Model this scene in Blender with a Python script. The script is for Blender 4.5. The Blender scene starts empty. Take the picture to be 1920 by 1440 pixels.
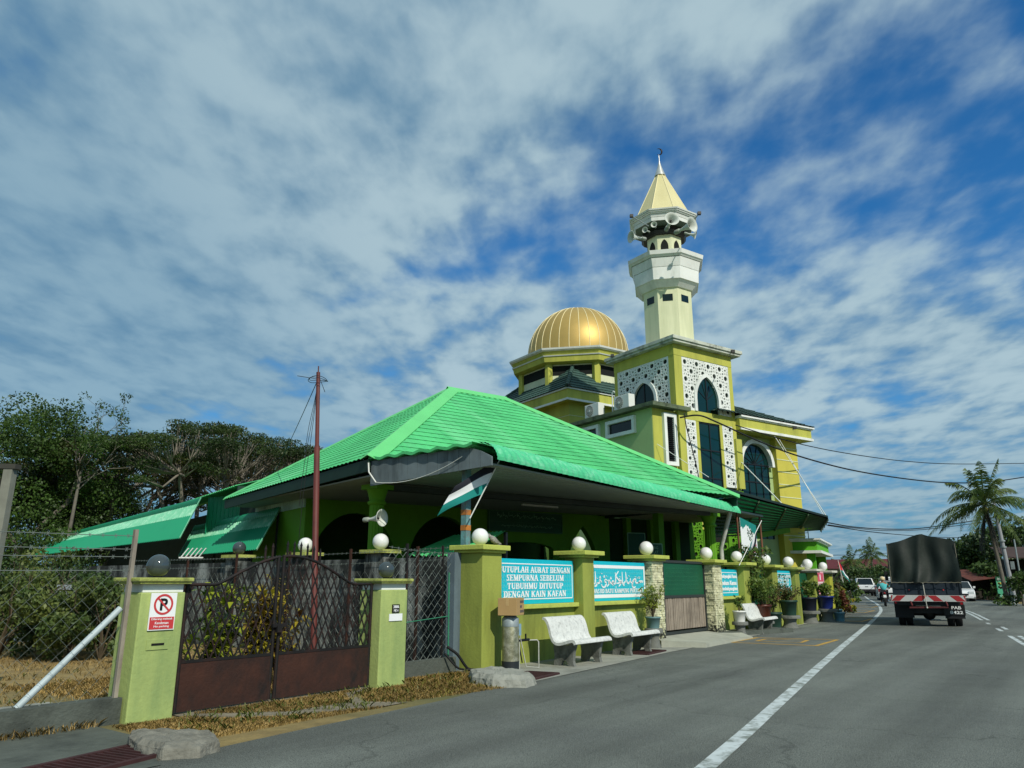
import bpy, bmesh, math, random
import numpy as np
from math import sin, cos, pi, radians, sqrt, atan2, tan
from mathutils import Vector as V, Matrix, Quaternion

sc = bpy.context.scene
COL = sc.collection
RNG = random.Random(11)
NR = np.random.default_rng(5)

# ------------------------------------------------------------------ camera
FPX, PITCH, YAW, EYE = 1390.0, math.atan(371 / 1390.0), radians(37), 1.4
cam = bpy.data.cameras.new('camera')
cam.sensor_width = 36.0
cam.lens = FPX / 1920 * 36.0
cam.clip_start, cam.clip_end = 0.05, 4000
camo = bpy.data.objects.new('camera', cam)
COL.objects.link(camo)
camo.location = (0, 0, EYE)
camo.rotation_euler = (pi / 2 + PITCH, 0, YAW - pi / 2)
sc.camera = camo

# ------------------------------------------------------------------ sun and sky
SUN_AZ, SUN_EL = radians(-114), radians(40)
sd = V((cos(SUN_EL) * cos(SUN_AZ), cos(SUN_EL) * sin(SUN_AZ), sin(SUN_EL)))
sl = bpy.data.lights.new('sun', 'SUN')
sl.energy = 4.2
sl.angle = radians(0.5)
sl.color = (1.0, 0.94, 0.82)
slo = bpy.data.objects.new('sun', sl)
COL.objects.link(slo)
slo.location = (0, 0, 60)
slo.rotation_euler = sd.to_track_quat('Z', 'Y').to_euler()

sc.view_settings.view_transform = 'Standard'
sc.view_settings.look = 'None'
sc.view_settings.exposure = -0.12
sc.view_settings.gamma = 1.0

world = bpy.data.worlds.new('World')
sc.world = world
world.use_nodes = True


def build_sky():
    nt = world.node_tree
    nt.nodes.clear()
    N = nt.nodes.new

    def L(a, b):
        nt.links.new(a, b)

    def math_(op, a, b=None, clamp=False):
        m = N('ShaderNodeMath'); m.operation = op; m.use_clamp = clamp
        for i, x in enumerate((a, b)):
            if x is None: continue
            if isinstance(x, (int, float)): m.inputs[i].default_value = x
            else: L(x, m.inputs[i])
        return m.outputs[0]

    def ss(x, lo, hi, o0=0.0, o1=1.0):
        m = N('ShaderNodeMapRange'); m.interpolation_type = 'SMOOTHSTEP'
        L(x, m.inputs[0])
        m.inputs[1].default_value = lo; m.inputs[2].default_value = hi
        m.inputs[3].default_value = o0; m.inputs[4].default_value = o1
        return m.outputs[0]

    def mix(f, a, b, mode='MIX'):
        m = N('ShaderNodeMix'); m.data_type = 'RGBA'; m.blend_type = mode
        for sock, x in ((m.inputs[0], f), (m.inputs[6], a), (m.inputs[7], b)):
            if isinstance(x, (int, float)): sock.default_value = x
            elif isinstance(x, tuple): sock.default_value = (*x, 1)
            else: L(x, sock)
        return m.outputs[2]

    out = N('ShaderNodeOutputWorld')
    bg = N('ShaderNodeBackground')
    L(bg.outputs[0], out.inputs[0])
    sky = N('ShaderNodeTexSky'); sky.sky_type = 'NISHITA'
    sky.sun_disc = False
    sky.sun_elevation = SUN_EL
    sky.sun_rotation = atan2(sd.x, sd.y)
    sky.air_density = 1.0; sky.dust_density = 0.6; sky.ozone_density = 2.0
    tc = N('ShaderNodeTexCoord')
    sep = N('ShaderNodeSeparateXYZ'); L(tc.outputs['Generated'], sep.inputs[0])
    # rotate so that u runs to the right of the street view and v forward
    sy, cy = sin(YAW), cos(YAW)
    u0 = math_('SUBTRACT', math_('MULTIPLY', sep.outputs[0], sy), math_('MULTIPLY', sep.outputs[1], cy))
    v0 = math_('ADD', math_('MULTIPLY', sep.outputs[0], cy), math_('MULTIPLY', sep.outputs[1], sy))
    z = math_('MAXIMUM', sep.outputs[2], 0.02)
    zz = math_('ADD', z, 0.10)
    u = math_('DIVIDE', u0, zz)
    v = math_('DIVIDE', v0, zz)
    comb = N('ShaderNodeCombineXYZ'); L(u, comb.inputs[0]); L(v, comb.inputs[1])

    def noise(scale, detail, rough, off, dist=0.0, sx=1.0, sy_=1.0, rot=0.0):
        mp = N('ShaderNodeMapping'); L(comb.outputs[0], mp.inputs[0])
        mp.inputs['Location'].default_value = off
        mp.inputs['Rotation'].default_value = (0, 0, rot)
        mp.inputs['Scale'].default_value = (sx, sy_, 1)
        n = N('ShaderNodeTexNoise'); L(mp.outputs[0], n.inputs[0])
        n.inputs['Scale'].default_value = scale; n.inputs['Detail'].default_value = detail
        n.inputs['Roughness'].default_value = rough; n.inputs['Distortion'].default_value = dist
        return n.outputs[0]

    big = noise(0.55, 3, 0.5, (3.1, 1.7, 0), 0.2)
    med = noise(3.5, 6, 0.50, (0.9, 5.2, 0), 0.15, 1.0, 0.72, 0.35)
    fine = noise(11.0, 4, 0.50, (2.0, 0.3, 0), 0.15, 1.0, 0.62, 0.3)
    # how much cloud there is: heavy to the left and low, thinning to the right and overhead
    edge = math_('ADD', math_('MULTIPLY', math_('SUBTRACT', u, 0.44), 0.80), math_('MULTIPLY', math_('SUBTRACT', v, 0.95), 0.60))
    left = ss(edge, -0.50, 0.40, 0.70, 0.06)
    low = ss(v, 1.30, 2.2, 0.02, 0.48)
    right = ss(u, 0.80, 1.15, 0.0, 0.16)
    cov = math_('MAXIMUM', math_('MAXIMUM', left, low), right)
    base = math_('ADD', math_('ADD', math_('MULTIPLY', med, 0.95), math_('MULTIPLY', fine, 0.42)), math_('MULTIPLY', big, 0.45))
    dens = math_('ADD', base, cov)
    amt = ss(dens, 0.92, 1.46)
    bright = ss(math_('ADD', math_('MULTIPLY', med, 0.75), math_('MULTIPLY', fine, 0.45)), 0.38, 0.74)
    skyc = mix(1.0, sky.outputs[0], (0.38, 1.36, 2.1), 'MULTIPLY')
    thick = ss(u, -0.15, -1.1, 0.0, 0.75)
    cl = mix(bright, (2.3, 4.6, 6.7), mix(thick, (7.2, 9.6, 10.6), (3.6, 6.2, 8.0)))
    col = mix(math_('MULTIPLY', amt, 0.93), skyc, cl)
    hz = ss(sep.outputs[2], 0.0, 0.22, 0.55, 0.0)
    col = mix(hz, col, (2.4, 4.7, 6.6))
    L(col, bg.inputs[0])
    bg.inputs[1].default_value = 0.065


build_sky()

# ------------------------------------------------------------------ pixel to point (street frame: x along the road, y to the left)
_c, _s = cos(PITCH), sin(PITCH)


def ray(px, py):
    u, v = (px - 960) / FPX, (720 - py) / FPX
    x, y, z = u, _c - v * _s, _s + v * _c
    return V((x * sin(YAW) + y * cos(YAW), -x * cos(YAW) + y * sin(YAW), z))


EYEP = V((0, 0, EYE))


def at_z(px, py, z=0.0):
    r = ray(px, py); return EYEP + r * ((z - EYE) / r.z)


def at_y(px, py, y):
    r = ray(px, py); return EYEP + r * (y / r.y)


def at_d(px, py, d):
    r = ray(px, py); return EYEP + r * (d / sqrt(r.x * r.x + r.y * r.y))


class Frame:
    """a plan frame: origin and angle; calling it turns local a, b, z into a point"""
    def __init__(s, ox, oy, deg, oz=0.0):
        a = radians(deg)
        s.o = V((ox, oy, oz)); s.A = V((cos(a), sin(a), 0)); s.B = V((-sin(a), cos(a), 0)); s.deg = deg

    def __call__(s, a, b, z):
        return s.o + s.A * a + s.B * b + V((0, 0, z))

    def on_b(s, px, py, b):
        r = ray(px, py); t = (b - (EYEP - s.o).dot(s.B)) / r.dot(s.B); p = EYEP + r * t - s.o
        return p.dot(s.A), p.z

    def on_a(s, px, py, a):
        r = ray(px, py); t = (a - (EYEP - s.o).dot(s.A)) / r.dot(s.A); p = EYEP + r * t - s.o
        return p.dot(s.B), p.z


W_ = Frame(0, 0, 0)
HF = Frame(9.88, 11.0, -16.5)      # porch hall
MF = Frame(27.37, 12.28, -19)      # mosque


# ------------------------------------------------------------------ materials
def lin(h):
    h = h.lstrip('#')
    o = []
    for i in (0, 2, 4):
        c = int(h[i:i + 2], 16) / 255
        o.append(c / 12.92 if c <= 0.04045 else ((c + 0.055) / 1.055) ** 2.4)
    return tuple(o)


MATS = {}


def mat(name, col, rough=0.75, metal=0.0, var=0.18, scale=2.0, bump=0.0, bscale=30.0,
        dirt=None, dirt_amt=0.5, dirt_scale=1.6, dlo=0.48, dhi=0.72, streak=1.0, spec=0.4, trans=0.0, coat=0.0, extra=None):
    if name in MATS: return MATS[name]
    m = bpy.data.materials.new(name); m.use_nodes = True
    nt = m.node_tree; nt.nodes.clear(); N = nt.nodes.new
    L = nt.links.new
    if isinstance(col, str): col = lin(col)
    out = N('ShaderNodeOutputMaterial'); b = N('ShaderNodeBsdfPrincipled'); L(b.outputs[0], out.inputs[0])
    tc = N('ShaderNodeTexCoord')
    n = N('ShaderNodeTexNoise'); n.inputs['Scale'].default_value = scale; n.inputs['Detail'].default_value = 7
    n.inputs['Roughness'].default_value = 0.62
    L(tc.outputs['Object'], n.inputs[0])
    mr = N('ShaderNodeMapRange'); L(n.outputs[0], mr.inputs[0])
    mr.inputs[1].default_value = 0.3; mr.inputs[2].default_value = 0.7
    mr.inputs[3].default_value = 1 - var; mr.inputs[4].default_value = 1 + var
    mx = N('ShaderNodeMix'); mx.data_type = 'RGBA'; mx.blend_type = 'MULTIPLY'; mx.inputs[0].default_value = 1
    mx.inputs[6].default_value = (*col, 1); L(mr.outputs[0], mx.inputs[7])
    c = mx.outputs[2]
    if dirt is not None:
        if isinstance(dirt, str): dirt = lin(dirt)
        mp = N('ShaderNodeMapping'); mp.inputs['Scale'].default_value = (1, 1, streak); L(tc.outputs['Object'], mp.inputs[0])
        n2 = N('ShaderNodeTexNoise'); n2.inputs['Scale'].default_value = dirt_scale; n2.inputs['Detail'].default_value = 9
        n2.inputs['Roughness'].default_value = 0.68; L(mp.outputs[0], n2.inputs[0])
        r2 = N('ShaderNodeMapRange'); L(n2.outputs[0], r2.inputs[0])
        r2.inputs[1].default_value = dlo; r2.inputs[2].default_value = dhi
        r2.inputs[3].default_value = 0; r2.inputs[4].default_value = dirt_amt
        m2 = N('ShaderNodeMix'); m2.data_type = 'RGBA'; L(r2.outputs[0], m2.inputs[0]); L(c, m2.inputs[6])
        m2.inputs[7].default_value = (*dirt, 1); c = m2.outputs[2]
    if extra: c = extra(nt, tc, c, b)
    L(c, b.inputs['Base Color'])
    b.inputs['Roughness'].default_value = rough; b.inputs['Metallic'].default_value = metal
    b.inputs['Specular IOR Level'].default_value = spec
    if coat: b.inputs['Coat Weight'].default_value = coat; b.inputs['Coat Roughness'].default_value = 0.08
    if bump:
        nb = N('ShaderNodeTexNoise'); nb.inputs['Scale'].default_value = bscale; nb.inputs['Detail'].default_value = 6
        L(tc.outputs['Object'], nb.inputs[0])
        bp = N('ShaderNodeBump'); bp.inputs['Strength'].default_value = bump; bp.inputs['Distance'].default_value = 0.03
        L(nb.outputs[0], bp.inputs['Height']); L(bp.outputs[0], b.inputs['Normal'])
    if trans:
        tr = N('ShaderNodeBsdfTranslucent'); L(c, tr.inputs[0])
        ms = N('ShaderNodeMixShader'); ms.inputs[0].default_value = trans
        L(b.outputs[0], ms.inputs[1]); L(tr.outputs[0], ms.inputs[2]); L(ms.outputs[0], out.inputs[0])
    MATS[name] = m
    return m


def leafmat(name, c1, c2, scale=0.7, trans=0.3, fine=9.0):
    """foliage: two greens mixed clump by clump and leaf by leaf"""
    if name in MATS: return MATS[name]
    c2 = lin(c2)

    def ex(nt, tc, c, b):
        N = nt.nodes.new
        a = None
        for s_, w in ((scale, 0.6), (fine, 0.4)):
            n = N('ShaderNodeTexNoise'); n.inputs['Scale'].default_value = s_; n.inputs['Detail'].default_value = 2
            nt.links.new(tc.outputs['Object'], n.inputs[0])
            mm = N('ShaderNodeMath'); mm.operation = 'MULTIPLY'; mm.inputs[1].default_value = w
            nt.links.new(n.outputs[0], mm.inputs[0])
            if a is None: a = mm.outputs[0]
            else:
                ad = N('ShaderNodeMath'); ad.operation = 'ADD'
                nt.links.new(a, ad.inputs[0]); nt.links.new(mm.outputs[0], ad.inputs[1]); a = ad.outputs[0]
        r = N('ShaderNodeMapRange'); nt.links.new(a, r.inputs[0]); r.inputs[1].default_value = 0.40; r.inputs[2].default_value = 0.60
        x = N('ShaderNodeMix'); x.data_type = 'RGBA'; nt.links.new(r.outputs[0], x.inputs[0])
        nt.links.new(c, x.inputs[6]); x.inputs[7].default_value = (*c2, 1)
        return x.outputs[2]
    return mat(name, c1, 0.5, var=0.25, scale=5, trans=trans, spec=0.35, extra=ex)


# ------------------------------------------------------------------ mesh building
class MB:
    def __init__(s):
        s.v = []; s.f = []; s.mi = []; s.sm = []

    def add(s, vs, fs, mi=0, smooth=False):
        o = len(s.v)
        s.v += [tuple(v) for v in vs]
        for f in fs:
            s.f.append(tuple(i + o for i in f)); s.mi.append(mi); s.sm.append(smooth)
        return s

    def hexa(s, p, mi=0):
        return s.add(p, [(3, 2, 1, 0), (4, 5, 6, 7), (0, 1, 5, 4), (1, 2, 6, 5), (2, 3, 7, 6), (3, 0, 4, 7)], mi)

    def box(s, x0, y0, z0, x1, y1, z1, fr=None, mi=0):
        fr = fr or W_
        return s.hexa([fr(*q) for q in ((x0, y0, z0), (x1, y0, z0), (x1, y1, z0), (x0, y1, z0),
                                        (x0, y0, z1), (x1, y0, z1), (x1, y1, z1), (x0, y1, z1))], mi)

    def frustum(s, cx, cy, z0, z1, w0, d0, w1, d1, fr=None, mi=0):
        fr = fr or W_
        return s.hexa([fr(cx + sx * w / 2, cy + sy * d / 2, z) for z, w, d in ((z0, w0, d0), (z1, w1, d1))
                       for sx, sy in ((-1, -1), (1, -1), (1, 1), (-1, 1))], mi)

    def quad(s, a, b, c, d, mi=0):
        return s.add([a, b, c, d], [(0, 1, 2, 3)], mi)

    def prism(s, poly, vec, mi=0, smooth=False):
        n = len(poly); vec = V(vec); poly = [V(p) for p in poly]
        vs = poly + [p + vec for p in poly]
        s.add(vs, [tuple(range(n - 1, -1, -1)), tuple(range(n, 2 * n))], mi)
        s.add(vs, [(i, (i + 1) % n, n + (i + 1) % n, n + i) for i in range(n)], mi, smooth)
        return s

    def tube(s, pts, r, n=8, mi=0, cap=True, smooth=True):
        pts = [V(p) for p in pts]; m = len(pts)
        if not isinstance(r, (list, tuple)): r = [r] * m
        vs = []; up = None
        for i, p in enumerate(pts):
            t = (pts[min(i + 1, m - 1)] - pts[max(i - 1, 0)])
            t = t.normalized() if t.length > 1e-9 else V((0, 0, 1))
            if up is None:
                up = V((0, 0, 1)) if abs(t.z) < 0.9 else V((1, 0, 0))
            a = t.cross(up).normalized(); b = a.cross(t).normalized(); up = b
            for k in range(n):
                q = 2 * pi * k / n
                vs.append(p + a * (cos(q) * r[i]) + b * (sin(q) * r[i]))
        fs = [(i * n + k, i * n + (k + 1) % n, (i + 1) * n + (k + 1) % n, (i + 1) * n + k) for i in range(m - 1) for k in range(n)]
        s.add(vs, fs, mi, smooth)
        if cap:
            s.add(vs[:n], [tuple(range(n - 1, -1, -1))], mi); s.add(vs[-n:], [tuple(range(n))], mi)
        return s

    def bar(s, p, q, w, h, up=(0, 0, 1), mi=0):
        """box beam from p to q, w wide and h deep along up"""
        p, q = V(p), V(q); t = (q - p).normalized(); up = V(up)
        a = t.cross(up)
        if a.length < 1e-6: a = t.cross(V((1, 0, 0)))
        a.normalize(); b = a.cross(t).normalized()
        a *= w / 2; b *= h / 2
        return s.hexa([p - a - b, p + a - b, p + a + b, p - a + b, q - a - b, q + a - b, q + a + b, q - a + b], mi)

    def lathe(s, prof, c=(0, 0, 0), n=20, ax=None, mi=0, smooth=True, ph=0.0, cap=True):
        """prof: list of (radius, height) about an axis through c"""
        c = V(c)
        if ax is None: ax = V((0, 0, 1))
        ax = V(ax).normalized()
        a = ax.cross(V((0, 1, 0)))
        if a.length < 1e-4: a = ax.cross(V((1, 0, 0)))
        a.normalize(); b = ax.cross(a).normalized()
        if abs(ax.z) > 0.999: a, b = V((1, 0, 0)), V((0, 1, 0))
        vs = [c + ax * h + a * (r * cos(2 * pi * k / n + ph)) + b * (r * sin(2 * pi * k / n + ph)) for r, h in prof for k in range(n)]
        m = len(prof)
        fs = [(i * n + k, i * n + (k + 1) % n, (i + 1) * n + (k + 1) % n, (i + 1) * n + k) for i in range(m - 1) for k in range(n)]
        s.add(vs, fs, mi, smooth)
        if cap:
            s.add(vs[:n], [tuple(range(n - 1, -1, -1))], mi); s.add(vs[-n:], [tuple(range(n))], mi)
        return s

    def ball(s, c, r, nu=20, nv=12, mi=0, z0=-1.0, sx=1, sy=1, sz=1):
        prof = []
        a0 = math.asin(max(-1, z0))
        for i in range(nv + 1):
            t = a0 + (pi / 2 - a0) * i / nv
            prof.append((max(r * cos(t), 1e-4), r * sin(t) * sz))
        return s.lathe(prof, c, nu, mi=mi)

    def pieces(s):
        """the loose pieces of this mesh as meshes of their own"""
        root = list(range(len(s.v)))

        def find(i):
            while root[i] != i:
                root[i] = root[root[i]]; i = root[i]
            return i
        key = {}
        for i, v in enumerate(s.v):
            k = tuple(round(c, 4) for c in v)
            if k in key: root[find(i)] = find(key[k])
            else: key[k] = i
        for f in s.f:
            a = find(f[0])
            for i in f[1:]: root[find(i)] = a
        out = {}
        for f, mi, sm in zip(s.f, s.mi, s.sm):
            g = out.setdefault(find(f[0]), (MB(), {}))
            mb, mp = g; nf = []
            for i in f:
                if i not in mp: mp[i] = len(mb.v); mb.v.append(s.v[i])
                nf.append(mp[i])
            mb.f.append(tuple(nf)); mb.mi.append(mi); mb.sm.append(sm)
        return [g[0] for g in out.values()]

    def each(s, name, mats, parent, bevel=0.0):
        """one part per loose piece"""
        return [p.build(name, mats, parent, bevel=bevel) for p in s.pieces()]

    def build(s, name, mats, parent=None, base=None, bevel=0.0):
        me = bpy.data.meshes.new(name)
        if not isinstance(mats, (list, tuple)): mats = [mats]
        for m in mats: me.materials.append(m)
        if parent is not None:
            iv = WM[parent.name].inverted()
            vs = [iv @ V(v) for v in s.v]; w = WM[parent.name]
        else:
            if base is None:
                a = np.array(s.v); base = ((a[:, 0].min() + a[:, 0].max()) / 2, (a[:, 1].min() + a[:, 1].max()) / 2, a[:, 2].min())
            b = V(base); vs = [V(v) - b for v in s.v]; w = Matrix.Translation(b)
        me.from_pydata(vs, [], s.f)
        me.polygons.foreach_set('material_index', s.mi)
        me.polygons.foreach_set('use_smooth', s.sm)
        bm = bmesh.new(); bm.from_mesh(me)
        bmesh.ops.recalc_face_normals(bm, faces=bm.faces)
        bm.to_mesh(me); bm.free()
        me.update()
        o = bpy.data.objects.new(name, me); COL.objects.link(o)
        if parent is not None: o.parent = parent
        else: o.location = b
        WM[o.name] = w
        if bevel:
            bv = o.modifiers.new('bevel', 'BEVEL'); bv.width = bevel; bv.segments = 2; bv.limit_method = 'ANGLE'; bv.angle_limit = radians(40)
        return o


WM = {}


def tag(o, label=None, cat=None, group=None, kind=None):
    if label: o['label'] = label
    if cat: o['category'] = cat
    if group: o['group'] = group
    if kind: o['kind'] = kind
    return o


def thing(name, label, cat, loc=(0, 0, 0), rz=0.0, group=None):
    o = bpy.data.objects.new(name, None); COL.objects.link(o)
    o.empty_display_size = 0.3
    o.location = loc; o.rotation_euler = (0, 0, rz)
    WM[o.name] = Matrix.Translation(V(loc)) @ Matrix.Rotation(rz, 4, 'Z')
    return tag(o, label, cat, group)


def dup(o, loc, rz, label, group=None, keep=True):
    """a copy of a thing with copies of its parts and sub-parts"""
    r = o.copy(); COL.objects.link(r)
    r.location = loc; r.rotation_euler = (0, 0, rz)
    WM[r.name] = Matrix.Translation(V(loc)) @ Matrix.Rotation(rz, 4, 'Z')
    r['label'] = label
    if group: r['group'] = group
    for ch in list(o.children):
        c = ch.copy(); COL.objects.link(c); c.parent = r
        for g in list(ch.children):
            d = g.copy(); COL.objects.link(d); d.parent = c
    return r


def raw_mesh(name, co, faces_n, nper, m, parent=None, base=None, smooth=False):
    """fast mesh: co (N,3) array, faces made of consecutive runs of nper vertices"""
    me = bpy.data.meshes.new(name)
    co = np.asarray(co, dtype=np.float64)
    if parent is not None:
        w = np.array(WM[parent.name].inverted()); co = co @ w[:3, :3].T + w[:3, 3]
    else:
        base = np.array(base); co = co - base
    nv = len(co); nf = nv // nper
    me.vertices.add(nv); me.vertices.foreach_set('co', co.astype(np.float32).ravel())
    me.loops.add(nf * nper); me.loops.foreach_set('vertex_index', np.arange(nf * nper, dtype=np.int32))
    me.polygons.add(nf); me.polygons.foreach_set('loop_start', np.arange(nf, dtype=np.int32) * nper)
    if isinstance(m, (list, tuple)):
        for x in m: me.materials.append(x)
        me.polygons.foreach_set('material_index', NR.integers(0, len(m), nf).astype(np.int32))
    else:
        me.materials.append(m)
    me.update(calc_edges=True); me.validate()
    o = bpy.data.objects.new(name, me); COL.objects.link(o)
    if parent is not None:
        o.parent = parent; WM[o.name] = WM[parent.name]
    else:
        o.location = base; WM[o.name] = Matrix.Translation(V(base))
    return o


def leaves(centres, radii, n, size, aspect=0.5, flat=0.0, squash=1.0, shell=0.35, rng=None, droop=0.0):
    """leaf quads scattered through clumps: returns (4n,3) corner array"""
    rng = rng or NR
    c = np.asarray(centres, float); r = np.asarray(radii, float)
    w = r ** 2; w = w / w.sum()
    idx = rng.choice(len(c), n, p=w)
    d = rng.normal(size=(n, 3)); d /= np.linalg.norm(d, axis=1)[:, None] + 1e-9
    rad = rng.uniform(shell, 1.0, n) ** 0.6
    p = c[idx] + d * (r[idx] * rad)[:, None] * np.array([1, 1, squash])
    t = rng.normal(size=(n, 3)); t[:, 2] -= droop; t[:, 2] *= (1 - flat * 0.6); t /= np.linalg.norm(t, axis=1)[:, None] + 1e-9
    q = rng.normal(size=(n, 3)); q[:, 2] *= (1 - flat)
    q -= (q * t).sum(1)[:, None] * t; q /= np.linalg.norm(q, axis=1)[:, None] + 1e-9
    s = size * rng.uniform(0.6, 1.35, n)[:, None]
    a, b = t * s * 0.5, q * s * aspect * 0.5
    m = t * s * 0.1
    return np.stack([p - a, p + b + m, p + a, p - b + m], 1).reshape(-1, 3)


def text_geo(txt, size=1.0, bold=0.0, space=1.0, depth=0.004, align='CENTER'):
    """flat lettering as (verts, faces) in the xy plane, extruded along z"""
    cu = bpy.data.curves.new('lettering', 'FONT'); cu.body = txt; cu.size = size; cu.offset = bold
    cu.extrude = depth; cu.space_character = space; cu.align_x = align; cu.resolution_u = 3
    o = bpy.data.objects.new('lettering', cu); COL.objects.link(o)
    dg = bpy.context.evaluated_depsgraph_get()
    me = bpy.data.meshes.new_from_object(o.evaluated_get(dg))
    vs = [V(v.co) for v in me.vertices]; fs = [tuple(p.vertices) for p in me.polygons]
    bpy.data.objects.remove(o); bpy.data.curves.remove(cu); bpy.data.meshes.remove(me)
    return vs, fs


def put_text(mb, txt, c, right, up, height, width=None, bold=0.0, mi=0, depth=0.003):
    """lettering centred at c, letters `height` tall, squeezed to `width`"""
    vs, fs = text_geo(txt, 1.0, bold, 1.0, depth)
    if not vs: return
    x0 = min(v.x for v in vs); x1 = max(v.x for v in vs); y0 = min(v.y for v in vs); y1 = max(v.y for v in vs)
    ky = height / max(y1 - y0, 1e-6); kx = (width / max(x1 - x0, 1e-6)) if width else ky
    right = V(right).normalized(); up = V(up).normalized(); nrm = right.cross(up)
    c = V(c)
    mb.add([c + right * ((v.x - (x0 + x1) / 2) * kx) + up * ((v.y - (y0 + y1) / 2) * ky) + nrm * v.z for v in vs], fs, mi)


# bold slab-serif capitals drawn as bars in a box 1 high: (width, [(x0, y0, x1, y1, thickness)], [serif centres])
SERIF = {
    'A': (.86, [(.12, 0, .43, 1, .11), (.43, 1, .74, 0, .21), (.22, .33, .64, .33, .10)], [(.12, 0), (.74, 0)]),
    'B': (.76, [(.2, 0, .2, 1, .2), (.2, .95, .52, .95, .1), (.2, .52, .54, .52, .1), (.2, .05, .56, .05, .1), (.58, .56, .58, .92, .18), (.62, .08, .62, .50, .19)], [(.14, 0), (.14, 1)]),
    'D': (.80, [(.2, 0, .2, 1, .2), (.2, .95, .5, .95, .1), (.2, .05, .5, .05, .1), (.5, .95, .64, .72, .17), (.66, .78, .66, .22, .2), (.64, .28, .5, .05, .17)], [(.14, 0), (.14, 1)]),
    'E': (.72, [(.2, 0, .2, 1, .2), (.2, .95, .64, .95, .1), (.2, .5, .5, .5, .1), (.2, .05, .66, .05, .1), (.62, .78, .62, 1, .08), (.64, 0, .64, .24, .08), (.5, .38, .5, .62, .07)], [(.14, 0), (.14, 1)]),
    'F': (.68, [(.2, 0, .2, 1, .2), (.2, .95, .62, .95, .1), (.2, .5, .5, .5, .1), (.6, .76, .6, 1, .08), (.5, .38, .5, .62, .07)], [(.2, 0), (.14, 1)]),
    'G': (.80, [(.2, .25, .2, .75, .2), (.22, .72, .4, .95, .14), (.38, .95, .62, .95, .1), (.64, .7, .64, 1, .08), (.22, .28, .4, .05, .14), (.38, .05, .62, .05, .1), (.62, 0, .62, .46, .18), (.48, .45, .74, .45, .08)], []),
    'H': (.86, [(.2, 0, .2, 1, .2), (.66, 0, .66, 1, .2), (.2, .5, .66, .5, .1)], [(.2, 0), (.2, 1), (.66, 0), (.66, 1)]),
    'I': (.42, [(.21, 0, .21, 1, .2)], [(.21, 0), (.21, 1)]),
    'J': (.56, [(.36, .15, .36, 1, .2), (.34, .16, .2, .04, .14), (.1, .06, .24, .04, .12)], [(.36, 1)]),
    'K': (.86, [(.2, 0, .2, 1, .2), (.28, .45, .68, .98, .10), (.38, .58, .70, .02, .2)], [(.2, 0), (.2, 1), (.68, 1), (.70, 0)]),
    'L': (.70, [(.2, 0, .2, 1, .2), (.2, .05, .64, .05, .1), (.62, 0, .62, .3, .08)], [(.2, 1)]),
    'M': (1.0, [(.16, 0, .18, 1, .1), (.2, 1, .5, .05, .2), (.5, .05, .8, 1, .1), (.82, 0, .82, 1, .2)], [(.16, 0), (.82, 0), (.16, 1), (.84, 1)]),
    'N': (.86, [(.16, 0, .16, 1, .1), (.18, 1, .68, .02, .22), (.70, 0, .70, 1, .1)], [(.16, 0), (.70, 1), (.14, 1)]),
    'P': (.72, [(.2, 0, .2, 1, .2), (.2, .95, .5, .95, .1), (.2, .46, .5, .46, .1), (.58, .5, .58, .92, .2)], [(.2, 0), (.14, 1)]),
    'R': (.82, [(.2, 0, .2, 1, .2), (.2, .95, .5, .95, .1), (.2, .50, .5, .50, .1), (.57, .53, .57, .92, .19), (.42, .5, .68, .02, .2)], [(.2, 0), (.14, 1), (.72, 0)]),
    'S': (.66, [(.5, .95, .26, .95, .1), (.24, .95, .18, .70, .16), (.18, .66, .48, .38, .2), (.48, .34, .42, .05, .16), (.42, .05, .16, .05, .1), (.53, .74, .53, 1, .08), (.12, 0, .12, .28, .08)], []),
    'T': (.76, [(.38, 0, .38, 1, .2), (.08, .95, .68, .95, .1), (.1, .72, .1, 1, .08), (.66, .72, .66, 1, .08)], [(.38, 0)]),
    'U': (.84, [(.2, .2, .2, 1, .2), (.66, .2, .66, 1, .1), (.2, .24, .34, .05, .16), (.32, .05, .52, .05, .12), (.52, .05, .66, .24, .12)], [(.2, 1), (.66, 1)]),
}


def serif_text(mb, txt, c, right, up, height, width):
    """bold serif capitals centred at c, squeezed to width"""
    c = V(c); right = V(right); up = V(up); n = right.cross(up); tot = sum(SERIF[ch][0] if ch in SERIF else .38 for ch in txt); k = width / tot
    x = -width / 2
    for ch in txt:
        if ch not in SERIF: x += .38 * k; continue
        w, bars, ser = SERIF[ch]
        for i, (a, b, e, f, t) in enumerate(bars):
            p = c + right * (x + a * k) + up * ((b - .5) * height); q = c + right * (x + e * k) + up * ((f - .5) * height)
            mb.bar(p, q, t * (k if abs(f - b) > abs(e - a) else height), 0.004 + 0.0002 * i, up=n)
        for a, b in ser:
            y = .04 if b == 0 else .96
            p = c + right * (x + (a - .18) * k) + up * ((y - .5) * height); mb.bar(p, p + right * .36 * k, .08 * height, 0.0056, up=n)
        x += w * k
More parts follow.
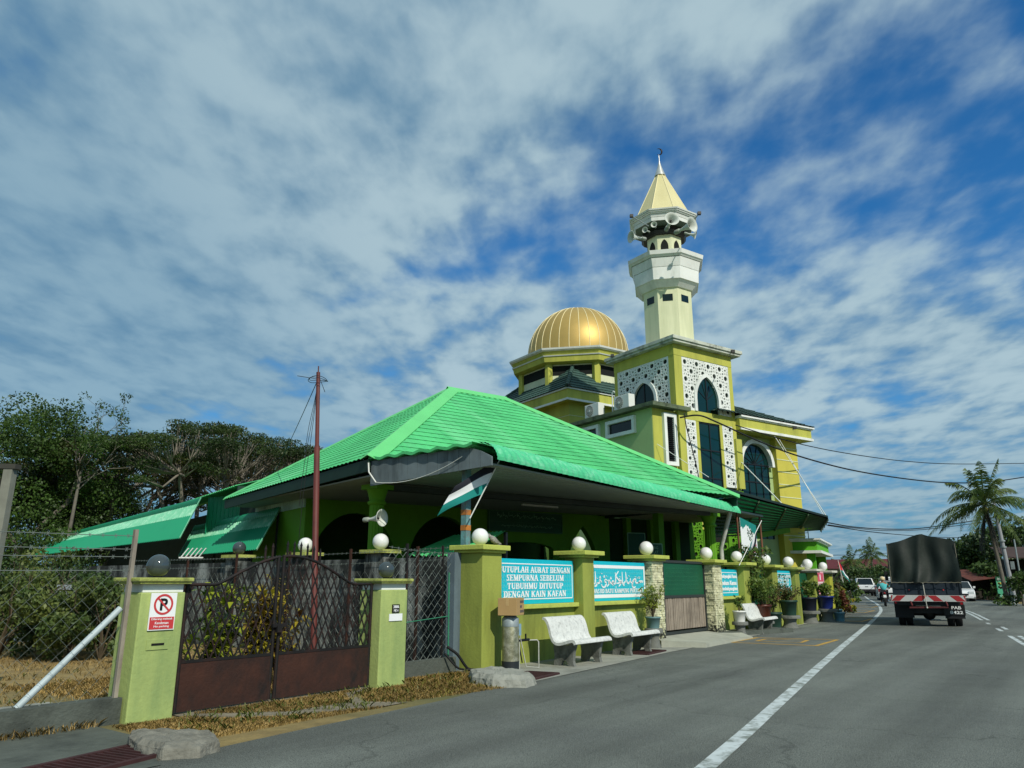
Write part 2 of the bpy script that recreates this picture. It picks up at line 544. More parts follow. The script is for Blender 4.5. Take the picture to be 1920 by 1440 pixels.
# ------------------------------------------------------------------ palette
LIME = mat('lime_paint', '#909a45', 0.8, var=0.10, scale=1.3, bump=0.12, bscale=24, dirt='#515a2a', dirt_amt=0.8, dirt_scale=1.6, streak=0.2, dlo=0.46, dhi=0.74)
LIME2 = mat('pale_lime_paint', '#a3b36b', 0.8, var=0.10, scale=1.6, bump=0.18, bscale=22, dirt='#5a7a50', dirt_amt=0.7, dirt_scale=1.7, streak=0.22, dlo=0.45, dhi=0.72)
CAPG = mat('lime_coping', '#b3bd58', 0.85, var=0.14, scale=4, bump=0.2, bscale=30, dirt='#66703a', dirt_amt=0.6, dirt_scale=4)
MOSSY = mat('mossy_coping', '#a3ab5a', 0.9, var=0.2, scale=6, bump=0.4, bscale=40, dirt='#3c4326', dirt_amt=0.75, dirt_scale=5)
PORCH = mat('porch_green_paint', '#5b9416', 0.75, var=0.10, scale=1.2, bump=0.06, dirt='#3c6a12', dirt_amt=0.3, dirt_scale=1.2, streak=0.3)
MOSQ = mat('mosque_olive_paint', '#b3b450', 0.8, var=0.07, scale=0.8, bump=0.06, bscale=18, dirt='#6c7838', dirt_amt=0.65, dirt_scale=1.1, streak=0.12, dlo=0.46, dhi=0.74)
MOSQ2 = mat('mosque_pale_green_paint', '#a3bb80', 0.8, var=0.06, scale=0.8, bump=0.05, bscale=18, dirt='#6f8a58', dirt_amt=0.3, dirt_scale=0.9, streak=0.16)
CREAM = mat('minaret_cream_paint', '#d6d9b4', 0.8, var=0.05, scale=0.9, bump=0.05, bscale=18, dirt='#8d9a70', dirt_amt=0.55, dirt_scale=1.2, streak=0.10, dlo=0.46, dhi=0.74)
WHITE = mat('white_paint', '#dfe3de', 0.65, var=0.05, scale=2, dirt='#8e9a8e', dirt_amt=0.45, dirt_scale=1.6, streak=0.35)
PARAP = mat('weathered_parapet', '#b9bfb2', 0.9, var=0.15, scale=3, bump=0.25, dirt='#22282a', dirt_amt=0.95, dirt_scale=2.2)
SOOT = mat('mildewed_slab_edge', '#5d6a52', 0.9, var=0.2, scale=3, dirt='#161b19', dirt_amt=0.95, dirt_scale=2.0)
GOLD = mat('gold_panel', '#b59a58', 0.50, metal=0.45, var=0.05, scale=2.0)
GOLDRIB = mat('dome_seam', '#e6dcae', 0.5, var=0.05)
GOLD2 = mat('spire_gold_sheet', '#d2ca98', 0.5, metal=0.05, var=0.05, scale=1.2, dirt='#b5a868', dirt_amt=0.3, dirt_scale=1, streak=0.2)
GLASS = mat('dark_teal_glass', '#0c2b28', 0.06, var=0.1, scale=1, spec=0.35)
DARKIN = mat('dark_interior', '#0d120f', 0.9, var=0.2)
BLACKM = mat('black_metal', '#121416', 0.5, var=0.2, spec=0.4)
TILE = mat('dark_roof_tile', '#38544d', 0.7, var=0.2, scale=3, dirt='#222f2b', dirt_amt=0.6, dirt_scale=2)


def roof_extra(nt, tc, c, b):
    """sun-faded and soiled streaks running down the slope"""
    N = nt.nodes.new
    for sc_, rot, colr, lo, hi, amt in ((0.9, -16.5, '#86d49f', 0.50, 0.75, 0.55), (2.4, -16.5, '#2c8a50', 0.52, 0.72, 0.5)):
        mp = N('ShaderNodeMapping'); mp.inputs['Rotation'].default_value = (0, 0, radians(-rot)); mp.inputs['Scale'].default_value = (1.0, 0.14, 0.14)
        nt.links.new(tc.outputs['Object'], mp.inputs[0])
        n = N('ShaderNodeTexNoise'); n.inputs['Scale'].default_value = sc_; n.inputs['Detail'].default_value = 6; nt.links.new(mp.outputs[0], n.inputs[0])
        r = N('ShaderNodeMapRange'); nt.links.new(n.outputs[0], r.inputs[0])
        r.inputs[1].default_value = lo; r.inputs[2].default_value = hi; r.inputs[4].default_value = amt
        m = N('ShaderNodeMix'); m.data_type = 'RGBA'; nt.links.new(r.outputs[0], m.inputs[0]); nt.links.new(c, m.inputs[6]); m.inputs[7].default_value = (*lin(colr), 1); c = m.outputs[2]
    return c


RG = mat('green_metal_roof', '#50be74', 0.5, var=0.13, scale=0.6, extra=roof_extra, dirt='#379a5c', dirt_amt=0.7, dirt_scale=0.8, spec=0.35)
RG_LAP_SHADE = mat('roof_lap_shade', '#266a42', 0.8, var=0.2)  # shade under each tile lap, painted dark on the riser faces
RG_CAP = mat('roof_ridge_cap', '#64c676', 0.45, var=0.04, scale=1, dirt='#54ac66', dirt_amt=0.3)
BULL = mat('bullnose_sheet', '#4bbd86', 0.5, var=0.10, scale=1.5, dirt='#9fd9bb', dirt_amt=0.5, dirt_scale=7)
BULL_D = mat('bullnose_lap_shade', '#1d6b47', 0.8, var=0.2)  # dark crimp lines: shade put into the colour of the sheet lips
FASC = mat('dark_green_fascia', '#15382c', 0.7, var=0.15, scale=2)
BOARDS = mat('grey_boards', '#667377', 0.85, var=0.2, scale=2.5, dirt='#2c3639', dirt_amt=0.7, dirt_scale=2.5, streak=0.15)
CEIL = mat('porch_ceiling', '#8a9590', 0.8, var=0.08, scale=2)
AWN = mat('teal_corrugated_sheet', '#1b8861', 0.5, var=0.08, scale=1.2, dirt='#147a55', dirt_amt=0.4, dirt_scale=1.2)
AWN_L = mat('faded_corrugated_sheet', '#70b994', 0.55, var=0.1, scale=1.5, dirt='#e3efe2', dirt_amt=0.4, dirt_scale=3)
CONC = mat('concrete', '#8f9188', 0.92, var=0.14, scale=2, bump=0.3, bscale=45, dirt='#4d5148', dirt_amt=0.65, dirt_scale=1.4)
CONC_D = mat('dark_concrete', '#50564f', 0.92, var=0.2, scale=3, bump=0.4, bscale=30, dirt='#262b28', dirt_amt=0.7, dirt_scale=2.2)
GREYW = mat('mouldy_grey_wall', '#8b918e', 0.92, var=0.2, scale=1.6, bump=0.3, bscale=20, dirt='#171d1c', dirt_amt=0.97, dirt_scale=1.9, streak=0.28, dlo=0.38, dhi=0.53)
BENCHM = mat('terrazzo_bench', '#c9ccc8', 0.8, var=0.12, scale=9, bump=0.3, bscale=60, dirt='#6f7472', dirt_amt=0.45, dirt_scale=16, dlo=0.5, dhi=0.66)
BENCH_D = mat('bench_leg_cement', '#6c6f6a', 0.92, var=0.2, scale=5, bump=0.3, dirt='#22251f', dirt_amt=0.85, dirt_scale=3)
RUST = mat('rusty_sheet', '#3a2016', 0.85, var=0.35, scale=3, bump=0.25, dirt='#141211', dirt_amt=0.9, dirt_scale=1.6, streak=0.6, dlo=0.42, dhi=0.62)
RUSTB = mat('rusty_black_bar', '#100e0d', 0.7, var=0.35, scale=5, dirt='#3e2016', dirt_amt=0.7, dirt_scale=3)
POLEM = mat('red_oxide_pole', '#5c2a25', 0.6, var=0.15, scale=3, dirt='#3a1d1a', dirt_amt=0.5)
GALV = mat('galvanised_steel', '#98a3a5', 0.5, metal=0.35, var=0.12, scale=4, dirt='#4f585a', dirt_amt=0.5, dirt_scale=3)
WIRE = mat('fence_wire', '#757e78', 0.6, metal=0.4, var=0.2)
CABLE = mat('cable_black', '#101214', 0.7, var=0.1)
WOODG = mat('weathered_timber', '#7b7d72', 0.9, var=0.2, scale=4, dirt='#45473f', dirt_amt=0.6, dirt_scale=3, streak=0.2)
GLOBEW = mat('opal_globe', '#dfe2e0', 0.35, var=0.02, spec=0.5, dirt='#b9bdb6', dirt_amt=0.25, dirt_scale=5)
GLOBES = mat('smoky_globe', '#3b4446', 0.06, var=0.1, spec=0.7)
SIGNC = mat('turquoise_banner', '#0fb2c4', 0.45, var=0.08, scale=1.5, bump=0.6, bscale=2.5)
SIGNP = mat('turquoise_pattern', '#55c8d2', 0.5, var=0.06, scale=3)
SIGNW = mat('sign_white', '#e6eaea', 0.5, var=0.03)
SIGNG = mat('sign_green', '#0c4a2a', 0.5, var=0.08)
SIGNR = mat('sign_red', '#c03a3c', 0.5, var=0.05)
BLACKP = mat('sign_black', '#101010', 0.5, var=0.05)
PANELG = mat('green_board', '#0f5236', 0.55, var=0.1, scale=2, dirt='#0a3526', dirt_amt=0.4)
PAINTW = mat('road_paint_white', '#b9c2c2', 0.8, var=0.12, scale=6, dirt='#70776f', dirt_amt=0.9, dirt_scale=4.5, dlo=0.47, dhi=0.60)
PAINTY = mat('road_paint_yellow', '#b8913a', 0.85, var=0.15, scale=5, dirt='#6a685a', dirt_amt=0.7, dirt_scale=3)
GRATE = mat('rusty_grate', '#3a2020', 0.85, var=0.3, scale=6)
DIRTB = mat('pot_soil', '#2a2119', 0.95, var=0.3, scale=9)
STEM = mat('stem_bark', '#4d4433', 0.9, var=0.25, scale=6)
BARK = mat('tree_bark', '#6a655c', 0.95, var=0.25, scale=3, bump=0.5, bscale=14)
BARK_L = mat('pale_bark', '#757065', 0.95, var=0.2, scale=3, bump=0.4, bscale=14)


def asphalt_extra(nt, tc, c, b):
    N = nt.nodes.new
    n = N('ShaderNodeTexVoronoi'); n.inputs['Scale'].default_value = 120
    nt.links.new(tc.outputs['Object'], n.inputs[0])
    r = N('ShaderNodeMapRange'); nt.links.new(n.outputs[0], r.inputs[0])
    r.inputs[1].default_value = 0.0; r.inputs[2].default_value = 0.75; r.inputs[3].default_value = 1.75; r.inputs[4].default_value = 0.5
    m = N('ShaderNodeMix'); m.data_type = 'RGBA'; m.blend_type = 'MULTIPLY'; m.inputs[0].default_value = 1
    nt.links.new(c, m.inputs[6]); nt.links.new(r.outputs[0], m.inputs[7])
    # long worn tracks along the road, a few repairs, thin wandering cracks
    mp = N('ShaderNodeMapping'); mp.inputs['Rotation'].default_value = (0, 0, radians(-9)); mp.inputs['Scale'].default_value = (0.06, 0.9, 1)
    nt.links.new(tc.outputs['Object'], mp.inputs[0])
    n2 = N('ShaderNodeTexNoise'); n2.inputs['Scale'].default_value = 1.2; n2.inputs['Detail'].default_value = 5; nt.links.new(mp.outputs[0], n2.inputs[0])
    r2 = N('ShaderNodeMapRange'); nt.links.new(n2.outputs[0], r2.inputs[0])
    r2.inputs[1].default_value = 0.35; r2.inputs[2].default_value = 0.65; r2.inputs[3].default_value = 0.74; r2.inputs[4].default_value = 1.25
    m2 = N('ShaderNodeMix'); m2.data_type = 'RGBA'; m2.blend_type = 'MULTIPLY'; m2.inputs[0].default_value = 1
    nt.links.new(m.outputs[2], m2.inputs[6]); nt.links.new(r2.outputs[0], m2.inputs[7])
    nd = N('ShaderNodeTexNoise'); nd.inputs['Scale'].default_value = 1.3; nd.inputs['Detail'].default_value = 6; nt.links.new(tc.outputs['Object'], nd.inputs[0])
    va = N('ShaderNodeVectorMath'); va.operation = 'ADD'; nt.links.new(tc.outputs['Object'], va.inputs[0]); nt.links.new(nd.outputs[1], va.inputs[1])
    vc = N('ShaderNodeTexVoronoi'); vc.feature = 'DISTANCE_TO_EDGE'; vc.inputs['Scale'].default_value = 0.28; nt.links.new(va.outputs[0], vc.inputs[0])
    rc = N('ShaderNodeMapRange'); nt.links.new(vc.outputs[0], rc.inputs[0])
    rc.inputs[1].default_value = 0.0; rc.inputs[2].default_value = 0.006; rc.inputs[3].default_value = 0.68; rc.inputs[4].default_value = 1.0
    m3 = N('ShaderNodeMix'); m3.data_type = 'RGBA'; m3.blend_type = 'MULTIPLY'; m3.inputs[0].default_value = 1
    nt.links.new(m2.outputs[2], m3.inputs[6]); nt.links.new(rc.outputs[0], m3.inputs[7])
    return m3.outputs[2]


ASPH = mat('asphalt', (0.134, 0.148, 0.130), 0.88, var=0.18, scale=0.45, bump=0.5, bscale=90, dirt=(0.085, 0.092, 0.087), dirt_amt=0.6, dirt_scale=0.35, extra=asphalt_extra)


def ground_extra(nt, tc, c, b):
    """dry grass near the road, greener and darker patches farther off"""
    N = nt.nodes.new
    n = N('ShaderNodeTexNoise'); n.inputs['Scale'].default_value = 0.12; n.inputs['Detail'].default_value = 5
    nt.links.new(tc.outputs['Object'], n.inputs[0])
    r = N('ShaderNodeMapRange'); nt.links.new(n.outputs[0], r.inputs[0]); r.inputs[1].default_value = 0.45; r.inputs[2].default_value = 0.62
    m = N('ShaderNodeMix'); m.data_type = 'RGBA'; nt.links.new(r.outputs[0], m.inputs[0])
    nt.links.new(c, m.inputs[6]); m.inputs[7].default_value = (0.10, 0.105, 0.04, 1)
    return m.outputs[2]


SOIL = mat('dry_ground', '#8b774b', 0.95, var=0.3, scale=3.5, bump=0.6, bscale=25, dirt='#4a3f2c', dirt_amt=0.6, dirt_scale=0.9, extra=ground_extra)

# ------------------------------------------------------------------ ground, road, markings


def sheet(name, polys, m, z, kind='structure'):
    mb = MB()
    for p in polys:
        mb.add([V((q[0], q[1], z)) for q in p], [tuple(range(len(p)))])
    return tag(mb.build(name, m, base=(0, 0, 0)), kind=kind)


def smooth_curve(pts, n=8):
    pts = [V((*p, 0)) if len(p) == 2 else V(p) for p in pts]; o = []
    for i in range(len(pts) - 1):
        p0, p1, p2, p3 = pts[max(i - 1, 0)], pts[i], pts[i + 1], pts[min(i + 2, len(pts) - 1)]
        for k in range(n):
            t = k / n
            o.append(0.5 * ((2 * p1) + (p2 - p0) * t + (2 * p0 - 5 * p1 + 4 * p2 - p3) * t * t + (3 * p1 - p0 - 3 * p2 + p3) * t ** 3))
    o.append(pts[-1]); return o


def offset(c, d):
    o = []
    for i, p in enumerate(c):
        t = (c[min(i + 1, len(c) - 1)] - c[max(i - 1, 0)]).normalized()
        o.append(p + V((-t.y, t.x, 0)) * d)
    return o


def strips(l, r):
    return [[l[i], l[i + 1], r[i + 1], r[i]] for i in range(len(l) - 1)]


sheet('ground', [[(-400, -900), (2200, -900), (2200, 1500), (-400, 1500)]], SOIL, 0)
kerb = smooth_curve([(-30, 5.0), (-8, 5.6), (3.5, 6.2), (5.9, 6.6), (8.6, 6.45), (9.6, 6.95), (14.7, 7.35), (21.3, 7.7), (29.4, 8.65), (45.7, 11.3), (66, 16.4), (101, 26.5), (150, 46), (230, 90)])
edge = smooth_curve([(-30, -3), (-5, 0.9), (6.05, 2.62), (9.47, 3.18), (16.04, 4.26), (33.0, 7.0), (46.5, 9.5), (66.5, 14.3), (101.3, 23.6), (150, 42.5), (230, 86)])
cl = offset(edge, -3.75)
rightk = offset(edge, -8.6)
# resample both sides to one count so that the asphalt is one strip
def resample(c, n):
    d = [0]
    for i in range(1, len(c)): d.append(d[-1] + (c[i] - c[i - 1]).length)
    o = []; j = 0
    for k in range(n):
        t = d[-1] * (k / (n - 1)) ** 1.0
        while j < len(c) - 2 and d[j + 1] < t: j += 1
        f = (t - d[j]) / max(d[j + 1] - d[j], 1e-9); o.append(c[j].lerp(c[j + 1], min(max(f, 0), 1)))
    return o


sheet('road', strips(resample(kerb, 120), resample(rightk, 120)), ASPH, 0.006)


def line_between(c, x0, x1, w, off=0.0):
    seg = [p for p in c if x0 <= p.x <= x1]
    return strips(offset(seg, off + w / 2), offset(seg, off - w / 2))


sheet('road_edge_line', line_between(edge, -30, 104, 0.15), PAINTW, 0.0105)
cl2 = smooth_curve([(p.x, p.y) for p in resample(cl, 90)], 6)
sheet('road_centre_line', line_between(cl2, 33.5, 120, 0.11, 0.11) + line_between(cl2, 33.5, 120, 0.11, -0.11)
      + line_between(cl2, 5, 25.2, 0.11, 0.11) + line_between(cl2, 5, 25.2, 0.11, -0.11)
      + line_between(cl2, 26.6, 28.6, 0.11, 0.11) + line_between(cl2, 27.5, 29.4, 0.11, -0.11)
      + line_between(cl2, 30.4, 32.4, 0.11, 0.11), PAINTW, 0.0105)


def box_outline(a, b, c, d, w):
    ps = [V((*p, 0)) for p in (a, b, c, d)]; ce = sum(ps, V()) / 4; o = []
    inn = [p + (ce - p).normalized() * w * 1.5 for p in ps]
    for i in range(4):
        o.append([ps[i], ps[(i + 1) % 4], inn[(i + 1) % 4], inn[i]])
    return o


yb = box_outline((17.95, 7.1), (19.95, 7.15), (20.5, 5.2), (18.2, 5.1), 0.10)
yb += box_outline((18.75, 6.75), (19.6, 6.8), (19.85, 5.75), (18.95, 5.65), 0.08)
for (x, y) in ((30.2, 8.1), (39.0, 9.9), (47.0, 11.3)):
    yb += box_outline((x, y), (x + 3.2, y + 0.4), (x + 3.0, y - 1.1), (x - 0.2, y - 1.3), 0.14)
sheet('road_yellow_box', yb, PAINTY, 0.0105)

# concrete apron along the wall, driveway in front of the lattice gate, ramp at the stone gateway
sheet('pavement', [[(9.3, 6.62), (14.7, 7.08), (21.4, 7.42), (29.4, 8.2), (33.4, 8.9), (33.4, 9.6), (29, 9.2), (24, 8.4), (9.6, 8.4)]], CONC, 0.014)
sheet('driveway', [[(4.75, 8.6), (4.7, 7.9), (5.0, 7.45), (5.6, 7.0), (6.4, 6.75), (6.9, 6.75), (6.6, 7.2), (6.9, 7.75), (7.5, 8.1), (7.5, 8.6)]], mat('sandy_gravel', '#7c7564', 0.95, var=0.25, scale=5, bump=0.6, bscale=40, dirt='#4f4a3e', dirt_amt=0.6, dirt_scale=2), 0.010)
sheet('side_apron', [[(-6, 5.55), (3.45, 6.05), (3.9, 7.3), (3.9, 8.15), (-6, 7.6)]], CONC_D, 0.012)
sheet('yard_slab', [[(-4, 8.55), (4.3, 8.9), (4.3, 10.2), (-4, 10.4)]], CONC, 0.010)
rp = MB()
top = [(16.3, 6.95, 0.10), (19.7, 7.12, 0.04), (20.7, 7.9, 0.11), (20.3, 8.5, 0.16), (16.9, 8.5, 0.17), (15.75, 7.75, 0.14)]
n_ = len(top)
rp.add([V(p) for p in top] + [V((p[0], p[1], 0)) for p in top], [tuple(range(n_))] + [(i, n_ + i, n_ + (i + 1) % n_, (i + 1) % n_) for i in range(n_)])
tag(rp.build('ramp', mat('pale_concrete', '#a3a698', 0.92, var=0.1, scale=1.5, bump=0.3, bscale=45, dirt='#6d7064', dirt_amt=0.5, dirt_scale=1.2), base=(18, 7.8, 0)), kind='structure')


def grate(c0, ux, uy, nx, label):
    """drain grating: frame and bars"""
    t = thing('drain_grate', label, 'drain grate', c0, group='drain grates along the kerb')
    c0 = V(c0); ux = V((*ux, 0)); uy = V((*uy, 0))
    f = MB()
    P = [c0 + V((0, 0, 0.02)), c0 + ux + V((0, 0, 0.02)), c0 + ux + uy + V((0, 0, 0.02)), c0 + uy + V((0, 0, 0.02))]
    for i in range(4): f.bar(P[i], P[(i + 1) % 4], 0.05, 0.04)
    f.build('frame', GRATE, t)
    b = MB()
    for k in range(1, nx):
        b.bar(P[0] + ux * (k / nx), P[3] + ux * (k / nx), 0.018, 0.03)
    b.build('bars', GRATE, t)
    d = MB(); d.add([p - V((0, 0, 0.006)) for p in P], [(0, 1, 2, 3)]); d.build('pit', DARKIN, t)
    return t


grate((9.30, 6.70, 0.0), (0.95, 0.12), (-0.1, 0.5), 14, 'rusty drain grate beside the concrete hump at the box')
grate((13.9, 7.15, 0.0), (1.0, 0.1), (-0.05, 0.42), 14, 'reddish drain grate at the foot of the second bench')
grate((2.75, 6.15, 0.0), (0.95, 0.22), (-0.1, 0.5), 15, 'dark red drain grate in the foreground corner beside the culvert')
grate((22.6, 7.5, 0.0), (0.9, 0.1), (-0.05, 0.4), 12, 'small dark drain grate in front of the green plant tub')
grate((33.2, 8.75, 0.0), (0.9, 0.16), (-0.07, 0.45), 12, 'farthest drain grate beyond the last wall pillar')


def hump(name, label, pts, h, m):
    """a broken slab of concrete: irregular outline, sloped sides"""
    mb = MB(); ps = [V((*p, 0)) for p in pts]; ce = sum(ps, V()) / len(ps); n = len(ps)
    rr = random.Random(len(label))
    low = [p for p in ps]
    mid = [p + (ce - p) * 0.06 + V((0, 0, h * rr.uniform(0.6, 0.8))) for p in ps]
    tp = [p + (ce - p) * 0.22 + V((0, 0, h * rr.uniform(0.92, 1.05))) for p in ps]
    mb.add(low + mid + tp, [(i, (i + 1) % n, n + (i + 1) % n, n + i) for i in range(n)] + [(n + i, n + (i + 1) % n, 2 * n + (i + 1) % n, 2 * n + i) for i in range(n)] + [tuple(range(2 * n, 3 * n))])
    o = mb.build(name, m, base=(ce.x, ce.y, 0))
    sd_ = o.modifiers.new('divide', 'SUBSURF'); sd_.subdivision_type = 'SIMPLE'; sd_.levels = sd_.render_levels = 4
    if 'rough_concrete' not in bpy.data.textures:
        tx = bpy.data.textures.new('rough_concrete', 'CLOUDS'); tx.noise_scale = 0.16; tx.noise_depth = 4
    dm_ = o.modifiers.new('rough', 'DISPLACE'); dm_.texture = bpy.data.textures['rough_concrete']; dm_.strength = 0.07; dm_.mid_level = 0.5
    return tag(o, label, 'culvert slab', 'culvert slabs at the road edge')


hump('culvert_slab', 'pale concrete hump beside the tall lime pillar and the drain grate', [(8.65, 7.25), (8.5, 6.75), (8.75, 6.35), (9.15, 6.45), (9.65, 7.1), (9.6, 7.6), (9.2, 7.75)], 0.15, CONC)
hump('culvert_slab', 'broken grey culvert block in the dry grass below the no parking pillar', [(3.62, 6.98), (3.52, 6.6), (3.55, 6.22), (3.78, 6.05), (4.02, 6.15), (4.17, 6.42), (4.12, 6.75), (3.92, 7.05), (3.78, 7.22)], 0.12, mat('old_concrete', '#77766c', 0.92, var=0.25, scale=4, bump=0.5, bscale=30, dirt='#3d3b33', dirt_amt=0.8, dirt_scale=3))

# ------------------------------------------------------------------ dry grass
DRY = leafmat('dry_grass_blade', '#b79c60', '#86703f', 0.8, 0.3)
GRS = leafmat('green_grass_blade', '#55652a', '#7c7034', 0.6, 0.25)


def inside(p, poly):
    c = False; n = len(poly)
    for i in range(n):
        x0, y0 = poly[i]; x1, y1 = poly[(i + 1) % n]
        if (y0 > p[1]) != (y1 > p[1]) and p[0] < (x1 - x0) * (p[1] - y0) / (y1 - y0) + x0: c = not c
    return c


def grass(name, polys, n, h, m, w=0.012, clump=0.5):
    P = []
    for poly in polys:
        xs = [p[0] for p in poly]; ys = [p[1] for p in poly]
        while len(P) < n * (polys.index(poly) + 1) / len(polys):
            c = (RNG.uniform(min(xs), max(xs)), RNG.uniform(min(ys), max(ys)))
            if not inside(c, poly): continue
            k = RNG.randint(2, 7)
            for _ in range(k):
                q = (c[0] + RNG.gauss(0, 0.05), c[1] + RNG.gauss(0, 0.05))
                if inside(q, poly): P.append(q)
    P = np.array(P); k = len(P)
    a = NR.uniform(0, 2 * pi, k); hh = h * NR.uniform(0.35, 1.2, k); ln = NR.uniform(0.2, 1.3, k) * hh
    d = np.stack([np.cos(a), np.sin(a), np.zeros(k)], 1); pr = np.stack([-np.sin(a), np.cos(a), np.zeros(k)], 1)
    b = np.concatenate([P, np.zeros((k, 1))], 1)
    top = b + d * ln[:, None]; top[:, 2] = hh
    mid = b + d * (ln * 0.35)[:, None]; mid[:, 2] = hh * 0.62
    ws = w * NR.uniform(0.6, 1.4, k)[:, None]
    co = np.stack([b - pr * ws / 2, b + pr * ws / 2, mid + pr * ws / 2, top, mid - pr * ws / 2], 1).reshape(-1, 3)
    return tag(raw_mesh(name, co, None, 5, m, base=(float(P[:, 0].mean()), float(P[:, 1].mean()), 0)), kind='stuff')


grass('dry_grass', [[(4.0, 8.0), (3.95, 7.35), (4.25, 6.7), (5.6, 6.74), (6.6, 6.72), (5.4, 7.1), (4.95, 7.5), (4.72, 7.95)],
                    [(6.75, 6.85), (8.6, 6.55), (8.6, 7.3), (9.7, 7.9), (9.7, 8.3), (8.2, 8.45), (8.2, 7.95), (7.4, 7.9), (6.9, 7.6), (6.6, 7.2)],
                    [(4.9, 8.0), (5.6, 7.3), (6.5, 7.3), (6.9, 7.9), (7.4, 8.05), (4.9, 8.08)]], 40000, 0.030, DRY, 0.006)
grass('yard_grass', [[(-3, 10.3), (4.3, 10.1), (10.0, 9.2), (10.0, 24), (-3, 24)], [(4.8, 8.7), (7.5, 8.7), (10.0, 8.9), (10, 12), (4.4, 12)]], 60000, 0.05, DRY, 0.007)
grass('verge_weeds', [[(4.2, 6.8), (9.0, 6.6), (9.6, 8.2), (4.4, 8.0)], [(0, 10.4), (9.9, 9.2), (9.9, 20), (0, 20)]], 2500, 0.07, GRS, 0.012)
grass('fence_grass', [[(-2, 7.7), (3.9, 8.05), (4.1, 8.6), (-2, 8.5)]], 6000, 0.08, DRY, 0.006)
grass('roadside_grass', [[(40, -4.5), (75, 2.6), (110, 12), (140, 20), (140, 2), (60, -12)]], 9000, 0.35, GRS, 0.09)
# ------------------------------------------------------------------ roof sheets with real laps


def tile_face(mb, p0, u, v, ulim, vlen, wave=0.2, row=0.26, amp=0.02, step=0.014, mi=0, gap=1, du=0.04):
    """pressed-tile sheet: p0 at the eave, u along it, v up the slope; ulim(v) -> (u0, u1)"""
    u = V(u).normalized(); v = V(v).normalized(); n = u.cross(v).normalized()
    if n.z < 0: n = -n
    rows = int(math.ceil(vlen / row))
    for r in range(rows):
        v0, v1 = r * row, min((r + 1) * row, vlen)
        a0, b0 = ulim(v0); a1, b1 = ulim(v1)
        lo, hi = min(a0, a1), max(b0, b1)
        if hi - lo < 0.02: continue
        k0, k1 = int(math.floor(lo / du)), int(math.ceil(hi / du))
        L0, L1, LR = [], [], []
        for k in range(k0, k1 + 1):
            x = k * du
            c = cos(2 * pi * x / wave)
            x0 = min(max(x, a0), b0); x1 = min(max(x, a1), b1)
            sv = v0 - 0.06 * (0.5 + 0.5 * c) if r else v0
            h = amp * (0.5 + 0.5 * c)
            L0.append(p0 + u * x0 + v * sv + n * (h + step))
            L1.append(p0 + u * x1 + v * v1 + n * h)
            LR.append(p0 + u * x0 + v * (sv + 0.012) + n * (h - 0.004))
        m = len(L0)
        mb.add(L0 + L1, [(i, i + 1, m + i + 1, m + i) for i in range(m - 1)], mi, False)
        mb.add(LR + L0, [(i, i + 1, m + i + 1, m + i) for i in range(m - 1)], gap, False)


def corr_sheet(mb, p0, p1, q0, q1, pitch=0.076, amp=0.011, mi=0, thick=0.004, nv=1):
    """corrugated sheet between edge p0-p1 and edge q0-q1, ribs run from p to q"""
    p0, p1, q0, q1 = V(p0), V(p1), V(q0), V(q1)
    n = (p1 - p0).cross(q0 - p0).normalized()
    if n.z < 0: n = -n
    L = max((p1 - p0).length, (q1 - q0).length); k = int(L / pitch * 4)
    a = []
    for i in range(k + 1):
        t = i / k; h = n * (amp * sin(i * pi / 2))
        a.append((p0.lerp(p1, t) + h, q0.lerp(q1, t) + h))
    vs = [x for x, y in a] + [y for x, y in a]; m = k + 1
    mb.add(vs, [(i, i + 1, m + i + 1, m + i) for i in range(k)], mi, False)
    off = -n * thick
    if thick: mb.add([x + off for x in vs], [(m + i, m + i + 1, i + 1, i) for i in range(k)], mi, False)


def bullnose(mb, p0, p1, out, r_out, drop, pitch=0.2, amp=0.02, seg=9, mi=0, gi=1):
    """curved eave sheet swept from p0 to p1 bending outwards and down"""
    p0, p1 = V(p0), V(p1); out = V(out).normalized(); L = (p1 - p0).length; k = int(L / pitch * 6)
    for s_ in range(seg):
        rows = []
        for e, lift in ((s_, 0.012), (s_ + 1, 0.0)):
            th = e / seg * pi / 2
            rows.append([])
            for i in range(k + 1):
                h = amp * (0.5 + 0.5 * cos(2 * pi * i / 6)) + lift
                ro, dz = (r_out + h) * sin(th), (drop + h) * (1 - cos(th)) - h
                rows[-1].append(p0.lerp(p1, i / k) + out * ro - V((0, 0, dz)))
        m = k + 1
        mb.add(rows[0] + rows[1], [(i, i + 1, m + i + 1, m + i) for i in range(k)], mi, False)
        if s_ > 1:
            th = s_ / seg * pi / 2; lip = []
            for i in range(k + 1):
                h = amp * (0.5 + 0.5 * cos(2 * pi * i / 6)) - 0.002
                lip.append(p0.lerp(p1, i / k) + out * ((r_out + h) * sin(th)) - V((0, 0, (drop + h) * (1 - cos(th)) - h)))
            mb.add(lip + rows[0], [(i, i + 1, m + i + 1, m + i) for i in range(k)], gi, False)


def arch_poly(x0, x1, z1, openings, pointed=False, zb=0.0, n=16):
    """outline of a wall with arched doorways reaching the floor; openings: (xa, xb, spring, top, pointed)"""
    p = [(x0, zb)]
    for xa, xb, zs, zt, ptd in openings:
        p.append((xa, zb)); c, hw = (xa + xb) / 2, (xb - xa) / 2
        for i in range(n + 1):
            p.append(arch_pt(c, hw, zs, zt, i / n, ptd))
        p.append((xb, zb))
    p += [(x1, zb), (x1, z1), (x0, z1)]
    return p


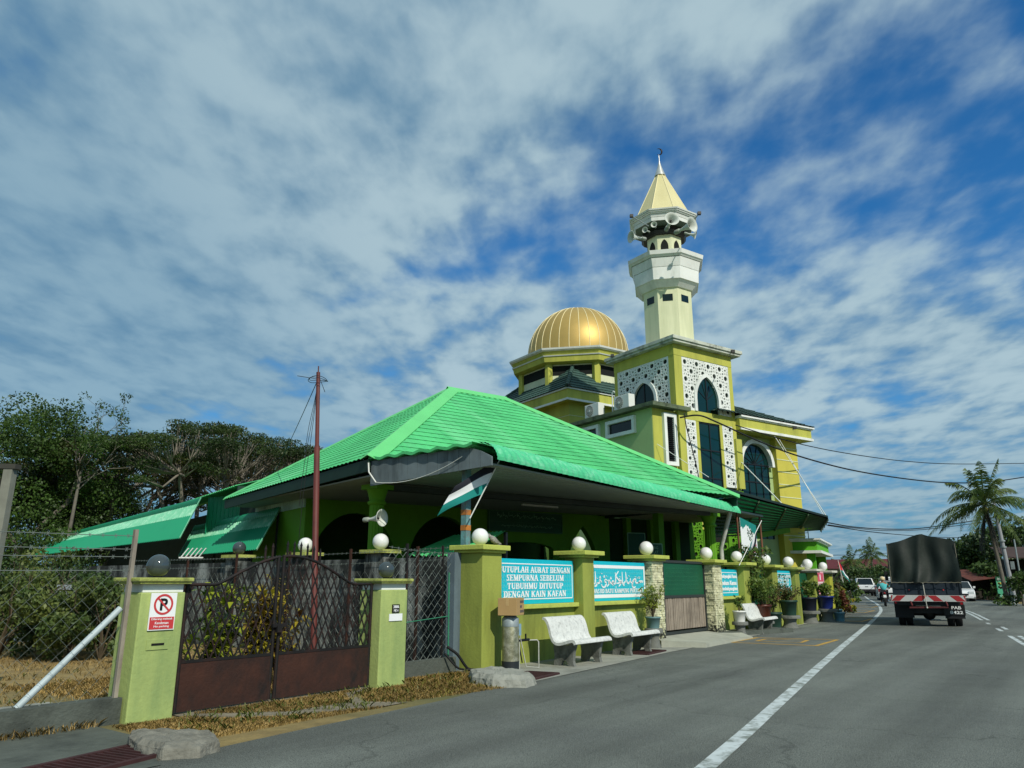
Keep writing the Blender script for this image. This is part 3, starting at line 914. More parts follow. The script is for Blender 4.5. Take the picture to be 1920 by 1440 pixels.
def arch_pt(c, hw, zs, zt, t, ptd):
    """point on an arch from left spring (t=0) over the crown to the right spring"""
    if not ptd:
        a = pi * (1 - t); return (c + hw * cos(a), zs + (zt - zs) * sin(a))
    s_ = 1 if t > 0.5 else -1; q = 1 - abs(2 * t - 1)          # 0 at spring, 1 at crown
    H = (zt - zs) / hw; R = (1 + H * H) / 2                     # circle through spring and crown, centre on the spring line
    amax = math.asin(min(1, H / R)) if R >= H else pi / 2
    a = q * amax
    return (c + s_ * hw * (1 - R + R * cos(a)), zs + hw * R * sin(a))


# ------------------------------------------------------------------ the porch hall with the green roof
hall = thing('porch_hall', 'open fronted lime hall under a bright green tiled hip roof with bullnose canopy', 'hall', HF(1, 1, 0))
EL, EW, ER, EZ = 11.58, 9.62, 3.14, 3.77
ins = EW / 2; sl_len = sqrt(ins ** 2 + ER ** 2)
ex = V((0, 0, 1))
roof = MB()
fA, fB = HF.A, HF.B
tile_face(roof, HF(0, 0, EZ), fA, fB * ins + ex * ER, lambda v: (v / sl_len * ins, EL - v / sl_len * ins), sl_len)
tile_face(roof, HF(0, EW, EZ), -fB, fA * ins + ex * ER, lambda v: (v / sl_len * ins, EW - v / sl_len * ins), sl_len)
tile_face(roof, HF(EL, 0, EZ), fB, -fA * ins + ex * ER, lambda v: (v / sl_len * ins, EW - v / sl_len * ins), sl_len, du=0.1)
tile_face(roof, HF(EL, EW, EZ), -fA, -fB * ins + ex * ER, lambda v: (v / sl_len * ins, EL - v / sl_len * ins), sl_len, du=0.1)
roof_o = roof.build('roof', [RG, RG_LAP_SHADE], hall)
cap = MB()


def hipcap(p, q, n1, n2, w1, w2):
    """folded flashing along a hip from p to q; n1, n2 lie in the two slopes, square to the hip"""
    up = V((0, 0, 0.075)); p, q = V(p), V(q)
    vs = [p + n1 * w1 + up * 0.6, p + up, p + n2 * w2 + up * 0.6, q + n1 * w1 + up * 0.6, q + up, q + n2 * w2 + up * 0.6]
    lo = [x - V((0, 0, 0.012)) for x in vs]
    cap.add(vs + lo, [(0, 1, 4, 3), (1, 2, 5, 4), (6, 9, 10, 7), (7, 10, 11, 8), (0, 3, 9, 6), (2, 8, 11, 5), (0, 6, 7, 1), (1, 7, 8, 2), (3, 4, 10, 9), (4, 5, 11, 10)])


AP1, AP2 = HF(ins, ins, EZ + ER), HF(EL - ins, ins, EZ + ER)
slope_f = (fB * -ins - ex * ER).normalized(); slope_l = (fA * -ins - ex * ER).normalized()


def perp(d, h):
    return (d - h * d.dot(h)).normalized()


h1 = (AP1 - HF(0, 0, EZ)).normalized()
hipcap(HF(-0.05, -0.05, EZ - 0.02), AP1, perp(fA, h1), perp(fB, h1), 0.28, 0.16)
h2 = (AP2 - HF(EL, 0, EZ)).normalized()
hipcap(HF(EL + 0.05, -0.05, EZ - 0.02), AP2, perp(-fA, h2), perp(fB, h2), 0.22, 0.18)
h3 = (AP1 - HF(0, EW, EZ)).normalized(); hipcap(HF(0, EW, EZ), AP1, perp(fA, h3), perp(-fB, h3), 0.18, 0.18)
hipcap(AP1 - fA * 0.1, AP2 + fA * 0.1, slope_f, -slope_f + ex * 2 * slope_f.z, 0.24, 0.24)
cap.build('ridge_cap', RG_CAP, roof_o)
WM[roof_o.name] = WM[hall.name]
# canopy in front: flat sheet, bullnose along the road, side boards, ceiling
can = MB()
cy, cz = 8.26, 3.76
c_in = [HF(0.02, 0.05, 3.80), HF(6.0, 0.25, 3.93), HF(9.5, 0.25, 3.93)]
n_can = 40
lft = [V((9.93, 11.05, 3.78)).lerp(V((9.80, cy, cz)), i / n_can) for i in range(n_can + 1)]
rgt = [HF(10.6, 0.9, 3.70).lerp(V((21.4, cy, cz - 0.08)), i / n_can) for i in range(n_can + 1)]
for i in range(n_can + 1):
    w = 0.022 * sin(i * 2 * pi / 6.5)
    lft[i] += V((0, 0, w)); rgt[i] += V((0, 0, w))
can.add(lft + rgt, [(i, i + 1, n_can + 2 + i, n_can + 1 + i) for i in range(n_can)])
can.add([p - V((0, 0, 0.05)) for p in lft + rgt], [(i, i + 1, n_can + 2 + i, n_can + 1 + i) for i in range(n_can)])
can.add(lft + [p - V((0, 0, 0.05)) for p in lft], [(i, i + 1, n_can + 2 + i, n_can + 1 + i) for i in range(n_can)])
can.build('canopy_sheet', RG, hall)
bn = MB()
bullnose(bn, (9.96, cy, cz + 0.01), (21.5, cy, cz - 0.10), (0, -1, 0), 0.42, 0.33)
bn.build('bullnose_eave', [BULL, BULL_D], hall)
bd = MB()
lo_l, hi_l = V((10.16, 11.0, 3.22)), V((10.08, 11.0, 3.74))
N_B = 12
for i in range(N_B):
    a, b = i / N_B, (i + 0.97) / N_B
    f = lambda t, z0, z1: V((9.97 - 0.06 * t, 11.0 - 3.1 * t, z0 + (z1 - z0) * t - (max(0, t - .86) * 1.5 if z0 > 3.5 else 0)))
    bd.hexa([f(a, 3.22, 3.34), f(b, 3.22, 3.34), f(b, 3.22, 3.34) + V((0.03, 0, 0)), f(a, 3.22, 3.34) + V((0.03, 0, 0)),
             f(a, 3.71, 3.70), f(b, 3.71, 3.70), f(b, 3.71, 3.70) + V((0.03, 0, 0)), f(a, 3.71, 3.70) + V((0.03, 0, 0))])
bd.build('side_boards', BOARDS, hall)
fs_ = MB()
fs_.bar(HF(0.03, 0.0, 3.62), HF(0.03, EW, 3.62), 0.05, 0.24)
fs_.bar(HF(EL - 0.03, 0.0, 3.62), HF(EL - 0.03, EW, 3.62), 0.05, 0.24)
fs_.each('eave_fascia', FASC, hall)
ce = MB()
cp = [V((9.98, 8.0, 3.37)), V((21.4, 8.0, 3.36)), V((22.6, 10.6, 3.55)), HF(11.5, 5.5, 3.62), HF(11.5, 9.4, 3.62), HF(0.12, 9.4, 3.55), HF(0.12, 0.1, 3.42)]
ce.add(cp + [p + V((0, 0, 0.03)) for p in cp], [tuple(range(7)), tuple(range(13, 6, -1))] + [(i, (i + 1) % 7, 7 + (i + 1) % 7, 7 + i) for i in range(7)])
for k in range(1, 18):   # board joints
    t = k / 18
    ce.bar(cp[0].lerp(cp[6], t) - V((0, 0, 0.006)), cp[1].lerp(HF(11.5, 5.4, 3.62), t) - V((0, 0, 0.006)), 0.025, 0.01)
ce.build('ceiling', CEIL, hall)
# walls
wl = MB()
ops = [(1.15, 3.55, 1.9, 3.2, False), (3.95, 6.25, 1.9, 3.25, False), (6.85, 9.2, 2.4, 2.6, False), (9.75, 11.25, 1.5, 3.2, True)]
pl = arch_poly(0.9, 11.7, 3.58, ops)
wl.prism([HF(x, 5.44, z) for x, z in pl], fB * 0.22)
wl.box(0.9, 5.66, 0, 1.1, 9.4, 3.3, HF)
wl.build('front_wall', PORCH, hall)
w2 = MB(); w2.box(0.86, 5.46, 3.28, 0.9, 9.4, 3.62, HF); w2.build('side_panel', mat('pale_teal_panel', '#a3c4b4', 0.8, var=0.1, dirt='#3d5a4e', dirt_amt=0.8, dirt_scale=1.6), hall)
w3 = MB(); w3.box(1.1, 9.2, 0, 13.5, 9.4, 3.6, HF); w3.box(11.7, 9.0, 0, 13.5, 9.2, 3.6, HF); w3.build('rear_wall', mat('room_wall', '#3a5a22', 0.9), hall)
fl = MB(); fl.box(0.3, -0.2, 0.0, 13.4, 9.2, 0.12, HF); fl.build('floor', CONC_D, hall)


def column(p, h, parent, mb_mat, r=0.16, flutes=14):
    c = MB(); prof = []
    c.box(p.x - r * 1.5, p.y - r * 1.5, p.z, p.x + r * 1.5, p.y + r * 1.5, p.z + 0.2)
    # fluted shaft
    n = flutes * 4; vs = []
    for z, k in ((0.2, 1.0), (h - 0.42, 0.94)):
        for i in range(n):
            a = 2 * pi * i / n; rr = r * k * (1 - 0.09 * (0.5 + 0.5 * cos(flutes * a)))
            vs.append(V((p.x + rr * cos(a), p.y + rr * sin(a), p.z + z)))
    c.add(vs, [(i, (i + 1) % n, n + (i + 1) % n, n + i) for i in range(n)], 0, False)
    c.lathe([(r * 0.95, h - 0.42), (r * 1.22, h - 0.40), (r * 1.22, h - 0.35), (r * 1.0, h - 0.33), (r * 1.05, h - 0.28), (r * 1.35, h - 0.12), (r * 1.45, h - 0.1)], (p.x, p.y, p.z), 24)
    c.box(p.x - r * 1.5, p.y - r * 1.5, p.z + h - 0.1, p.x + r * 1.5, p.y + r * 1.5, p.z + h)
    return c.build('column', mb_mat, parent)


a_, _z = HF.on_b(706, 960, 1.0)
colp = HF(a_, 1.0, 0.1)
column(colp, 3.28, hall, PORCH)
a2_, _z = HF.on_b(1331, 1000, 1.3)
colr = HF(a2_, 1.3, 0.1)
column(colr, 3.3, hall, PORCH, 0.17)
for px in (1236,):
    a3_, _ = HF.on_b(px, 1000, 3.0)
    q = MB(); q.box(a3_ - 0.12, 2.9, 0.1, a3_ + 0.12, 3.14, 3.55, HF); q.build('post', PORCH, hall)
bm_ = MB()
bm_.box(0.6, 0.85, 3.28, 11.4, 1.05, 3.40, HF)
bm_.build('beam', mat('porch_beam', '#3b4442', 0.8), hall)
# downspout under the right end of the canopy
dsp = MB()
pA, pB = V((21.35, 8.1, 3.36)), colr + V((0.25, -0.22, 2.3))
dsp.tube([pA + V((0, 0.02, 0.12)), pA, pB, pB - V((0, 0, 0.25)), pB - V((0, 0, 2.2))], 0.065, 10)
tag(dsp.build('downspout', mat('white_pvc', '#b9bcb4', 0.5, dirt='#4f524c', dirt_amt=0.7, dirt_scale=4)), 'fat white pvc downspout slanting from the canopy end to a column', 'downspout')
# added flat roof and shade-dark passage wall between the hall and the mosque
lk_ = MB(); lk_.prism([V((21.45, 8.7, 3.58)), V((26.6, 8.9, 3.62)), V((27.6, 12.0, 3.62)), V((26.0, 13.0, 3.6)), HF(11.5, 5.6, 3.6)], (0, 0, 0.06)); lk_.build('added_shade_roof', CEIL, hall)  # mostly hidden roof, added to keep sun off the lower facade
lw_ = MB(); lw_.box(11.72, 5.5, 0, 15.9, 5.6, 3.55, HF); lw_.build('shade_wall', mat('passage_shade_green', '#1c3a14', 0.9, var=0.2), hall)  # added wall; deep shade of the passage put into its dark green
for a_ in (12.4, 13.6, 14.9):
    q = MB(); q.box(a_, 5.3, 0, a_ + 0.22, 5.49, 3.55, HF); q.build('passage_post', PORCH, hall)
# tube light lying along the ceiling
tl = MB(); tl.bar(HF(6.4, 3.4, 3.50), HF(7.7, 3.4, 3.50), 0.08, 0.05); tl.build('lamp_batten', WHITE, hall)
# board with two lines of script over the wide opening
sg = thing('wall_board', 'dark green board with lines of pale script above the wide opening', 'sign board', HF(8.05, 5.4, 2.9))
m_ = MB(); m_.box(6.65, 5.36, 2.93, 9.5, 5.42, 3.5, HF); m_.build('board', PANELG, sg)
m_ = MB()
for (x0, x1, z0, z1) in ((6.65, 9.5, 2.9, 2.93), (6.65, 9.5, 3.5, 3.53), (6.62, 6.65, 2.9, 3.53), (9.5, 9.53, 2.9, 3.53), (6.65, 9.5, 3.18, 3.19)): m_.box(x0, 5.345, z0, x1, 5.42, z1, HF)
m_.build('frame', mat('board_frame', '#3c6b4a', 0.6), sg)
LETG = mat('pale_green_lettering', '#7fae8c', 0.6)


def squiggle(mb, p, right, up, length, h, rr, w=0.012, nrm=None, dens=1.0):
    """a line of cursive script too small to read: joined strokes and dots"""
    right = V(right); up = V(up); n = right.cross(up).normalized()
    x = 0
    while x < length:
        wl_ = h * rr.uniform(0.8, 2.6); k = int(7 * dens) + 2; pts = []
        for i in range(k):
            t = i / (k - 1)
            pts.append(V(p) + right * min(x + wl_ * t, length) + up * (h * (0.5 * sin(t * rr.uniform(4, 9)) * rr.uniform(0.3, 1) + rr.uniform(-0.06, 0.06))))
        for i in range(k - 1): mb.bar(pts[i], pts[i + 1], w, 0.004, up=n)
        if rr.random() < 0.6:
            d = pts[k // 2] + up * h * rr.choice((-0.55, 0.65)); mb.bar(d - right * w * 0.8, d + right * w * 0.8, w * 1.4, 0.004, up=n)
        if rr.random() < 0.5: mb.bar(pts[0], pts[0] + up * h * 0.9, w, 0.004, up=n)
        x += wl_ + h * 0.35
    return mb


q = MB(); rr = random.Random(4)
squiggle(q, HF(6.95, 5.35, 3.36), fA, ex, 2.3, 0.13, rr, 0.014)
squiggle(q, HF(7.1, 5.35, 3.07), fA, ex, 2.0, 0.07, rr, 0.010)
q.build('lettering', LETG, sg)
# small direction boards further along the porch


def small_board(px, py, w, h, D, label, lines, arrow):
    c = at_d(px, py, D); R = (HF.A * 0.9 + V((0, -0.3, 0))).normalized(); n = R.cross(ex)
    t = thing('direction_board', label, 'sign board', c - ex * h / 2, group='green boards in the porch')
    b = MB(); o = c - R * w / 2 - ex * h / 2 - n * 0.02
    b.hexa([o, o + R * w, o + R * w - n * 0.03, o - n * 0.03, o + ex * h, o + R * w + ex * h, o + R * w + ex * h - n * 0.03, o + ex * h - n * 0.03]); b.build('board', PANELG, t)
    f = MB()
    P = [o + n * 0.004, o + R * w + n * 0.004, o + R * w + ex * h + n * 0.004, o + ex * h + n * 0.004]
    for i in range(4): f.bar(P[i], P[(i + 1) % 4], 0.025, 0.02, up=n)
    f.build('frame', LETG, t)
    l = MB()
    for i, s_ in enumerate(lines): put_text(l, s_, c + ex * (h * 0.32 - i * h * 0.2) - n * 0.008, R, ex, h * 0.13, w * min(0.8, 0.1 * len(s_)), 0.01)
    if arrow:
        y = -h * 0.32
        l.bar(c + R * -w * 0.3 + ex * y - n * 0.008, c + R * w * 0.25 + ex * y - n * 0.008, 0.03, 0.006, up=n)
        l.add([c + R * w * 0.2 + ex * (y + 0.07) - n * 0.006, c + R * w * 0.38 + ex * y - n * 0.006, c + R * w * 0.2 + ex * (y - 0.07) - n * 0.006], [(0, 1, 2)])
    if l.v: l.build('lettering', LETG, t)


small_board(1227, 1040, 0.55, 0.62, 22.5, 'small green board pointing right beside the globe lamp of the stone post', ['RUANG', 'SOLAT', 'MUSLIMAT'], True)
small_board(1194, 1022, 0.62, 0.75, 24.5, 'blank dark green board in the porch shade behind the pointing board', [], False)
# ------------------------------------------------------------------ the mosque: tower, minaret, domed hall, wing
mosque = thing('mosque', 'olive green mosque with gold ribbed dome, square lattice tower and tall cream minaret', 'mosque', MF(4, 4, 0))


def face_b(b):
    return lambda x, z, d=0.0: MF(x, b - d, z)


def face_a(a):
    return lambda x, z, d=0.0: MF(a - d, x, z)


def slab(mb, P, x0, x1, z0, z1, d0, d1, mi=0):
    return mb.hexa([P(x0, z0, d0), P(x1, z0, d0), P(x1, z0, d1), P(x0, z0, d1), P(x0, z1, d0), P(x1, z1, d0), P(x1, z1, d1), P(x0, z1, d1)], mi)


def lattice(mb, P, x0, x1, z0, z1, pitch, w=0.052, depth=0.06, skip=None, d0=0.02):
    """interlaced star screen: two turned squares in every cell with diamonds between them"""
    nx = max(1, round((x1 - x0) / pitch)); nz = max(1, round((z1 - z0) / pitch))
    px, pz = (x1 - x0) / nx, (z1 - z0) / nz
    nrm = (P(0, 0, 1) - P(0, 0, 0))

    def seg(a, b, ww=w):
        mx, mz = (a[0] + b[0]) / 2, (a[1] + b[1]) / 2
        if min(a[0], b[0]) < x0 - 1e-4 or max(a[0], b[0]) > x1 + 1e-4 or min(a[1], b[1]) < z0 - 1e-4 or max(a[1], b[1]) > z1 + 1e-4: return
        if skip and skip(mx, mz): return
        mb.bar(P(a[0], a[1], d0 + depth / 2), P(b[0], b[1], d0 + depth / 2), ww, depth * RNG.uniform(0.92, 1.05), up=nrm)
    for i in range(nx):
        for j in range(nz):
            cx, cz = x0 + (i + .5) * px, z0 + (j + .5) * pz
            pts = [(cx + px * .5 * cos(k * pi / 4), cz + pz * .5 * sin(k * pi / 4)) for k in range(8)]
            if (i + j) % 2:      # eight-pointed star of two squares
                for k in range(8): seg(pts[k], pts[(k + 2) % 8])
            else:                # sharper star drawn with longer chords
                for k in range(8): seg(pts[k], pts[(k + 3) % 8], w * .72)
            for k in (1, 3, 5, 7):
                q = (cx + (px * .5 if k in (1, 7) else -px * .5), cz + (pz * .5 if k in (1, 3) else -pz * .5))
                seg(pts[k], (q[0], cz + (pts[k][1] - cz) * 0.72)); seg(pts[k], (cx + (pts[k][0] - cx) * 0.72, q[1]))
    for (a, b) in (((x0, z0), (x1, z0)), ((x0, z1), (x1, z1)), ((x0, z0), (x0, z1)), ((x1, z0), (x1, z1))):
        n = 12
        for k in range(n):
            p = (a[0] + (b[0] - a[0]) * k / n, a[1] + (b[1] - a[1]) * k / n); q = (a[0] + (b[0] - a[0]) * (k + 1) / n, a[1] + (b[1] - a[1]) * (k + 1) / n)
            seg(p, q, w * 1.2)


def arch_ring(mb, P, c, hw, zb, zs, zt, w, d0, d1, n=18, ptd=True):
    """frame round a pointed opening: inner half width hw, frame width w"""
    inn = [(c - hw, zb)] + [arch_pt(c, hw, zs, zt, i / n, ptd) for i in range(n + 1)] + [(c + hw, zb)]
    out = [(c - hw - w, zb)] + [arch_pt(c, hw + w, zs, zt + w * 1.15, i / n, ptd) for i in range(n + 1)] + [(c + hw + w, zb)]
    for i in range(len(inn) - 1):
        mb.hexa([P(*inn[i], d0), P(*inn[i + 1], d0), P(*inn[i + 1], d1), P(*inn[i], d1), P(*out[i], d0), P(*out[i + 1], d0), P(*out[i + 1], d1), P(*out[i], d1)])


def arch_pane(mb, P, c, hw, zb, zs, zt, d, n=18, ptd=True):
    pts = [(c - hw, zb)] + [arch_pt(c, hw, zs, zt, i / n, ptd) for i in range(n + 1)] + [(c + hw, zb)]
    mb.prism([P(x, z, d) for x, z in pts], P(0, 0, -0.01) - P(0, 0, 0))


TF, TL = face_b(0.0), face_a(0.0)
tw = MB(); tw.box(0, 0, 0, 3.45, 3.55, 10.92, MF)
for (x0, x1) in ((0, 0.36), (3.23, 3.45)): slab(tw, TF, x0, x1, 5.1, 10.5, 0.0, 0.09)
slab(tw, TF, 0, 3.45, 10.44, 10.915, 0.0, 0.10); slab(tw, TF, 0.362, 3.228, 7.78, 8.20, 0.0, 0.085)
slab(tw, TF, 0.98, 1.17, 3.4, 7.775, 0.0, 0.07); slab(tw, TF, 2.43, 2.6, 3.4, 7.775, 0.0, 0.07)
slab(tw, TL, -0.09, 0.22, 8.3, 10.45, 0.0, 0.09); slab(tw, TL, 3.36, 3.55, 8.3, 10.45, 0.0, 0.09); slab(tw, TL, -0.1, 3.55, 10.45, 10.912, 0.0, 0.1)
slab(tw, TF, 3.26, 3.62, 5.15, 7.25, 0.088, 0.2)
tower = tw.build('tower', MOSQ, mosque)
pr = MB(); pr.box(-0.34, -0.36, 10.92, 3.8, 3.8, 11.02, MF); pr.box(-0.40, -0.42, 11.02, 3.86, 3.86, 11.17, MF)
pr.build('parapet', PARAP, tower, bevel=0.015)
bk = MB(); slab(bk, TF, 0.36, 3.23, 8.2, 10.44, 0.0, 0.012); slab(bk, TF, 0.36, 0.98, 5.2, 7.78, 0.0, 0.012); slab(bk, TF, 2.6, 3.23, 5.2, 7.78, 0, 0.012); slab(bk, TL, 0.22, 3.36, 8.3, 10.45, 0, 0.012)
bk.build('lattice_dark_backing', mat('lattice_shadow', '#16231d', 0.9), tower)  # flat panel on the wall, shade of a hollow put into its colour
arch_in = lambda c, hw, zs, zt: (lambda x, z: (abs(x - c) < hw and z < zs) or (z >= zs and abs(x - c) < hw * sqrt(max(0, 1 - ((z - zs) / (zt - zs)) ** 1.6)) if z < zt else False))
lt = MB()
lattice(lt, TF, 0.38, 3.21, 8.22, 10.42, 0.365, skip=arch_in(1.78, 0.80, 8.7, 9.85))
lattice(lt, TF, 0.39, 0.96, 5.2, 7.76, 0.285, 0.044); lattice(lt, TF, 2.62, 3.21, 5.2, 7.76, 0.29, 0.044)
lattice(lt, TL, 0.24, 3.34, 8.32, 10.43, 0.365, skip=arch_in(1.75, 0.80, 8.7, 9.75))
lt.build('lattice_screen', WHITE, tower)
tw2 = MB(); arch_ring(tw2, TF, 1.78, 0.66, 8.20, 8.75, 9.75, 0.15, 0.0, 0.13); arch_ring(tw2, TL, 1.75, 0.64, 8.30, 8.8, 9.62, 0.15, 0.0, 0.13)
tw2.each('arch_frame', WHITE, tower)
gp = MB(); arch_pane(gp, TF, 1.78, 0.66, 8.20, 8.75, 9.75, 0.03); arch_pane(gp, TL, 1.75, 0.64, 8.30, 8.8, 9.62, 0.03)
slab(gp, TF, 1.17, 2.43, 3.4, 7.775, 0.0, 0.02)
gp.each('window_glass', GLASS, tower)
mu = MB()
for P, c, zt in ((TF, 1.78, 9.72), (TL, 1.75, 9.6)): slab(mu, P, c - 0.025, c + 0.025, 8.21, zt, 0.03, 0.06)
for s_ in (-1, 1):
    for dx, z0, z1 in ((0.33, 8.21, 9.2), (0.16, 8.9, 9.55)): mu.bar(TF(1.78, 8.75, 0.04), TF(1.78 + s_ * dx * 1.4, z1 - 0.1, 0.04), 0.02, 0.02)
for x in (1.175, 1.80, 2.40): slab(mu, TF, x, x + 0.045, 3.4, 7.77, 0.02, 0.05)
for z in (4.4, 5.45, 6.6, 7.72): slab(mu, TF, 1.22, 2.40, z, z + 0.05, 0.02, 0.045)
mu.build('window_bars', mat('dark_window_bar', '#15181a', 0.5), tower)
# green parts of the tower front below the canopies
gl = MB()
slab(gl, TF, -0.15, 0.36, 0, 5.05, 0.0, 0.16); slab(gl, TF, 3.23, 3.55, 0, 5.05, 0.0, 0.14); slab(gl, TF, 0.98, 1.16, 0, 3.35, 0.0, 0.12); slab(gl, TF, 2.43, 2.6, 0, 3.35, 0.0, 0.12)
gl.each('entrance_pier', PORCH, tower)
lg = MB()
lattice(lg, TF, 0.39, 0.96, 2.0, 4.9, 0.29, 0.03); lattice(lg, TF, 2.62, 3.21, 2.0, 4.9, 0.29, 0.03); lattice(lg, TF, 1.2, 2.4, 2.0, 2.9, 0.3, 0.03)
lg.build('entrance_lattice', PORCH, tower)
lb = MB(); slab(lb, TF, 0.36, 0.98, 0, 5.15, 0.0, 0.012); slab(lb, TF, 2.6, 3.23, 0, 5.15, 0, 0.012); slab(lb, TF, 1.16, 2.43, 0, 3.35, 0, 0.012); lb.build('entrance_dark', DARKIN, tower)

# low block on the left of the tower
bw = MB(); bw.box(-1.31, 0.10, 0, -0.002, 9.0, 8.08, MF); bw.box(0, 3.552, 0, 1.2, 9.0, 8.08, MF)
blk = bw.build('side_block', MOSQ2, mosque)
sb = MB()
sb.prism([MF(x, y, 8.08) for x, y in ((-1.62, -0.30), (0.5, -0.30), (0.5, -0.11), (-0.1, -0.11), (-0.1, 3.56), (1.2, 3.56), (1.2, 9.2), (-1.62, 9.2))], (0, 0, 0.16))
sb.build('roof_slab', SOOT, blk)
sf = MB(); slab(sf, face_b(0.1), -1.30, -0.02, 5.0, 8.06, 0.0, 0.025); sf.build('front_panel', MOSQ, blk)
BF, BL = face_b(0.1), face_a(-1.31)


def rect_frame(mb, P, x0, x1, z0, z1, w, d0, d1):
    slab(mb, P, x0, x1, z0, z0 + w, d0, d1); slab(mb, P, x0, x1, z1 - w, z1, d0, d1)
    slab(mb, P, x0, x0 + w, z0 + w, z1 - w, d0, d1); slab(mb, P, x1 - w, x1, z0 + w, z1 - w, d0, d1)


for (x0, x1, z0, z1) in ((1.0, 2.74, 7.2, 7.92), (3.2, 4.72, 7.2, 7.92), (5.3, 6.9, 7.2, 7.92)):
    f = MB(); rect_frame(f, BL, x0, x1, z0, z1, 0.14, 0.0, 0.14); fo = f.build('window', WHITE, blk)
f = MB(); rect_frame(f, BF, -0.80, -0.10, 5.82, 7.92, 0.15, 0.025, 0.16); f.build('louvre_frame', WHITE, blk)
g = MB()
for (x0, x1) in ((1.0, 2.74), (3.2, 4.72), (5.3, 6.9)): slab(g, BL, x0 + 0.14, x1 - 0.14, 7.34, 7.78, 0.0, 0.02)
g.each('window_pane', mat('dark_pane', '#16201c', 0.2), blk)
lv = MB(); slab(lv, BF, -0.65, -0.25, 5.97, 7.77, 0.026, 0.034)
for k in range(22):
    z = 6.0 + k * 0.08; lv.hexa([BF(-0.65, z, 0.04), BF(-0.25, z, 0.04), BF(-0.25, z + 0.05, 0.10), BF(-0.65, z + 0.05, 0.10), BF(-0.65, z + 0.012, 0.04), BF(-0.25, z + 0.012, 0.04), BF(-0.25, z + 0.062, 0.10), BF(-0.65, z + 0.062, 0.10)])
lv.build('louvres', mat('black_louvre', '#1b1f20', 0.6), blk)

# domed hall behind
DC = (6.0, 13.53)
HQ = 4.26
hz = 11.35
hb = MB(); hb.box(DC[0] - HQ + 0.55, DC[1] - HQ + 0.55, 0, DC[0] + HQ - 0.55, DC[1] + HQ - 0.55, hz - 0.2, MF)
hallb = hb.build('domed_hall', MOSQ, mosque)
fc = MB(); fc.box(DC[0] - HQ, DC[1] - HQ, 10.75, DC[0] + HQ, DC[1] + HQ, 11.28, MF); fc.build('fascia', MOSQ, hallb)
fw = MB(); fw.box(DC[0] - HQ - 0.07, DC[1] - HQ - 0.07, 11.285, DC[0] + HQ + 0.07, DC[1] + HQ + 0.07, 11.36, MF)
fw.box(DC[0] - HQ - 0.05, DC[1] - HQ - 0.05, 10.68, DC[0] + HQ + 0.05, DC[1] - HQ - 0.002, 10.79, MF); fw.box(DC[0] - HQ - 0.05, DC[1] - HQ, 10.68, DC[0] - HQ - 0.002, DC[1] + HQ, 10.79, MF)
fw.build('white_trim', WHITE, hallb)
gr_ = MB()
for z in (8.8, 9.4, 10.0): gr_.box(DC[0] - HQ + 0.535, DC[1] - HQ + 0.535, z, DC[0] + HQ - 0.535, DC[1] + HQ - 0.535, z + 0.025, MF)
gr_.build('wall_line', mat('groove_line', '#cdd3ad', 0.8), hallb)


def tile_roof(mb, p00, p10, p11, p01, rise_in, rise, row=0.34, du=0.085):
    """hip roof on a rectangle: every side climbs rise over rise_in"""
    ps = [V(p) for p in (p00, p10, p11, p01)]
    for i in range(4):
        a, b = ps[i], ps[(i + 1) % 4]; u = (b - a).normalized(); L = (b - a).length; n_in = V((-u.y, u.x, 0)); sv = n_in * rise_in + ex * rise; sl_ = sv.length
        tile_face(mb, a, u, sv, lambda v, L=L, sl_=sl_: (v / sl_ * rise_in, max(v / sl_ * rise_in, L - v / sl_ * rise_in)), sl_, wave=0.25, row=row, amp=0.03, step=0.035, du=du)


e_ = HQ + 0.12
hr = MB()
tile_roof(hr, MF(DC[0] - e_, DC[1] - e_, hz), MF(DC[0] + e_, DC[1] - e_, hz), MF(DC[0] + e_, DC[1] + e_, hz), MF(DC[0] - e_, DC[1] + e_, hz), 2.9, 2.6)
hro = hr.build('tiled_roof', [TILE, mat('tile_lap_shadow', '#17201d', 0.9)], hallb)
hc = MB()
for sx, sy in ((-1, -1), (1, -1), (1, 1), (-1, 1)):
    p = MF(DC[0] + sx * e_, DC[1] + sy * e_, hz + 0.06); q = MF(DC[0] + sx * (e_ - 2.9), DC[1] + sy * (e_ - 2.9), hz + 2.66)
    hc = MB()
    for k in range(12): hc.tube([p.lerp(q, k / 12), p.lerp(q, (k + 1.06) / 12)], [0.12, 0.10], 8)
    hc.build('hip_tiles', TILE, hallb)
pass


def octa(mb, c, ap0, z0, ap1, z1, fr=MF, mi=0, cap=True):
    k = 1 / cos(pi / 8); a = [pi / 8 + i * pi / 4 for i in range(8)]
    lo = [fr(c[0] + ap0 * k * cos(t), c[1] + ap0 * k * sin(t), z0) for t in a]
    hi = [fr(c[0] + ap1 * k * cos(t), c[1] + ap1 * k * sin(t), z1) for t in a]
    fs = [(i, (i + 1) % 8, 8 + (i + 1) % 8, 8 + i) for i in range(8)]
    if cap: fs += [tuple(range(7, -1, -1)), tuple(range(8, 16))]
    mb.add(lo + hi, fs, mi)


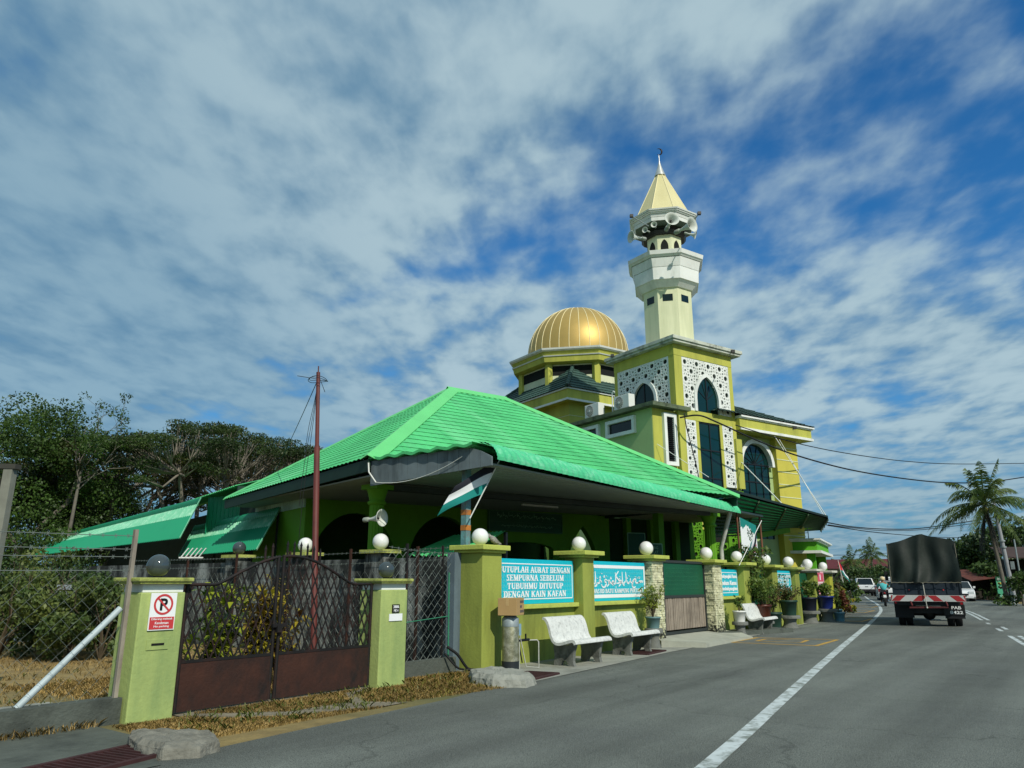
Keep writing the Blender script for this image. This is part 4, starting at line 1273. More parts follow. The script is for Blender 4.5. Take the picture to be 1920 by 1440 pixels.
DZ = -0.64
dm = MB(); octa(dm, DC, 3.27, 11.6, 3.27, 14.3 + DZ); drum = dm.build('drum', mat('drum_pale_wall', '#cfd3b2', 0.8, var=0.06, dirt='#8d9a7a', dirt_amt=0.3), mosque)
db = MB(); octa(db, DC, 3.285, 13.42 + DZ, 3.285, 13.98 + DZ, cap=False); db.build('window_band', DARKIN, drum)
dp = MB()
for i in range(8):
    t = pi / 8 + i * pi / 4; r = 3.27 / cos(pi / 8)
    c = MF(DC[0] + r * cos(t), DC[1] + r * sin(t), 0)
    dp.lathe([(0.24, 12.0), (0.24, 14.10 + DZ)], (c.x, c.y, 0), 6, smooth=False, ph=t)
dp.each('corner_pier', MOSQ, drum)
ds = MB(); octa(ds, DC, 3.5, 14.06 + DZ, 3.72, 14.12 + DZ); octa(ds, DC, 3.72, 14.122 + DZ, 3.78, 14.42 + DZ); octa(ds, DC, 3.72, 14.48 + DZ, 3.84, 14.72 + DZ)
ds.build('drum_cornice', MOSQ, drum)
dt = MB(); octa(dt, DC, 3.82, 14.422 + DZ, 3.85, 14.478 + DZ); octa(dt, DC, 3.87, 14.725 + DZ, 3.96, 14.78 + DZ); octa(dt, DC, 3.97, 14.782 + DZ, 4.0, 14.88 + DZ)
dt.build('cornice_trim', WHITE, drum)
DR = 3.09
dcz = 14.93 + DZ
dtop = at_d(1083, 577, 43.4).z
dome_c = MF(DC[0], DC[1], 0); dome_c = V((dome_c.x, dome_c.y, dtop - DR + 0.04))
do = MB(); do.ball(dome_c, DR, 64, 24, z0=-0.34)
dome = do.build('dome', GOLD, mosque)
rb = MB()
for k in range(32):
    t = 2 * pi * k / 32; pts = []
    for i in range(15):
        q = -0.32 + (pi / 2 - 0.06 + 0.32) * i / 14
        pts.append(dome_c + V((DR * 1.002 * cos(q) * cos(t), DR * 1.002 * cos(q) * sin(t), DR * 1.002 * sin(q))))
    rb.tube(pts, 0.02, 4, cap=False)
rb.build('dome_rib', GOLDRIB, dome)

# wing to the right of the tower
wg = MB(); wg.box(3.452, 0.52, 0, 7.92, 10.0, 7.67, MF); wing = wg.build('wing', MOSQ2, mosque)
pr_ = MB(); pr_.box(6.45, 0.22, 0, 7.98, 0.515, 7.67, MF); pr_.box(3.455, 0.40, 3, 3.95, 0.515, 7.67, MF); pr_.each('banded_pier', mat('lemon_paint', '#beb64c', 0.8, var=0.07, scale=0.8, bump=0.06, dirt='#7d7c38', dirt_amt=0.45, dirt_scale=0.9, streak=0.16), wing)
gv = MB()
for k in range(8): gv.box(6.44, 0.205, 3.35 + k * 0.56, 7.995, 0.214, 3.385 + k * 0.56, MF)
gv.build('pier_line', MATS['groove_line'], wing)
fa = MB(); fa.box(3.46, -0.30, 7.68, 8.45, 10.3, 8.16, MF); fa.build('fascia', MOSQ, wing)
ft = MB(); ft.box(3.46, -0.36, 7.66, 8.51, -0.302, 7.77, MF); ft.box(8.452, -0.301, 7.66, 8.51, 10.3, 7.77, MF); ft.box(3.46, -0.36, 8.163, 8.51, 10.36, 8.21, MF); ft.box(3.46, -0.42, 8.213, 8.57, 10.4, 8.28, MF); ft.build('white_trim', WHITE, wing)
wr = MB()
tile_roof(wr, MF(2.0, -0.42, 8.29), MF(8.57, -0.42, 8.29), MF(8.57, 10.4, 8.29), MF(2.0, 10.4, 8.29), 3.4, 1.6)
wr.build('tiled_roof', [TILE, MATS['tile_lap_shadow']], wing)
WF = face_b(0.52)
wa = MB(); arch_ring(wa, WF, 5.22, 0.98, 6.35, 6.40, 7.32, 0.17, 0.0, 0.24); wa.build('arch_frame', WHITE, wing)
wp = MB(); arch_pane(wp, WF, 5.22, 0.97, 3.2, 6.40, 7.32, 0.02); wp.build('window_glass', GLASS, wing)
wm = MB()
for x in (4.28, 4.75, 5.20, 5.67, 6.12): slab(wm, WF, x, x + 0.04, 3.2, 6.36 if x in (4.28, 6.12) else 6.5, 0.02, 0.05)
for z in (3.9, 4.75, 5.6, 6.38): slab(wm, WF, 4.26, 6.18, z, z + 0.05, 0.021, 0.052)
for a in (25, 50, 75, 105, 130, 155): wm.bar(WF(5.22, 6.4, 0.035), WF(5.22 + 0.85 * cos(radians(a)), 6.4 + 0.82 * sin(radians(a)), 0.035), 0.025, 0.02)
wm.build('window_bars', MATS['dark_window_bar'], wing)

# minaret on the tower
MC = (1.72, 1.80)
mn = MB(); octa(mn, MC, 1.05, 11.1, 1.05, 14.3); minaret = mn.build('minaret', CREAM, mosque)
mw = MB()
for t in (-pi / 2, -pi * 3 / 4, pi, 0):
    n = MF.A * cos(t) + MF.B * sin(t); s_ = ex.cross(n)
    c = MF(MC[0], MC[1], 13.55) + n * 1.05
    mw.hexa([c + s_ * x + n * d + ex * z for z in (-0.16, 0.16) for x, d in ((-0.22, 0.0), (0.22, 0.0), (0.22, 0.012), (-0.22, 0.012))])
c = MF(MC[0] - 0.06, MC[1] - 1.05 / cos(pi / 8) * 0.95, 11.6)
mw.each('window', mat('minaret_vent', '#10201f', 0.2), minaret)
v = MB(); n = (MF.A * cos(-pi * 3 / 4) + MF.B * sin(-pi * 3 / 4)); s_ = ex.cross(n); c = MF(MC[0], MC[1], 11.55) + n * 1.05 + s_ * 0.12
v.hexa([c + s_ * x + n * d + ex * z for z in (-0.11, 0.11) for x, d in ((-0.12, 0.0), (0.12, 0.0), (0.12, 0.02), (-0.12, 0.02))]); v.build('vent_hole', DARKIN, minaret)
ba = MB(); octa(ba, MC, 1.12, 14.02, 1.36, 14.30); octa(ba, MC, 1.40, 14.302, 1.43, 14.86); octa(ba, MC, 1.43, 14.89, 1.52, 15.28); octa(ba, MC, 1.55, 15.31, 1.62, 15.40); octa(ba, MC, 1.64, 15.40, 1.68, 15.58)
octa(ba, MC, 1.38, 14.85, 1.38, 15.35)
ba.build('balcony', WHITE, minaret)
ga = MB(); octa(ga, MC, 0.76, 15.5, 0.76, 17.08); ga.build('gallery', CREAM, minaret)
rg = MB(); octa(rg, MC, 0.92, 16.72, 1.02, 16.86); octa(rg, MC, 0.86, 16.862, 0.98, 16.995); rg.build('eave_dark_ring', BLACKM, minaret)  # added black ring, stands for shade and dark horn gear under the eave
go = MB()
for i in range(8):
    t = i * pi / 4; n = MF.A * cos(t) + MF.B * sin(t); s_ = ex.cross(n); c0 = MF(MC[0], MC[1], 0) + n * 0.76
    pts = [(-0.17, 15.6)] + [arch_pt(0, 0.17, 16.15, 16.5, k / 8, True) for k in range(9)] + [(0.17, 15.6)]
    go.prism([c0 + s_ * x + ex * z for x, z in pts], n * 0.012)
go.each('gallery_opening', DARKIN, minaret)
ue = MB(); octa(ue, MC, 1.29, 17.202, 1.31, 17.36); octa(ue, MC, 1.32, 17.375, 1.36, 17.50); octa(ue, MC, 1.40, 17.515, 1.43, 17.56); octa(ue, MC, 1.46, 17.572, 1.48, 17.62); octa(ue, MC, 1.51, 17.632, 1.53, 17.69); octa(ue, MC, 1.26, 17.21, 1.26, 17.66)
ue.build('upper_eave', WHITE, minaret)
so = MB(); octa(so, MC, 0.95, 17.10, 1.27, 17.20); so.build('eave_soffit', mat('soffit_shade_green', '#56635a', 0.85, var=0.15), minaret)  # shade of the underside put into a darker paint
sp = MB(); octa(sp, MC, 1.24, 17.70, 0.20, 20.15); spire = sp.build('spire', GOLD2, minaret)
se = MB()
for i in range(8):
    t = pi / 8 + i * pi / 4; k = 1 / cos(pi / 8)
    se.tube([MF(MC[0] + 1.24 * k * cos(t), MC[1] + 1.24 * k * sin(t), 17.70), MF(MC[0] + 0.20 * k * cos(t), MC[1] + 0.20 * k * sin(t), 20.15)], 0.02, 5)
se.build('spire_edge', GOLDRIB, minaret)
tp = MB(); c = MF(MC[0], MC[1], 0); tp.lathe([(0.27, 20.13), (0.25, 20.2), (0.12, 20.58), (0.02, 20.95), (0.015, 21.3)], (c.x, c.y, 0), 16); tp.build('finial', mat('finial_metal', '#c9cac2', 0.35, metal=0.6), minaret)
cr = MB(); pts = []
rt = V((sin(YAW), -cos(YAW), 0))
for i in range(17):
    t = radians(-125 + 250 * i / 16); pts.append((c + ex * 21.47 + rt * (0.15 * cos(t)) + ex * (0.17 * sin(t)), 0.008 + 0.035 * cos(t * 0.72) ** 2))
cr.tube([p for p, r in pts], [r for p, r in pts], 6)
cr.build('crescent', mat('crescent_metal', '#2a2119', 0.4, metal=0.5), minaret)

# horn loudspeakers
HORN = mat('horn_grey', '#c6ccc4', 0.5, var=0.08, dirt='#7d867c', dirt_amt=0.4, dirt_scale=4)
HORN_IN = mat('horn_throat', '#8f978e', 0.6, var=0.1)


def horn(pos, direction, r, label, group):
    t = thing('horn_loudspeaker', label, 'loudspeaker', pos, group=group)
    d = V(direction).normalized(); L = r * 2.1
    b = MB()
    prof = [(r * 0.16, -L), (r * 0.2, -L * 0.75), (r * 0.3, -L * 0.5), (r * 0.5, -L * 0.25), (r * 0.78, -L * 0.07), (r, 0), (r * 1.03, 0.01), (r * 0.97, 0.012), (r * 0.72, -L * 0.07), (r * 0.42, -L * 0.27), (r * 0.2, -L * 0.5)]
    b.lathe(prof, pos, 24, ax=d); b.build('bell', HORN, t)
    k = MB(); k.lathe([(r * 0.26, -L * 1.35), (r * 0.3, -L * 1.3), (r * 0.3, -L * 0.98), (r * 0.16, -L * 0.95)], pos, 14, ax=d); k.build('driver', HORN_IN, t)
    k = MB(); k.lathe([(0.01, -L * 0.42), (r * 0.12, -L * 0.40), (r * 0.14, -L * 0.25), (0.01, -L * 0.2)], pos, 12, ax=d); k.build('throat_plug', BLACKM, t)
    return t


gL = 'horn loudspeakers under the minaret eave'
hc_ = MF(MC[0], MC[1], 0)
horn(at_d(1260, 410, 28.6), (-0.72, -0.66, 0.12), 0.30, 'upper round horn loudspeaker facing the street under the minaret eave', gL)
horn(at_d(1298, 421, 28.6), (-0.25, -0.95, 0.02), 0.32, 'horn loudspeaker at the right edge of the minaret eave', gL)
horn(at_d(1183, 444, 30.4), (-0.85, 0.5, -0.05), 0.27, 'horn loudspeaker sticking out left of the minaret gallery', gL)
horn(at_d(1226, 421, 29.2), (-0.95, -0.25, -0.1), 0.13, 'small square mouthed horn at the left front of the minaret eave', gL)
horn(at_d(1209, 431, 29.6), (-0.98, 0.1, -0.1), 0.13, 'second small horn left of the gallery, lower than its twin', gL)
horn(at_d(1304, 441, 29.8), (0.35, -0.9, -0.35), 0.17, 'small horn tilted down at the right of the minaret gallery', gL)
# flood lamps on arms at the eave corners
FLM = mat('flood_lamp_black', '#1a1d1c', 0.5)


def flood(px, py, D, qx, qy, label):
    p = at_d(px, py, D); q = at_d(qx, qy, D + 0.7)
    t = thing('flood_lamp', label, 'flood lamp', p, group='flood lamps on the mosque')
    b = MB(); b.bar(p - rt * 0.07, p + rt * 0.07, 0.14, 0.12); b.build('head', FLM, t)
    b = MB(); b.tube([p, q], 0.022, 6); b.build('arm', GALV, t)


flood(1184, 405, 29.6, 1216, 424, 'black flood lamp on an arm at the left of the minaret eave')
flood(1311, 400, 29.6, 1302, 412, 'black flood lamp at the right corner of the minaret eave')
flood(1374, 659, 30.4, 1368, 664, 'black flood lamp on the right corner of the tower parapet')
flood(1148, 667, 32.0, 1152, 674, 'black flood lamp on the left corner of the tower parapet')
flood(1490, 802, 33.2, 1487, 806, 'black flood lamp on the wing roof corner')
flood(1067, 722, 37.8, 1070, 727, 'black flood lamp on the hip of the domed hall roof')

# air conditioners on the block roof
ACW = mat('ac_white', '#d7dad6', 0.5, var=0.04, dirt='#9aa09a', dirt_amt=0.3)


def ac(b0, label, w=0.92, h=0.62):
    o = MF(-1.45, b0, 8.26); t = thing('air_conditioner', label, 'air conditioner', o, group='air conditioner units on the slab')
    fr = Frame(o.x, o.y, MF.deg, o.z)
    c = MB(); c.box(0, -w, 0.05, 0.34, 0, h, fr); c.box(0.02, -w + 0.1, 0, 0.32, -w + 0.18, 0.05, fr); c.box(0.02, -0.18, 0, 0.32, -0.1, 0.05, fr)
    c.build('casing', ACW, t, bevel=0.02)
    g = MB(); gc = fr(-0.012, -0.33, 0.33)
    for r in (0.05, 0.09, 0.13, 0.17, 0.21, 0.245): g.tube([gc + fr.B * (r * cos(a)) + ex * (r * sin(a)) for a in np.linspace(0, 2 * pi, 25)], 0.005, 4, cap=False)
    for a in np.linspace(0, pi, 9)[:-1]: g.tube([gc - (fr.B * cos(a) + ex * sin(a)) * 0.245, gc + (fr.B * cos(a) + ex * sin(a)) * 0.245], 0.004, 4)
    g.lathe([(0.001, 0.0), (0.05, 0.0), (0.05, 0.012)], gc, 12, ax=-fr.A); g.build('fan_grille', ACW, t)
    d = MB(); d.lathe([(0.001, 0), (0.25, 0), (0.25, 0.004), (0.001, 0.004)], gc + fr.A * 0.006, 24, ax=-fr.A); d.build('fan_well', mat('fan_dark', '#4a5253', 0.6), t)


ac(4.05, 'white air conditioner unit with round fan at the near end of the slab')
ac(2.15, 'second white air conditioner beside the tower lattice arch')
pv = MB(); b0 = MF(-1.2, 2.5, 8.24); pv.tube([b0, b0 + ex * 0.9, b0 + ex * 1.0 + MF.B * -0.08, b0 + ex * 0.95 - MF.B * 0.16], 0.03, 8)
tag(pv.build('vent_pipe', WHITE), 'thin white hooked pipe rising between the air conditioners', 'pipe')
# ------------------------------------------------------------------ front boundary wall
STONE = None


def stone_extra(nt, tc, c, b):
    N = nt.nodes.new
    mp = N('ShaderNodeMapping'); nt.links.new(tc.outputs['Object'], mp.inputs[0])
    n = N('ShaderNodeTexNoise'); n.inputs['Scale'].default_value = 14; nt.links.new(tc.outputs['Object'], n.inputs[0])
    sp = N('ShaderNodeSeparateXYZ'); nt.links.new(tc.outputs['Object'], sp.inputs[0])
    r = N('ShaderNodeMapRange'); nt.links.new(sp.outputs[2], r.inputs[0])
    r.inputs[1].default_value = 0.75; r.inputs[2].default_value = 0.0; r.inputs[3].default_value = -0.25; r.inputs[4].default_value = 0.35
    a = N('ShaderNodeMath'); a.operation = 'ADD'; nt.links.new(n.outputs[0], a.inputs[0]); nt.links.new(r.outputs[0], a.inputs[1])
    r2 = N('ShaderNodeMapRange'); nt.links.new(a.outputs[0], r2.inputs[0]); r2.inputs[1].default_value = 0.5; r2.inputs[2].default_value = 0.72
    m = N('ShaderNodeMix'); m.data_type = 'RGBA'; nt.links.new(r2.outputs[0], m.inputs[0]); nt.links.new(c, m.inputs[6]); m.inputs[7].default_value = (0.03, 0.034, 0.026, 1)
    return m.outputs[2]


STONE = mat('split_stone', '#c9c8a6', 0.9, var=0.4, scale=5, bump=0.5, bscale=25, dirt='#6f7f4a', dirt_amt=0.6, dirt_scale=4, extra=stone_extra)


def pillar(name, label, x0, x1, y0, y1, h, shaft, capm, parent=None, capo=0.13, group=None, stone=False, cap_sides=None):
    t = parent or thing(name, label, 'pillar', ((x0 + x1) / 2, (y0 + y1) / 2, 0), group=group)
    b = MB()
    if not stone:
        b.box(x0, y0, 0, x1, y1, h - 0.13)
    else:
        b.box(x0 + 0.03, y0 + 0.03, 0, x1 - 0.03, y1 - 0.03, h - 0.13)
        rr = random.Random(int(x0 * 100)); z = 0.0; row = 0
        while z < h - 0.16:
            hh = min(rr.uniform(0.035, 0.075), h - 0.135 - z)
            for face in range(3):
                L = (x1 - x0) if face == 0 else (y1 - y0)
                u = -rr.uniform(0, 0.1)
                while u < L:
                    w = rr.uniform(0.10, 0.24); a, e = max(u, 0), min(u + w - 0.006, L)
                    if e - a > 0.02:
                        d = rr.uniform(0.0, 0.032)
                        if face == 0: b.box(x0 + a, y0 + 0.02 - d, z, x0 + e, y0 + 0.04, z + hh - 0.006)
                        elif face == 1: b.box(x0 + 0.02 - d, y0 + a, z, x0 + 0.04, y0 + e, z + hh - 0.006)
                        else: b.box(x1 - 0.04, y0 + a, z, x1 - 0.02 + d, y0 + e, z + hh - 0.006)
                    u += w
            z += hh; row += 1
    b.build('shaft', shaft, t, bevel=0.0 if stone else 0.008)
    c = MB(); o = capo
    c.box(x0 - o * 0.5, y0 - o * 0.5, h - 0.128, x1 + o * 0.5, y1 + o * 0.5, h - 0.085)
    c.box(x0 - o, y0 - o, h - 0.084, x1 + o, y1 + o, h)
    c.build('cap', capm, t, bevel=0.012)
    return t


def globe(x, y, z, r, m, label, group, lamp_inside=False):
    t = thing('globe_lamp', label, 'globe lamp', (x, y, z), group=group)
    b = MB(); b.lathe([(r * 0.42, 0), (r * 0.42, 0.03), (r * 0.36, 0.05)], (x, y, z), 16); b.build('lamp_base', BLACKM if m is GLOBES else MATS['white_paint'], t)
    g = MB(); g.ball((x, y, z + r * 0.93 + 0.012), r, 28, 18, z0=-0.93); g.build('globe', m, t)
    return t


wallA = thing('boundary_wall', 'lime front wall left of the stone gateway with two pillars and two banners', 'wall', (13, 8.1, 0))
pillar('pillar', '', 9.78, 10.30, 7.98, 8.52, 2.0, LIME, CAPG, wallA, 0.11)
pillar('pillar', '', 12.92, 13.34, 7.98, 8.40, 2.0, LIME, CAPG, wallA, 0.17)
wp_ = MB(); wp_.box(10.3, 8.20, 0, 12.92, 8.34, 0.93); wp_.box(13.34, 8.20, 0, 15.95, 8.34, 0.93); wp_.each('wall_panel', LIME, wallA)
lg_ = MB(); lg_.box(10.3, 8.08, 0.932, 12.92, 8.36, 1.01); lg_.box(13.34, 8.08, 0.932, 15.95, 8.36, 1.01); lg_.each('ledge', CAPG, wallA, 0.01)
s1 = pillar('stone_gate_post', 'left stone clad gate post beside the potted bush, globe lamp on top', 15.98, 16.52, 8.0, 8.55, 2.0, STONE, CAPG, None, 0.13, 'stone clad gate posts', True)
s2 = pillar('stone_gate_post', 'right stone clad gate post beside the white flower pot', 19.55, 20.12, 8.0, 8.58, 1.98, STONE, CAPG, None, 0.13, 'stone clad gate posts', True)
wallB = thing('boundary_wall', 'lime front wall right of the stone gateway with five pillars and green panels', 'wall', (26, 8.2, 0))
PX = [(21.75, 22.25), (24.25, 24.75), (26.75, 27.2), (29.25, 29.7), (31.55, 32.0)]
YO = [0.0, 0.0, 0.05, 0.12, 0.18]
for i, ((a, b), yo) in enumerate(zip(PX, YO)):
    pillar('pillar', '', a, b, 7.98 + yo, 8.48 + yo, 1.95 - 0.03 * i, LIME if i < 4 else mat('mustard_lime_paint', '#a5a834', 0.8, var=0.1, dirt='#6a6a2a', dirt_amt=0.4), CAPG if i < 2 else MOSSY if i == 2 else mat('pale_coping', '#cfcfc0', 0.85, var=0.1, dirt='#7d7f70', dirt_amt=0.5), wallB, 0.17)
q = MB(); q.box(20.12, 8.2, 0, 21.75, 8.34, 0.93); q.box(24.75, 8.2, 0, 26.75, 8.36, 0.95); q.each('wall_panel', LIME, wallB)
q = MB(); q.box(29.7, 8.32, 0, 31.55, 8.46, 0.95); q.build('pale_wall_panel', mat('pale_cream_paint', '#d5d7ae', 0.8, var=0.08, dirt='#8d8f5a', dirt_amt=0.5, dirt_scale=2), wallB)
q = MB(); q.box(20.12, 8.08, 0.932, 21.75, 8.36, 1.01); q.box(24.75, 8.08, 0.952, 26.75, 8.38, 1.03); q.each('ledge', CAPG, wallB, 0.01)
q = MB(); q.box(29.7, 8.2, 0.952, 31.55, 8.48, 1.05); q.build('white_ledge', MATS['pale_coping'], wallB, bevel=0.01)
q = MB(); q.box(22.25, 8.26, 0.15, 24.25, 8.30, 1.75); q.box(27.2, 8.36, 0.1, 29.25, 8.40, 1.7); q.box(29.7, 8.40, 1.06, 31.55, 8.44, 1.72); q.each('green_panel', PANELG, wallB)
q = MB(); q.box(22.25, 8.24, 0, 24.25, 8.36, 0.3); q.box(27.3, 8.3, 0, 27.42, 8.42, 1.75); q.build('panel_post', BLACKM, wallB)
gW = 'white globe lamps on the wall pillars'
for x, y, h, r, l in ((10.04, 8.25, 2.0, 0.145, 'white globe lamp on the tallest lime pillar next to the bird'), (13.13, 8.19, 2.0, 0.145, 'white globe lamp on the pillar between the two turquoise banners'),
                      (16.25, 8.27, 2.0, 0.165, 'white globe lamp on the left stone gate post'), (19.84, 8.29, 1.98, 0.17, 'white globe lamp on the right stone gate post in front of the downspout'),
                      (22.0, 8.25, 1.95, 0.165, 'white globe lamp half hidden behind the flag under the tall banner'), (24.5, 8.25, 1.92, 0.17, 'white globe lamp right of the climbing plant'),
                      (27.0, 8.3, 1.89, 0.18, 'white globe lamp on the mossy coping beyond the second banner'), (29.5, 8.37, 1.86, 0.185, 'white globe lamp on the pale coping left of the pink notice'),
                      (31.8, 8.43, 1.83, 0.165, 'white globe lamp on the last pillar above the green panel'), (32.6, 9.4, 1.80, 0.16, 'white globe lamp behind the last pillar, mostly hidden by its neighbour')):
    globe(x, y, h, r, GLOBEW, l, gW)


# ------------------------------------------------------------------ turquoise banners
def banner(name, label, x0, x1, y, z0, z1, lines, pattern=True, script=None, small=None, border=0.05):
    t = thing(name, label, 'banner', ((x0 + x1) / 2, y, z0), group='turquoise banners on the wall')
    w, h = x1 - x0, z1 - z0
    b = MB(); b.box(x0, y, z0, x1, y + 0.03, z1); b.build('panel', SIGNC, t)
    if pattern:
        p = MB(); rr = random.Random(int(x0)); cs = 0.085; nx, nz = int((w - 0.16) / cs), int((h - 0.2) / cs)
        for i in range(nx):
            for j in range(nz):
                cx, cz = x0 + 0.08 + (i + .5) * cs, z0 + 0.10 + (j + .5) * cs
                for k in range(4):
                    a = k * pi / 4 + (pi / 8 if (i + j) % 2 else 0)
                    p.bar(V((cx - cs * .5 * cos(a), y - 0.001, cz - cs * .5 * sin(a))), V((cx + cs * .5 * cos(a), y - 0.001, cz + cs * .5 * sin(a))), 0.007, 0.003, up=(0, 1, 0))
        p.build('pattern', SIGNP, t)
    f = MB()
    if script is None:
        m, wd = 0.085, 0.018
        for (a0, a1, c0, c1) in ((0, 1, 0, 0), (0, 1, 1, 1), (0, 0, 0, 1), (1, 1, 0, 1)):
            A_ = (x0 + 0.05 + a0 * (w - 0.1), z0 + m + c0 * (h - 2 * m)); B_ = (x0 + 0.05 + a1 * (w - 0.1), z0 + m + c1 * (h - 2 * m))
            f.bar((A_[0], y - 0.003, A_[1]), (B_[0], y - 0.003, B_[1]), wd, 0.005, up=(0, 1, 0))
    else:
        f.box(x0 + 0.03, y - 0.005, z1 - 0.14, x1 - 0.02, y - 0.001, z1 - 0.075); f.box(x0 + 0.03, y - 0.005, z0 + 0.06, x1 - 0.02, y - 0.001, z0 + 0.13); f.box(x1 - 0.075, y - 0.005, z0 + 0.131, x1 - 0.02, y - 0.001, z1 - 0.141)
    f.build('border', SIGNW, t)
    l = MB(); n = len(lines)
    for i, s_ in enumerate(lines):
        zc = z1 - 0.115 - (h - 0.215) * (i + 0.5) / n
        (serif_text if s_.isupper() else put_text)(l, s_, (x0 + w * 0.5, y - 0.006, zc), (1, 0, 0), (0, 0, 1), (h - 0.215) / n * 0.74, w * (0.90 if i == 0 else (0.72, 0.70, 0.78)[i - 1] if len(lines) == 4 else 0.6 + 0.02 * len(s_)), *(() if s_.isupper() else (0.045,)))
    if script:
        script(l, x0, x1, y, z0, z1)
    if small:
        serif_text(l, small, V((x0 + w * 0.52, y - 0.006, z0 + 0.20)), (1, 0, 0), (0, 0, 1), 0.085, w * 0.86)
    l.build('lettering', SIGNW, t)
    return t


def stroke(mb, pts, x0, z0, sx, sz, y, w0=0.033):
    """pen stroke through points in a unit box, thick in the middle"""
    c = smooth_curve([(p[0], p[1]) for p in pts], 6)
    for i in range(len(c) - 1):
        t = (i + 0.5) / (len(c) - 1); w = w0 * (0.55 + 0.65 * sin(pi * t))
        a, b = c[i], c[i + 1]
        mb.bar((x0 + a.x * sx, y, z0 + a.y * sz), (x0 + b.x * sx, y, z0 + b.y * sz), w, 0.005, up=(0, 1, 0))


def jawi(l, x0, x1, y, z0, z1):
    """the mosque's name in jawi script, written right to left with a reed pen: joined strokes, tall letters, dots above and below"""
    X0, Z0, SX, SZ = x0 + 0.04, z0 + 0.27, (x1 - x0) - 0.16, (z1 - z0) - 0.46
    S = [
        [(1.0, .42), (.985, .30), (.965, .40), (.95, .30), (.935, .40), (.92, .28), (.90, .30)],               # seen
        [(.93, .30), (.89, .27), (.85, .30), (.86, .47), (.83, .50), (.80, .40), (.79, .28)],
        [(.83, .48), (.80, .30), (.785, .10), (.81, -.02), (.85, .03)],                                      # jeem bowl
        [(.80, .30), (.765, .30), (.75, .42), (.76, .55)],
        [(.735, .36), (.72, .26), (.695, .28), (.69, .42)],
        [(.665, .95), (.672, .55), (.662, .28)],                                                           # alif
        [(.645, .36), (.63, .26), (.605, .26), (.60, .95)],
        [(.595, .30), (.575, .26), (.56, .34), (.57, .42), (.58, .34), (.56, .18), (.53, .05)],                  # waw
        [(.535, .98), (.49, .70), (.53, .46), (.555, .36), (.53, .26), (.49, .25)],                            # kaf
        [(.475, .90), (.48, .55), (.47, .25), (.44, .22)],
        [(.45, .30), (.43, .40), (.415, .30), (.43, .24), (.40, .24), (.385, .35)],
        [(.385, .28), (.365, .25), (.35, .34), (.36, .42), (.37, .33), (.35, .18), (.32, .05)],
        [(.335, .40), (.30, .48), (.285, .36), (.31, .27), (.30, .12), (.275, .02), (.24, .06), (.225, .2)],      # ngain bowl
        [(.235, .30), (.215, .42), (.195, .42), (.20, .30), (.17, .26), (.15, .30)],
        [(.16, .28), (.14, .12), (.11, .08)],
        [(.125, .95), (.13, .55), (.118, .25), (.09, .25)],
        [(.095, .30), (.075, .42), (.06, .30), (.075, .22), (.045, .22), (.02, .16), (.005, .02)],
    ]
    for s_ in S: stroke(l, s_, X0, Z0, SX, SZ, y - 0.006)
    for (dx, dz) in ((.79, .14), (.63, .12), (.62, .12), (.695, .56), (.68, .56), (.40, .52), (.385, .52), (.393, .60), (.285, .62), (.27, .62), (.278, .70), (.215, .56), (.20, .56), (.208, .64), (.055, .50), (.04, .50), (.48, .02), (.55, .52), (.93, .55), (.90, .58)):
        c = V((X0 + dx * SX, y - 0.006, Z0 + dz * SZ)); l.bar(c - V((.014, 0, .004)), c + V((.014, 0, .004)), .022, .005, up=(0, 1, 0))
    for (ax, az, bx, bz) in ((.945, .62, .915, .66), (.87, .62, .84, .66), (.74, .68, .715, .72), (.57, .62, .545, .66), (.44, .12, .415, .16), (.33, .66, .31, .70), (.17, .52, .145, .56), (.25, .80, .225, .84)):
        l.bar((X0 + ax * SX, y - 0.006, Z0 + az * SZ), (X0 + bx * SX, y - 0.006, Z0 + bz * SZ), 0.010, 0.005, up=(0, 1, 0))


banner('banner', 'turquoise banner in four lines of white capitals next to the tallest pillar', 10.31, 12.86, 8.17, 1.015, 1.80, ['TUTUPLAH AURAT DENGAN', 'SEMPURNA SEBELUM', 'TUBUHMU DITUTUP', 'DENGAN KAIN KAFAN'])
banner('banner', 'turquoise banner with large white jawi script and one line of capitals', 13.35, 15.93, 8.17, 1.015, 1.82, [], True, jawi, 'MASJID BATU KAMPUNG PERTAMA')
banner('banner', 'turquoise banner with three lines in lower case beside the right stone post', 20.16, 21.72, 8.17, 1.02, 1.74, ['Sembahyanglah Kamu', 'Sebelum Kamu', 'Disembahyangkan'])
banner('banner', 'turquoise banner in capitals on the farther wall, right of the climbing plant', 24.76, 26.72, 8.17, 1.04, 1.76, ['TUTUPLAH AURAT DENGAN', 'SEMPURNA SEBELUM', 'TUBUHMU DITUTUP', 'DENGAN KAIN KAFAN'])
# pink notice on the last wall
pn = thing('notice_board', 'pink notice with a red heading block on the last wall panel', 'notice', (29.95, 8.2, 0.95))
b = MB(); b.box(29.72, 8.16, 0.95, 30.75, 8.19, 1.78); b.build('panel', mat('pink_print', '#e6a9b4', 0.5, var=0.04), pn)
b = MB(); b.box(29.80, 8.155, 1.42, 30.67, 8.159, 1.72); b.box(29.85, 8.155, 1.02, 30.62, 8.159, 1.17); b.build('red_block', mat('pink_red_print', '#cf5468', 0.5), pn)
b = MB(); b.box(30.18, 8.150, 1.47, 30.30, 8.154, 1.67)
for z in (1.24, 1.30, 1.36): b.box(29.9, 8.155, z, 30.55, 8.159, z + 0.025)
for x in (29.95, 30.1, 30.25, 30.4): b.box(x, 8.150, 1.06, x + 0.09, 8.154, 1.13)
b.build('white_marks', SIGNW, pn)

